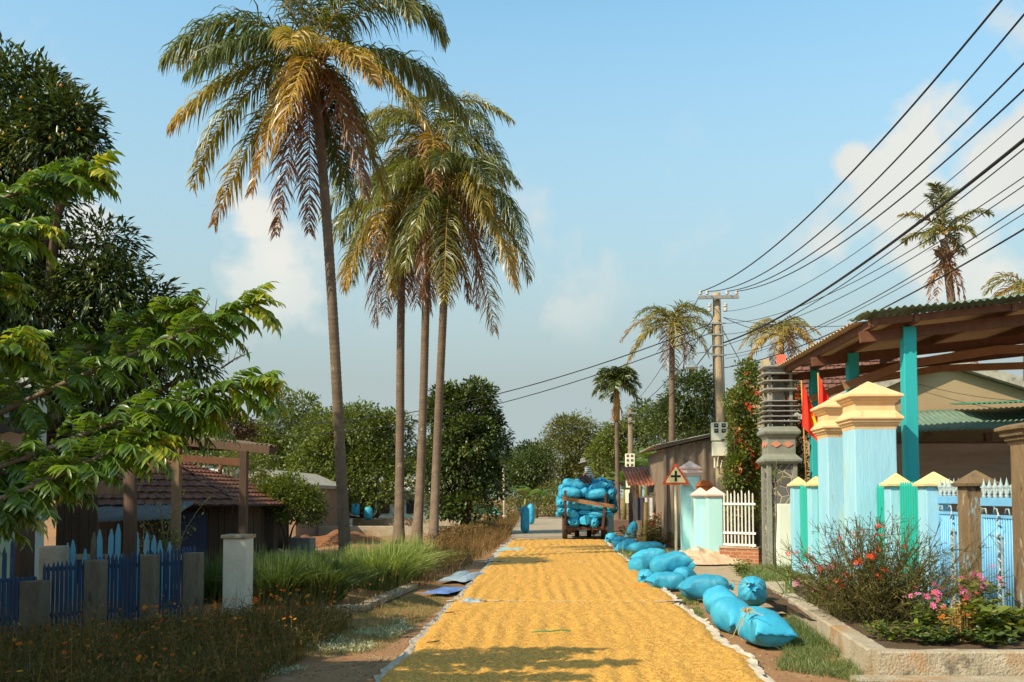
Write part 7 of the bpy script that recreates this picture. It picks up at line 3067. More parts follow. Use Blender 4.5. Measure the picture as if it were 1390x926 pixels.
Y = 41
T1('dark dense round jackfruit tree right of the palm trunks', 632, Y, [lob(630, 570, Y, 48, 44), lob(650, 540, Y, 24, 22), lob(605, 560, Y, 28, 36), lob(660, 600, Y, 30, 40), lob(622, 640, Y, 52, 44), lob(660, 655, Y - .4, 24, 36), lob(600, 640, Y, 28, 46), lob(640, 690, Y - .8, 34, 22), lob(600, 690, Y - .5, 22, 24), lob(635, 605, Y - .8, 40, 40)],
   L_dark, name='jackfruit_tree', clumps=1700, per=15, cr=.26, ll=.17, lw=.10, seed=61, r0=.2, droop=.2, fork=.12)
Y = 47
T1('spreading bright green tree between the first and second palm trunks', 505, Y, [lob(480, 585, Y, 50, 34), lob(520, 600, Y, 30, 40), lob(450, 620, Y, 40, 38), lob(500, 640, Y, 44, 34), lob(420, 640, Y, 30, 30), lob(540, 590, Y + .5, 20, 30), lob(470, 660, Y - .5, 40, 22), lob(435, 590, Y + 1, 30, 30), lob(440, 685, Y - .8, 40, 16), lob(505, 678, Y - .8, 34, 18), lob(545, 660, Y - .5, 22, 34)],
   L_mid, clumps=1900, per=13, cr=.38, ll=.19, lw=.09, seed=62, r0=.22, droop=.25, fork=.15)
Y = 52
lt2 = T1('paler airy tree left of the nearest palm trunk', 385, Y, [lob(385, 590, Y, 42, 36), lob(360, 620, Y, 38, 36), lob(410, 560, Y, 22, 24), lob(375, 558, Y, 20, 22), lob(410, 610, Y, 32, 36), lob(340, 640, Y, 30, 30), lob(395, 650, Y, 50, 26)],
   L_mid, clumps=1100, per=12, cr=.42, ll=.20, lw=.09, seed=63, r0=.2, droop=.25, fork=.2)
Y = 24.5
T1('low dense round bush above the concrete trough', 392, Y, [lob(388, 690, Y, 44, 34), lob(372, 680, Y, 30, 26), lob(412, 688, Y, 30, 26), lob(392, 665, Y, 28, 18)],
   L_mid, name='round_bush', cat='bush', clumps=900, per=14, cr=.16, ll=.075, lw=.045, seed=64, r0=.06, droop=.1, fork=.3, shell=.6)
Y = 30
T1('reddish brown crown peeping over the gateway roof', 310, Y, [lob(312, 578, Y, 26, 14), lob(330, 590, Y, 12, 10)], leaf_mat('russet_leaves', [(0, g(.07, .04, .015)), (1, g(.16, .09, .03))], .3, .6), clumps=160, per=12, cr=.25, ll=.14, lw=.06, seed=65, r0=.06)
Y = 26
T1('scrubby tree behind the shack seen under the gateway roof', 290, Y, [lob(280, 620, Y, 40, 20), lob(230, 610, Y, 40, 20), lob(330, 640, Y + 8, 36, 30), lob(150, 610, Y, 50, 24)], L_mid, clumps=420, per=11, cr=.3, ll=.12, lw=.06, seed=66, r0=.07)
# right of the road gap
Y = 88
T1('broad olive green tree at the end of the road behind the trailer', 778, Y, [lob(780, 600, Y, 36, 34), lob(760, 625, Y, 36, 36), lob(800, 620, Y, 34, 40), lob(745, 650, Y, 30, 28), lob(790, 655, Y, 40, 30), lob(765, 585, Y, 22, 18), lob(815, 660, Y, 24, 30)],
   L_olive, clumps=1500, per=12, cr=.6, ll=.28, lw=.11, seed=67, r0=.3, droop=.3, fork=.2)
Y = 80
T1('dark low tree at the end of the road, left of the olive one', 718, Y, [lob(715, 645, Y, 30, 28), lob(735, 625, Y, 18, 16), lob(700, 665, Y, 26, 22), lob(728, 670, Y, 28, 22), lob(690, 640, Y + 5, 18, 24)],
   L_dark, clumps=800, per=12, cr=.55, ll=.25, lw=.12, seed=68, r0=.2)
Y = 76
T1('shadowy thicket at the very end of the road', 770, Y, [lob(765, 688, Y, 34, 18), lob(735, 690, Y, 20, 14), lob(700, 690, Y + 2, 24, 14), lob(800, 690, Y, 30, 18), lob(752, 672, Y + 2, 26, 16)],
   L_olive, name='thicket', cat='bush', clumps=700, per=11, cr=.4, ll=.20, lw=.09, seed=69, r0=.1)
Y = 62
T1('dark leafy tree in front of the palm, left of the concrete pole', 935, Y, [lob(935, 540, Y, 36, 34), lob(960, 570, Y, 30, 30), lob(915, 565, Y, 26, 26), lob(950, 520, Y, 16, 16), lob(935, 590, Y, 44, 24), lob(900, 580, Y + 3, 26, 22)],
   L_dark, clumps=1100, per=12, cr=.45, ll=.22, lw=.10, seed=70, r0=.22)
Y = 70
T1('mixed green tree behind the slender palm', 870, Y, [lob(878, 575, Y, 28, 26), lob(860, 600, Y, 30, 28), lob(830, 605, Y, 20, 28), lob(895, 600, Y, 26, 24), lob(815, 630, Y, 20, 26)],
   L_mid, clumps=900, per=12, cr=.5, ll=.24, lw=.11, seed=71, r0=.2)
Y = 34
T1('green tree between the concrete pole and the stone pillar', 1010, Y, [lob(1010, 560, Y, 24, 30), lob(1022, 520, Y, 12, 16), lob(995, 590, Y, 20, 26)],
   L_mid, clumps=500, per=12, cr=.28, ll=.13, lw=.06, seed=72, r0=.1)
# distant rows, to the horizon
far0 = tree('far_tree', (0, 0, 0), [(0, 0, 5.5, 4, 4, 3.2), (2.5, .5, 4.2, 3, 3, 2.6), (-2.6, 0, 4.4, 3, 3, 2.6), (0, -1, 7.4, 2.2, 2.2, 1.8)], L_dark, 'distant tree right behind the concrete pole, above the shed', clumps=900, per=11, cr=.8, ll=.42, lw=.2, seed=80, r0=.3)
far0['group'] = 'distant trees along the skyline'
fr_ = [(-62, 100, 1.1, 'distant tree at the far left, behind the mango tree'), (-48, 95, 1.0, 'distant tree behind the left houses'), (-36, 92, 1.15, 'distant tree behind the white house block'), (-27, 90, .9, 'distant tree behind the gabled house'),
       (-19, 94, 1.0, 'distant tree behind the spreading green tree'), (-11, 98, .85, 'distant tree behind the jackfruit tree'), (-3, 108, .8, 'distant tree at the gap left of the road end'), (6, 112, .9, 'distant tree behind the olive tree'),
       (15, 98, .9, 'distant tree behind the board hut'), (24, 96, 1.0, 'distant tree behind the stone pillar'), (35, 92, 1.1, 'distant tree behind the beige hall'), (48, 90, 1.1, 'distant tree behind the shed on the right'), (62, 92, 1.2, 'distant tree beyond the right edge')]
far0.location = (20, 84, 0)
for i, (x, y, s_, lab) in enumerate(fr_):
 copy_thing(far0, (x, y, -.1), i * 1.3, s_, lab, 'distant trees along the skyline')

# ---------------------------------------------------------------- banana plants
def banana(base, h, n, seed, label):
 t = thing('banana_plant', base, label, 'banana plant', 'banana plants by the board hut')
 rn = random.Random(seed)
 b = Vector(base)
 mb = MB()
 mb.tube([b, b + Vector((.05, 0, h * .5)), b + Vector((.08, 0, h * .72))], [.14, .11, .07], 10)
 mb.build('stem', mat('banana_stem', (.22, .24, .07), (.16, .14, .06), scale=5, rough=.6), t, smooth=True)
 lm = LeafMesh()
 for i in range(n):
  a = i * 2.4 + rn.uniform(-.3, .3)
  el = R(rn.uniform(35, 82))
  L_ = rn.uniform(1.5, 2.1)
  h_ = Vector((math.cos(a), math.sin(a), 0))
  p = b + Vector((.08, 0, h * .7))
  K = p + (h_ * math.cos(el) + Vector((0, 0, math.sin(el)))) * L_ * .6
  T_ = p + h_ * L_ * .75 + Vector((0, 0, L_ * (math.sin(el) * .8 - .35)))
  side = h_.cross(Vector((0, 0, 1)))
  m_ = 14
  V, F = [], []
  for k in range(m_ + 1):
   u = k / m_
   q = p * (1 - u) ** 2 + K * 2 * u * (1 - u) + T_ * u * u
   w = .27 * math.sin(PI * min(1, max(0, (u - .12) / .88)) ** .8) + .012
   rip = 1 - (.25 * rn.random() if rn.random() < .4 else 0)
   V += [q - side * w * rip + Vector((0, 0, -.35 * w)), q, q + side * w * rip + Vector((0, 0, -.35 * w))]
  F = [(k * 3 + j, k * 3 + j + 1, (k + 1) * 3 + j + 1, (k + 1) * 3 + j) for k in range(m_) for j in (0, 1)]
  r_ = rn.uniform(.1, .8) if i < n - 1 else 1
  lm.add(np.array([tuple(v) for v in V]), F, np.full(len(V), r_))
 lm.build('leaves', L_banana, t)


for i, (px, Y, h, lab) in enumerate([(868, 57, 4.0, 'banana plant just right of the farther pole'), (886, 55, 4.4, 'tallest banana plant behind the board hut'), (899, 56, 3.8, 'banana plant at the right, beside the sheeted shed'),
                                     (847, 58, 3.2, 'small banana plant left of the farther pole'), (877, 60, 5.2, 'rearmost banana plant with dry hanging leaves')]):
 b = at(px, 700, Y)
 banana((b.x, Y, 0), h, 9, 100 + i, lab)
for i, (px, Y, lab) in enumerate([(712, 70, 'small banana plant at the road end left of the standing sacks'), (728, 71, 'small banana plant behind the standing sacks')]):
 b = at(px, 700, Y)
 banana((b.x, Y, 0), 2.0, 8, 120 + i, lab)

# ---------------------------------------------------------------- flowering climber by the concrete pole
def climber():
 Y = 24.6
 b = at(1010, 700, Y)
 t = thing('flowering_climber', (b.x, Y, 0), 'climbing shrub with red and apricot flowers beside the concrete pole', 'climber')
 lobes = [lob(1016, 515, Y, 13, 22), lob(1012, 555, Y, 22, 26), lob(1009, 600, Y, 19, 32), lob(1012, 640, Y, 22, 36), lob(1006, 685, Y, 20, 36), lob(997, 545, Y - .3, 10, 10), lob(998, 645, Y - .3, 13, 26)]
 mb = MB()
 limbs(mb, (b.x, Y, 0), .06, [(l[0], l[1], l[2]) for l in lobes], 9, .2)
 mb.build('trunk', M_bark, t, smooth=True)
 lm = LeafMesh()
 C = cloud(lm, lobes, 800, 15, .17, .095, .045, 17, .3, shell=.4)
 lm.build('crown', L_mid, t)
 lm = LeafMesh()
 rng = np.random.default_rng(5)
 C = C[C[:, 1] < Y + .1]
 P = C[rng.choice(len(C), 34)] + np.array([0, -.15, 0])
 P = np.repeat(P, 5, 0) + rng.normal(0, .06, (170, 3))
 flowers(lm, P, .06, 6, rs=(0, 1))
 lm.build('flowers', L_mixf, t)
 # the part that grows round the stone pillar's right side
 Y2 = 22.6
 b2 = at(1083, 700, Y2)
 t = thing('flowering_climber', (b2.x, Y2, 0), 'red flowered climber behind the stone pillar and left of the flags', 'climber')
 lobes = [lob(1078, 550, Y2, 10, 14), lob(1082, 590, Y2, 12, 20), lob(1080, 630, Y2, 14, 20), lob(1073, 525, Y2, 8, 10), lob(1082, 660, Y2, 12, 20)]
 mb = MB()
 limbs(mb, (b2.x, Y2, 0), .04, [(l[0], l[1], l[2]) for l in lobes], 9, .2)
 mb.build('trunk', M_bark, t, smooth=True)
 lm = LeafMesh()
 C = cloud(lm, lobes, 260, 14, .13, .085, .04, 18, .3, shell=.4)
 lm.build('crown', L_dark, t)
 lm = LeafMesh()
 P = C[rng.choice(len(C), 12)] + np.array([0, -.1, 0])
 P = np.repeat(P, 4, 0) + rng.normal(0, .05, (48, 3))
 flowers(lm, P, .055, 6, rs=(0, .7))
 lm.build('flowers', L_mixf, t)


climber()

# ---------------------------------------------------------------- flower bed on the right
def wiry_bush():
 base = at(1195, 830, 10.9)
 base.z = .17
 t = thing('wiry_bush', base, 'large wiry reddish green bush in the raised bed in front of the pale blue wall', 'bush')
 rng = np.random.default_rng(3)
 lm = LeafMesh()
 P, D, Ls = [], [], []
 for i in range(260):
  a = rng.uniform(0, 2 * PI)
  le = rng.uniform(.05, 1.0) ** .7
  p = np.array([base.x + rng.normal(0, .22), base.y + rng.normal(0, .25), base.z])
  d = np.array([math.cos(a) * le * .95, math.sin(a) * le * .7, 1.0 - .45 * le])
  d /= np.linalg.norm(d)
  L_ = rng.uniform(.65, 1.3)
  n = 7
  for k in range(n):
   q = p + d * L_ / n
   d = d + rng.normal(0, .10, 3) + np.array([0, 0, -.03])
   d /= np.linalg.norm(d)
   P.append(p); D.append(d.copy()); Ls.append((q - p))
   if k > 1:
    for _ in range(3):
     e = nrm(d + rng.normal(0, .75, 3))
     l_ = rng.uniform(.07, .2)
     P.append(p); D.append(e); Ls.append(e * l_)
   p = q
 P, Ls = np.array(P), np.array(Ls)
 N = len(P)
 D = nrm(Ls)
 L_ = np.linalg.norm(Ls, axis=1) * 1.02
 tw = [(-.5, 0, 0), (.5, 0, 0), (.4, 1, 0), (-.4, 1, 0), (0, 0, -.5), (0, 0, .5), (0, 1, .4), (0, 1, -.4)]
 lm.scatter(tw, [(0, 1, 2, 3), (4, 5, 6, 7)], P, frames(D, rng=rng), np.stack([np.full(N, .0055), L_, np.full(N, .0055)], 1), rng.uniform(0, .6, N))
 lm.build('twigs', L_wiry, t)
 lm = LeafMesh()
 idx = rng.choice(N, 9000)
 Q = P[idx] + Ls[idx] * rng.random((9000, 1))
 dd = nrm(D[idx] * .6 + rng.normal(0, .8, (9000, 3)))
 s_ = rng.uniform(.6, 1.2, 9000)
 lm.scatter(LEAF4[0], LEAF4[1], Q, frames(dd, rng=rng), np.stack([.010 * s_, .042 * s_, .042 * s_], 1), rng.uniform(.2, 1, 9000))
 lm.build('leaves', L_wiry, t)
 lm = LeafMesh()
 idx = rng.choice(np.where((P[:, 0] < base.x + .2) & (P[:, 2] > .6))[0], 26)
 F_ = np.repeat(P[idx], 4, 0) + rng.normal(0, .025, (104, 3)) + np.array([0, -.06, 0])
 flowers(lm, F_, .026, 8, rs=(0, .55))
 lm.build('flowers', L_mixf, t)


wiry_bush()


def herb(name, px, py, Y, rx, h, lmat, label, seed, n=260, ll=.07, lw=.04, fmat=None, nf=0, fs=.028, frs=(0, 1), cat='plant', group=None, stems=24, ftop=True, z0=.17):
 """low leafy plant: stems, leaves on them, flower heads on top"""
 b = at(px, py, Y)
 b.z = z0
 t = thing(name, b, label, cat, group)
 rng = np.random.default_rng(seed)
 lm = LeafMesh()
 tips = []
 P, D = [], []
 for i in range(stems):
  a = rng.uniform(0, 2 * PI)
  r_ = rng.random() ** .6
  p0 = np.array([b.x + math.cos(a) * rx * r_ * .4, b.y + math.sin(a) * rx * r_ * .4, b.z])
  tip = np.array([b.x + math.cos(a) * rx * r_, b.y + math.sin(a) * rx * r_, b.z + h * rng.uniform(.6, 1.05) * (1 - .3 * r_)])
  tips.append(tip)
  for k in range(max(3, n // stems)):
   u = rng.uniform(.15, 1)
   q = p0 * (1 - u) + tip * u
   P.append(q)
   aa = rng.uniform(0, 2 * PI)
   D.append((math.cos(aa), math.sin(aa), rng.uniform(-.1, .7)))
  blades(lm, np.array([p0]), 1.0 * (tip[2] - p0[2]) * 1.05, .008, int(seed * 100 + i), lean=.01, droop=0, rs=(.3, .6), out=None)
 P, D = np.array(P), np.array(D)
 s_ = rng.uniform(.7, 1.25, len(P))
 lm.scatter(LEAF8[0], LEAF8[1], P, frames(D, rng=rng, spread=.3), np.stack([lw * s_, ll * s_, ll * s_], 1), rng.random(len(P)))
 lm.build('foliage', lmat, t)
 if fmat:
  lm = LeafMesh()
  T_ = np.array(tips)
  T_ = T_[rng.choice(len(T_), nf)]
  Q = np.repeat(T_, 3, 0) + rng.normal(0, fs * .9, (nf * 3, 3)) + np.array([0, -.02, .02])
  flowers(lm, Q, fs, seed, rs=frs)
  lm.build('flowers', fmat, t)
 return t


herb('pink_flower_plant', 1255, 850, 9.9, .28, .42, L_mid, 'pink flowered plant at the front right of the wiry bush', 31, fmat=L_pink, nf=7)
herb('pink_flower_plant', 1300, 830, 10.2, .30, .62, L_mid, 'pink flowered plant in front of the left blue gate leaf', 32, fmat=L_pink, nf=9, group='pink flowered plants')
herb('pink_flower_plant', 1340, 820, 10.0, .24, .72, L_mid, 'tallest pink flowered plant in front of the brown pillar', 33, fmat=L_pink, nf=6, stems=16)
herb('broadleaf_plant', 1350, 850, 9.6, .36, .40, L_mid, 'broad-leaved green plant at the right edge of the bed', 34, n=220, ll=.14, lw=.09, stems=16)
herb('broadleaf_plant', 1388, 850, 9.6, .26, .34, L_mid, 'broad-leaved green plant cut off by the right edge of the picture', 35, n=140, ll=.13, lw=.08, stems=12)
herb('yellow_dry_plant', 1300, 855, 9.5, .22, .42, leaf_mat('golden_dry', [(0, g(.36, .20, .04)), (1, g(.55, .36, .08))], .3, .7), 'golden dried flower plant in the middle of the bed front', 36, n=420, ll=.035, lw=.015, fmat=L_flow, nf=5, fs=.02, stems=30)
herb('low_green_plant', 1210, 862, 9.5, .34, .20, L_mid, 'low green leafy plant spilling over the kerb below the pink flowers', 37, n=300, ll=.06, lw=.035, stems=26)
herb('low_green_plant', 1275, 868, 9.3, .36, .17, L_dark, 'dark green low plant at the kerb in the middle of the bed front', 38, n=320, ll=.07, lw=.045, stems=26)
herb('low_green_plant', 1345, 872, 9.2, .34, .17, L_dark, 'dark green low plant at the kerb near the right edge', 39, n=300, ll=.07, lw=.045, stems=24)
herb('lantana_plant', 1110, 780, 12.4, .34, .62, L_mid, 'bush with pink red flower heads at the left end of the raised bed', 40, n=420, ll=.05, lw=.03, fmat=L_pink, nf=12, fs=.03, frs=(.6, 1), stems=40)
herb('lantana_plant', 1135, 800, 11.5, .34, .42, L_wiry, 'brownish low shrub with red flower heads in the bed left of the wiry bush', 41, n=460, ll=.04, lw=.022, fmat=L_pink, nf=8, fs=.026, frs=(.6, 1), stems=44)
herb('rose_plant', 1083, 768, 14.2, .12, .36, L_dark, 'small plant with one bright pink bloom at the kerb end', 42, n=60, ll=.05, lw=.03, fmat=L_pink, nf=3, fs=.04, stems=8, z0=.03)
herb('weed_plant', 880, 735, 30.5, .9, .7, L_wiry, 'reddish weeds in front of the board hut', 43, n=1500, ll=.09, lw=.05, stems=80, z0=0)
herb('weed_plant', 866, 728, 36, .8, .6, L_weed, 'dark weeds behind the third pile of sacks', 44, n=700, ll=.1, lw=.05, stems=40, z0=0)
herb('rose_plant', 890, 722, 31.5, .3, 1.3, L_wiry, 'tall reddish flower stalks before the board hut', 46, n=500, ll=.09, lw=.05, fmat=L_mixf, nf=5, fs=.05, stems=22, z0=0)

# sapling in front of the white wall, and lily-like leaves on the kerb end
sap = G(1053, 778)
t = thing('sapling', (sap.x, sap.y, 0), 'thin bare sapling in front of the whitewashed wall', 'sapling')
mb = MB()
mb.tube([sap, at(1052, 740, sap.y), at(1054, 700, sap.y), at(1053, 655, sap.y), at(1054, 625, sap.y)], [.022, .018, .014, .01, .005], 7)
mb.tube([at(1053, 728, sap.y), at(1046, 722, sap.y)], [.01, .004], 5)
for (a, b) in (((1053, 680), (1046, 650)), ((1053, 670), (1061, 645)), ((1053, 655), (1048, 640)), ((1053, 660), (1060, 655))):
 mb.tube([at(*a, sap.y), at(*b, sap.y)], [.008, .003], 5)
mb.build('stem', M_barkg, t, smooth=True)
lm = LeafMesh()
rng = np.random.default_rng(5)
P = np.array([tuple(at(1054 + rng.normal(0, 5), 645 + rng.normal(0, 9), sap.y)) for _ in range(36)])
lm.scatter(LEAF4[0], LEAF4[1], P, frames(rng.normal(size=(36, 3)), rng=rng), np.tile([.04, .09, .09], (36, 1)), rng.uniform(.5, 1, 36))
lm.build('leaves', L_mid, t)
lm = LeafMesh()
sp_ = at(1072, 808, 13.6)
sp_.z = .1
P = np.tile(np.array(tuple(sp_)), (12, 1)) + rng.normal(0, .04, (12, 3)) * np.array([1, 1, 0])
blades(lm, P, .62, .03, 8, lean=.35, droop=.8, rs=(.3, .8))
lm.build('strap_leaf_plant', L_lemon, origin=tuple(sp_), label='plant with long strap leaves at the corner of the kerb beside the pink bloom', cat='plant')

# ---------------------------------------------------------------- lemongrass clumps
def clump(px, py, n, h, w, rad, rs, label, seed, name='lemongrass_clump'):
 p = G(px, py)
 rng = np.random.default_rng(seed)
 a = rng.uniform(0, 2 * PI, n)
 r_ = rad * np.sqrt(rng.random(n))
 P = np.stack([p.x + np.cos(a) * r_, p.y + np.sin(a) * r_, np.full(n, -.03)], 1)
 out = np.stack([np.cos(a), np.sin(a), np.zeros(n)], 1)
 lm = LeafMesh()
 blades(lm, P, h, w * 1.35, seed, lean=.55, droop=1.1, rs=rs, tip_rnd=.25, out=out)
 lm.build(name, L_lemon if rs[0] >= .1 else L_grass, origin=(p.x, p.y, 0), label=label, cat='grass clump', group='tall grass clumps by the road')


clump(375, 818, 1100, .78, .013, .30, (.0, .55), 'dark green tall grass clump just right of the white pillar', 1)
clump(432, 815, 1200, .80, .013, .34, (.0, .6), 'dark green tall grass clump next to the pale ones, nearer the road', 2)
clump(512, 796, 1700, .90, .014, .50, (.2, .8), 'pale green lemongrass clump in front of the nearest palm', 3)
clump(540, 784, 1500, .80, .014, .45, (.25, .9), 'brightest green lemongrass clump, right of the nearest palm', 4)
clump(345, 800, 700, .75, .013, .30, (.0, .5), 'dark tall grass clump half behind the white pillar', 5)
clump(436, 772, 1000, .45, .015, .7, (.2, .8), 'pale grass clump behind the nearest palm trunk', 6)
clump(395, 780, 1100, .6, .015, .8, (.2, .8), 'pale grass clump between the trough and the dark clumps', 7)
clump(560, 758, 800, .5, .016, .6, (.3, 1.), 'pale grass clump at the foot of the second palm', 8)
clump(290, 815, 600, .8, .012, .25, (.0, .4), 'shaded tall grass clump in the gateway gap', 9)

# ---------------------------------------------------------------- ground cover
def in_poly(poly, n, seed, ys=None):
 """n random ground points inside a photograph-pixel polygon, uniform on the ground"""
 W_ = [G(x, y) for x, y in poly]
 xs_ = [p.x for p in W_]
 ys_ = [p.y for p in W_]
 rng = np.random.default_rng(seed)
 out = []
 k = len(W_)
 while len(out) < n:
  x, y = rng.uniform(min(xs_), max(xs_)), rng.uniform(min(ys_), max(ys_))
  c = False
  j = k - 1
  for i in range(k):
   if (ys_[i] > y) != (ys_[j] > y) and x < (xs_[j] - xs_[i]) * (y - ys_[i]) / (ys_[j] - ys_[i]) + xs_[i]:
    c = not c
   j = i
  if c:
   out.append((x, y, ground_z(x, y) - .01))
 return np.array(out)


def thin(P, f, seed):
 """keep points where a slow noise is above a threshold, for patchy growth"""
 return P[np.array([nz3(p[0] * 1.1 + seed, p[1] * 1.1) > f for p in P])]


# dry red-brown weeds along the left edge of the road
poly = [(478, 846), (560, 802), (600, 790), (640, 765), (668, 748), (690, 730), (700, 712), (655, 716), (610, 738), (590, 752), (548, 772), (560, 790), (500, 815), (440, 836)]
P = in_poly(poly, 5200, 1)
lm = LeafMesh()
near = P[:, 1] < 20
blades(lm, P[near], .30, .008, 2, lean=.6, droop=.5, rs=(0, 1))
blades(lm, P[~near], .48, .013, 3, lean=.5, droop=.4, rs=(0, .9))
Q = P[::2]
rng = np.random.default_rng(4)
Q = np.repeat(Q, 3, 0) + rng.normal(0, .05, (len(Q) * 3, 3)) * [1, 1, 0] + np.array([0, 0, 1.]) * rng.uniform(.05, .42, (len(Q) * 3, 1))
lm.scatter(LEAF4[0], LEAF4[1], Q, frames(rng.normal(size=Q.shape), rng=rng), np.tile([.022, .05, .05], (len(Q), 1)) * rng.uniform(.5, 1.3, (len(Q), 1)), rng.random(len(Q)))
lm.build('dry_weeds', L_dry, kind='stuff', label='dry red brown weeds along the left edge of the rice', cat='weeds')
# knee high russet thicket between the palms and the rice
poly = [(590, 755), (640, 738), (668, 722), (700, 712), (705, 703), (655, 712), (600, 735), (575, 752)]
P = in_poly(poly, 2600, 6)
lm = LeafMesh()
blades(lm, P, .52, .014, 7, lean=.5, droop=.3, rs=(0, 1))
Q = np.repeat(P, 5, 0)
Q = Q + rng.normal(0, .10, Q.shape) * [1, 1, 0] + np.array([0, 0, 1.]) * rng.uniform(.05, .52, (len(Q), 1))
lm.scatter(LEAF4[0], LEAF4[1], Q, frames(rng.normal(size=Q.shape), rng=rng), np.tile([.04, .09, .09], (len(Q), 1)) * rng.uniform(.5, 1.3, (len(Q), 1)), np.clip(rng.normal(.6, .35, len(Q)), 0, 1))
lm.build('russet_thicket', L_dry, kind='stuff', label='knee high russet and green thicket at the feet of the farther palms', cat='weeds')
# left verge: short yellowish grass, pale silvery patch
P = thin(in_poly([(300, 926), (345, 900), (520, 880), (590, 830), (612, 812), (560, 805), (470, 840), (300, 860), (200, 926)], 9000, 8), -.25, 3)
lm = LeafMesh()
blades(lm, P, .07, .006, 9, lean=.9, droop=.5, rs=(.45, 1))
lm.build('verge_grass', leaf_mat('verge_grass', [(0, g(.07, .10, .025)), (.6, g(.20, .20, .06)), (1, g(.38, .30, .12))], .3, .7, .02), kind='stuff', label='short yellowish grass between the garden fence and the rice', cat='grass')
P = thin(in_poly([(355, 918), (480, 888), (560, 852), (548, 838), (470, 850), (400, 878), (345, 905)], 5200, 10), -.05, 8)
lm = LeafMesh()
Q = P + np.array([0, 0, .02])
lm.scatter(LEAF4[0], LEAF4[1], np.repeat(Q, 2, 0) + rng.normal(0, .012, (len(Q) * 2, 3)), frames(rng.normal(size=(len(Q) * 2, 3)) + [0, 0, .5], rng=rng), np.tile([.016, .036, .036], (len(Q) * 2, 1)) * rng.uniform(.5, 1.2, (len(Q) * 2, 1)), rng.random(len(Q) * 2))
lm.build('silvery_ground_cover', L_silver, kind='stuff', label='patch of pale silvery ground cover at the road verge on the left', cat='ground cover')
# shaded weed bed with orange flowers, lower left
poly = [(-260, 1050), (330, 935), (400, 900), (480, 850), (420, 838), (300, 848), (150, 862), (-60, 880), (-260, 930)]
P = thin(in_poly(poly, 11500, 12), -.30, 11)
lm = LeafMesh()
blades(lm, P, .27, .007, 13, lean=.5, droop=.3, rs=(0, .9))
Q = np.repeat(P, 3, 0)
Q = Q + rng.normal(0, .05, Q.shape) * [1, 1, 0] + np.array([0, 0, 1.]) * rng.uniform(.02, .25, (len(Q), 1))
lm.scatter(LEAF4[0], LEAF4[1], Q, frames(rng.normal(size=Q.shape), rng=rng), np.tile([.018, .05, .05], (len(Q), 1)) * rng.uniform(.5, 1.4, (len(Q), 1)), rng.uniform(0, .85, len(Q)))
P2_ = thin(P, .02, 7)
blades(lm, P2_[::5], .52, .007, 14, lean=.5, droop=.5, rs=(.0, .75))
blades(lm, P[::16], .60, .006, 15, lean=.3, droop=.4, rs=(.1, .9))
lm.build('garden_weeds', L_weed, kind='stuff', label='dense shaded weeds in front of the dark blue fence', cat='weeds')
F_ = P[rng.choice(len(P), 330)]
F_ = F_ + np.array([0, 0, 1.]) * rng.uniform(.22, .46, (len(F_), 1))
lm = LeafMesh()
flowers(lm, F_, .017, 21, petals=6, rs=(0, .95), face=(0, -.3, 1))
lm.build('orange_flowers', L_flow, kind='stuff', label='scattered orange flowers over the shaded weeds', cat='flowers')
for i, (px, py, h, lab) in enumerate([(345, 868, .62, 'dry branching flower stalks right of the white pillar'), (372, 862, .55, 'golden branching stalks nearest the silvery patch'), (300, 868, .50, 'stalks with orange blooms before the white pillar'),
                                      (405, 848, .48, 'low reddish stalks in front of the dark tall grass'), (218, 875, .55, 'dark bushy weed below the dark blue fence')]):
 herb('flower_stalks', px, py, G(px, py).y, .20, h, L_dry if i != 4 else L_weed, lab, 60 + i, n=170, ll=.045, lw=.014 if i != 4 else .03, fmat=L_flow, nf=5, fs=.02, stems=26, z0=-.02, group=None)
# shrub with bare arching twigs behind the pickets
b = at(222, 745, 13.9)
t = thing('twiggy_shrub', (b.x, b.y, 0), 'twiggy shrub with sparse small leaves between the round post and the sunlit post', 'shrub')
mb = MB()
rn = random.Random(9)
lm = LeafMesh()
P = []
for i in range(16):
 a = rn.uniform(-1, 1)
 s0 = Vector((b.x + rn.uniform(-.1, .1), b.y + rn.uniform(-.1, .1), 0))
 e = Vector((b.x + a * .62, b.y + rn.uniform(-.3, .3), rn.uniform(.9, 1.55)))
 m_ = s0.lerp(e, .55) + Vector((-a * .12, 0, .15))
 mb.tube([s0, s0.lerp(m_, .5), m_, m_.lerp(e, .5) + Vector((0, 0, .04)), e], [.012, .01, .008, .006, .003], 5)
 for k in range(16):
  P.append(tuple(m_.lerp(e, rn.uniform(-.3, 1)) + Vector((rn.gauss(0, .05), rn.gauss(0, .05), rn.gauss(0, .05)))))
mb.build('stems', M_barkg, t, smooth=True)
P = np.array(P)
lm.scatter(LEAF4[0], LEAF4[1], P, frames(rng.normal(size=P.shape), rng=rng), np.tile([.03, .06, .06], (len(P), 1)), rng.uniform(.3, 1, len(P)))
lm.build('leaves', L_mid, t)

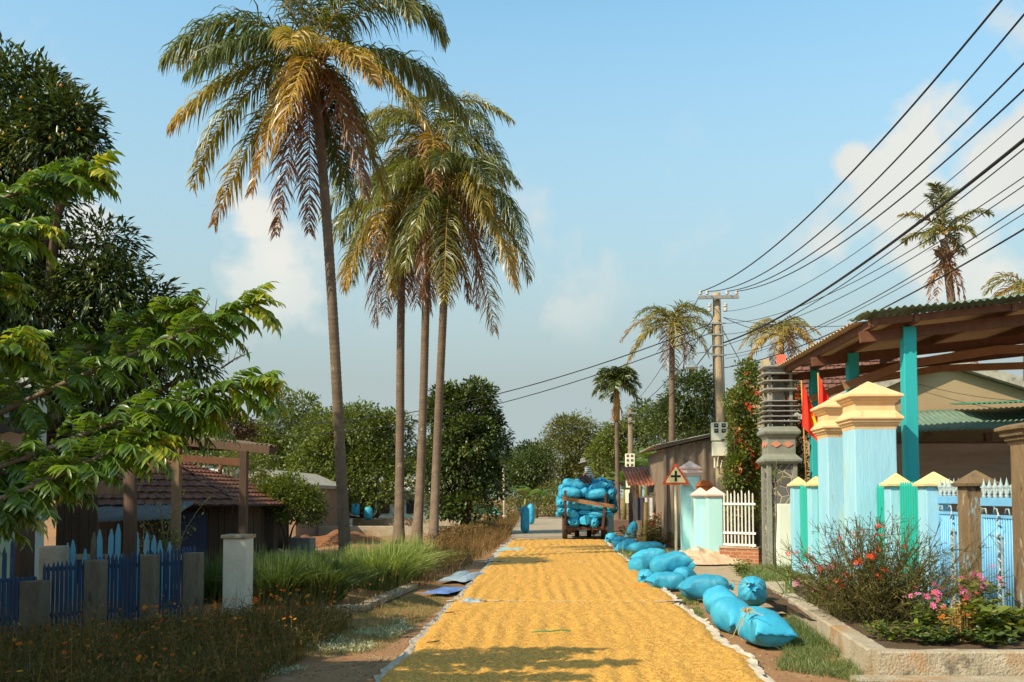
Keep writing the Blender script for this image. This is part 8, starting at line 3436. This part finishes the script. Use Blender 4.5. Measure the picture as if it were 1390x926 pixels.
# right verge grass
P = thin(in_poly([(1052, 905), (1190, 926), (1215, 990), (1080, 990), (1180, 905), (1170, 880), (1085, 832), (1048, 848), (1066, 876)], 9000, 30), -.35, 5)
lm = LeafMesh()
blades(lm, P, .11, .006, 31, lean=.8, droop=.5, rs=(.2, 1))
P = in_poly([(1070, 880), (1120, 878), (1165, 900), (1176, 915), (1150, 870), (1088, 836), (1066, 848)], 4200, 32)
blades(lm, P, .15, .006, 33, lean=.6, droop=.5, rs=(.1, .8))
lm.build('roadside_grass', L_grass, kind='stuff', label='grass between the nearest sacks and the kerb', cat='grass')
P = in_poly([(1000, 774), (1100, 768), (1108, 790), (1010, 792)], 3600, 34)
lm = LeafMesh()
P[:, 2] = .02
blades(lm, P, .13, .012, 35, lean=.7, droop=.5, rs=(.3, .9))
lm.build('lawn_patch', L_grass, kind='stuff', label='small green lawn patch in front of the stone pillar', cat='grass')
P = thin(in_poly([(838, 748), (900, 748), (915, 758), (868, 770), (845, 757)], 1500, 36), -.2, 9)
lm = LeafMesh()
blades(lm, P, .22, .015, 37, lean=.6, droop=.4, rs=(.2, 1))
P = thin(in_poly([(890, 803), (940, 800), (960, 845), (930, 820)], 2500, 38), -.2, 2)
blades(lm, P, .07, .008, 39, lean=.8, droop=.4, rs=(.5, 1))
lm.build('sack_side_grass', L_grass, kind='stuff', label='thin grass among the far sack piles on the right verge', cat='grass')
herb('weed_plant', 1005, 780, G(1005, 783).y, .28, .42, L_mid, 'yellowish green weed at the left end of the lawn patch', 47, n=160, ll=.09, lw=.035, stems=14, z0=.02)
herb('weed_plant', 935, 768, G(1115, 775).y, .001, .01, L_mid, 'tiny weed', 48, n=3, stems=3) if False else None

# leaf litter and pebbles
P = in_poly([(1048, 912), (930, 830), (900, 802), (950, 792), (1060, 860), (1130, 926)], 350, 40)
lm = LeafMesh()
lm.scatter(octv, octf, P + [0, 0, .012], np.tile(np.eye(3), (len(P), 1, 1)), np.tile([.03, .025, .014], (len(P), 1)) * rng.uniform(.4, 1.4, (len(P), 1)), rng.random(len(P)))
P = in_poly([(340, 915), (500, 920), (560, 870), (600, 830), (560, 850), (480, 890)], 420, 41)
lm.scatter(octv, octf, P + [0, 0, .010], np.tile(np.eye(3), (len(P), 1, 1)), np.tile([.03, .025, .014], (len(P), 1)) * rng.uniform(.4, 1.2, (len(P), 1)), rng.random(len(P)))
lm.build('pebbles', leaf_mat('pebble', [(0, g(.16, .10, .06)), (1, g(.40, .32, .22))], 0.0, .9, 0), kind='stuff', label='pebbles and crumbs of soil at both road edges', cat='pebbles')
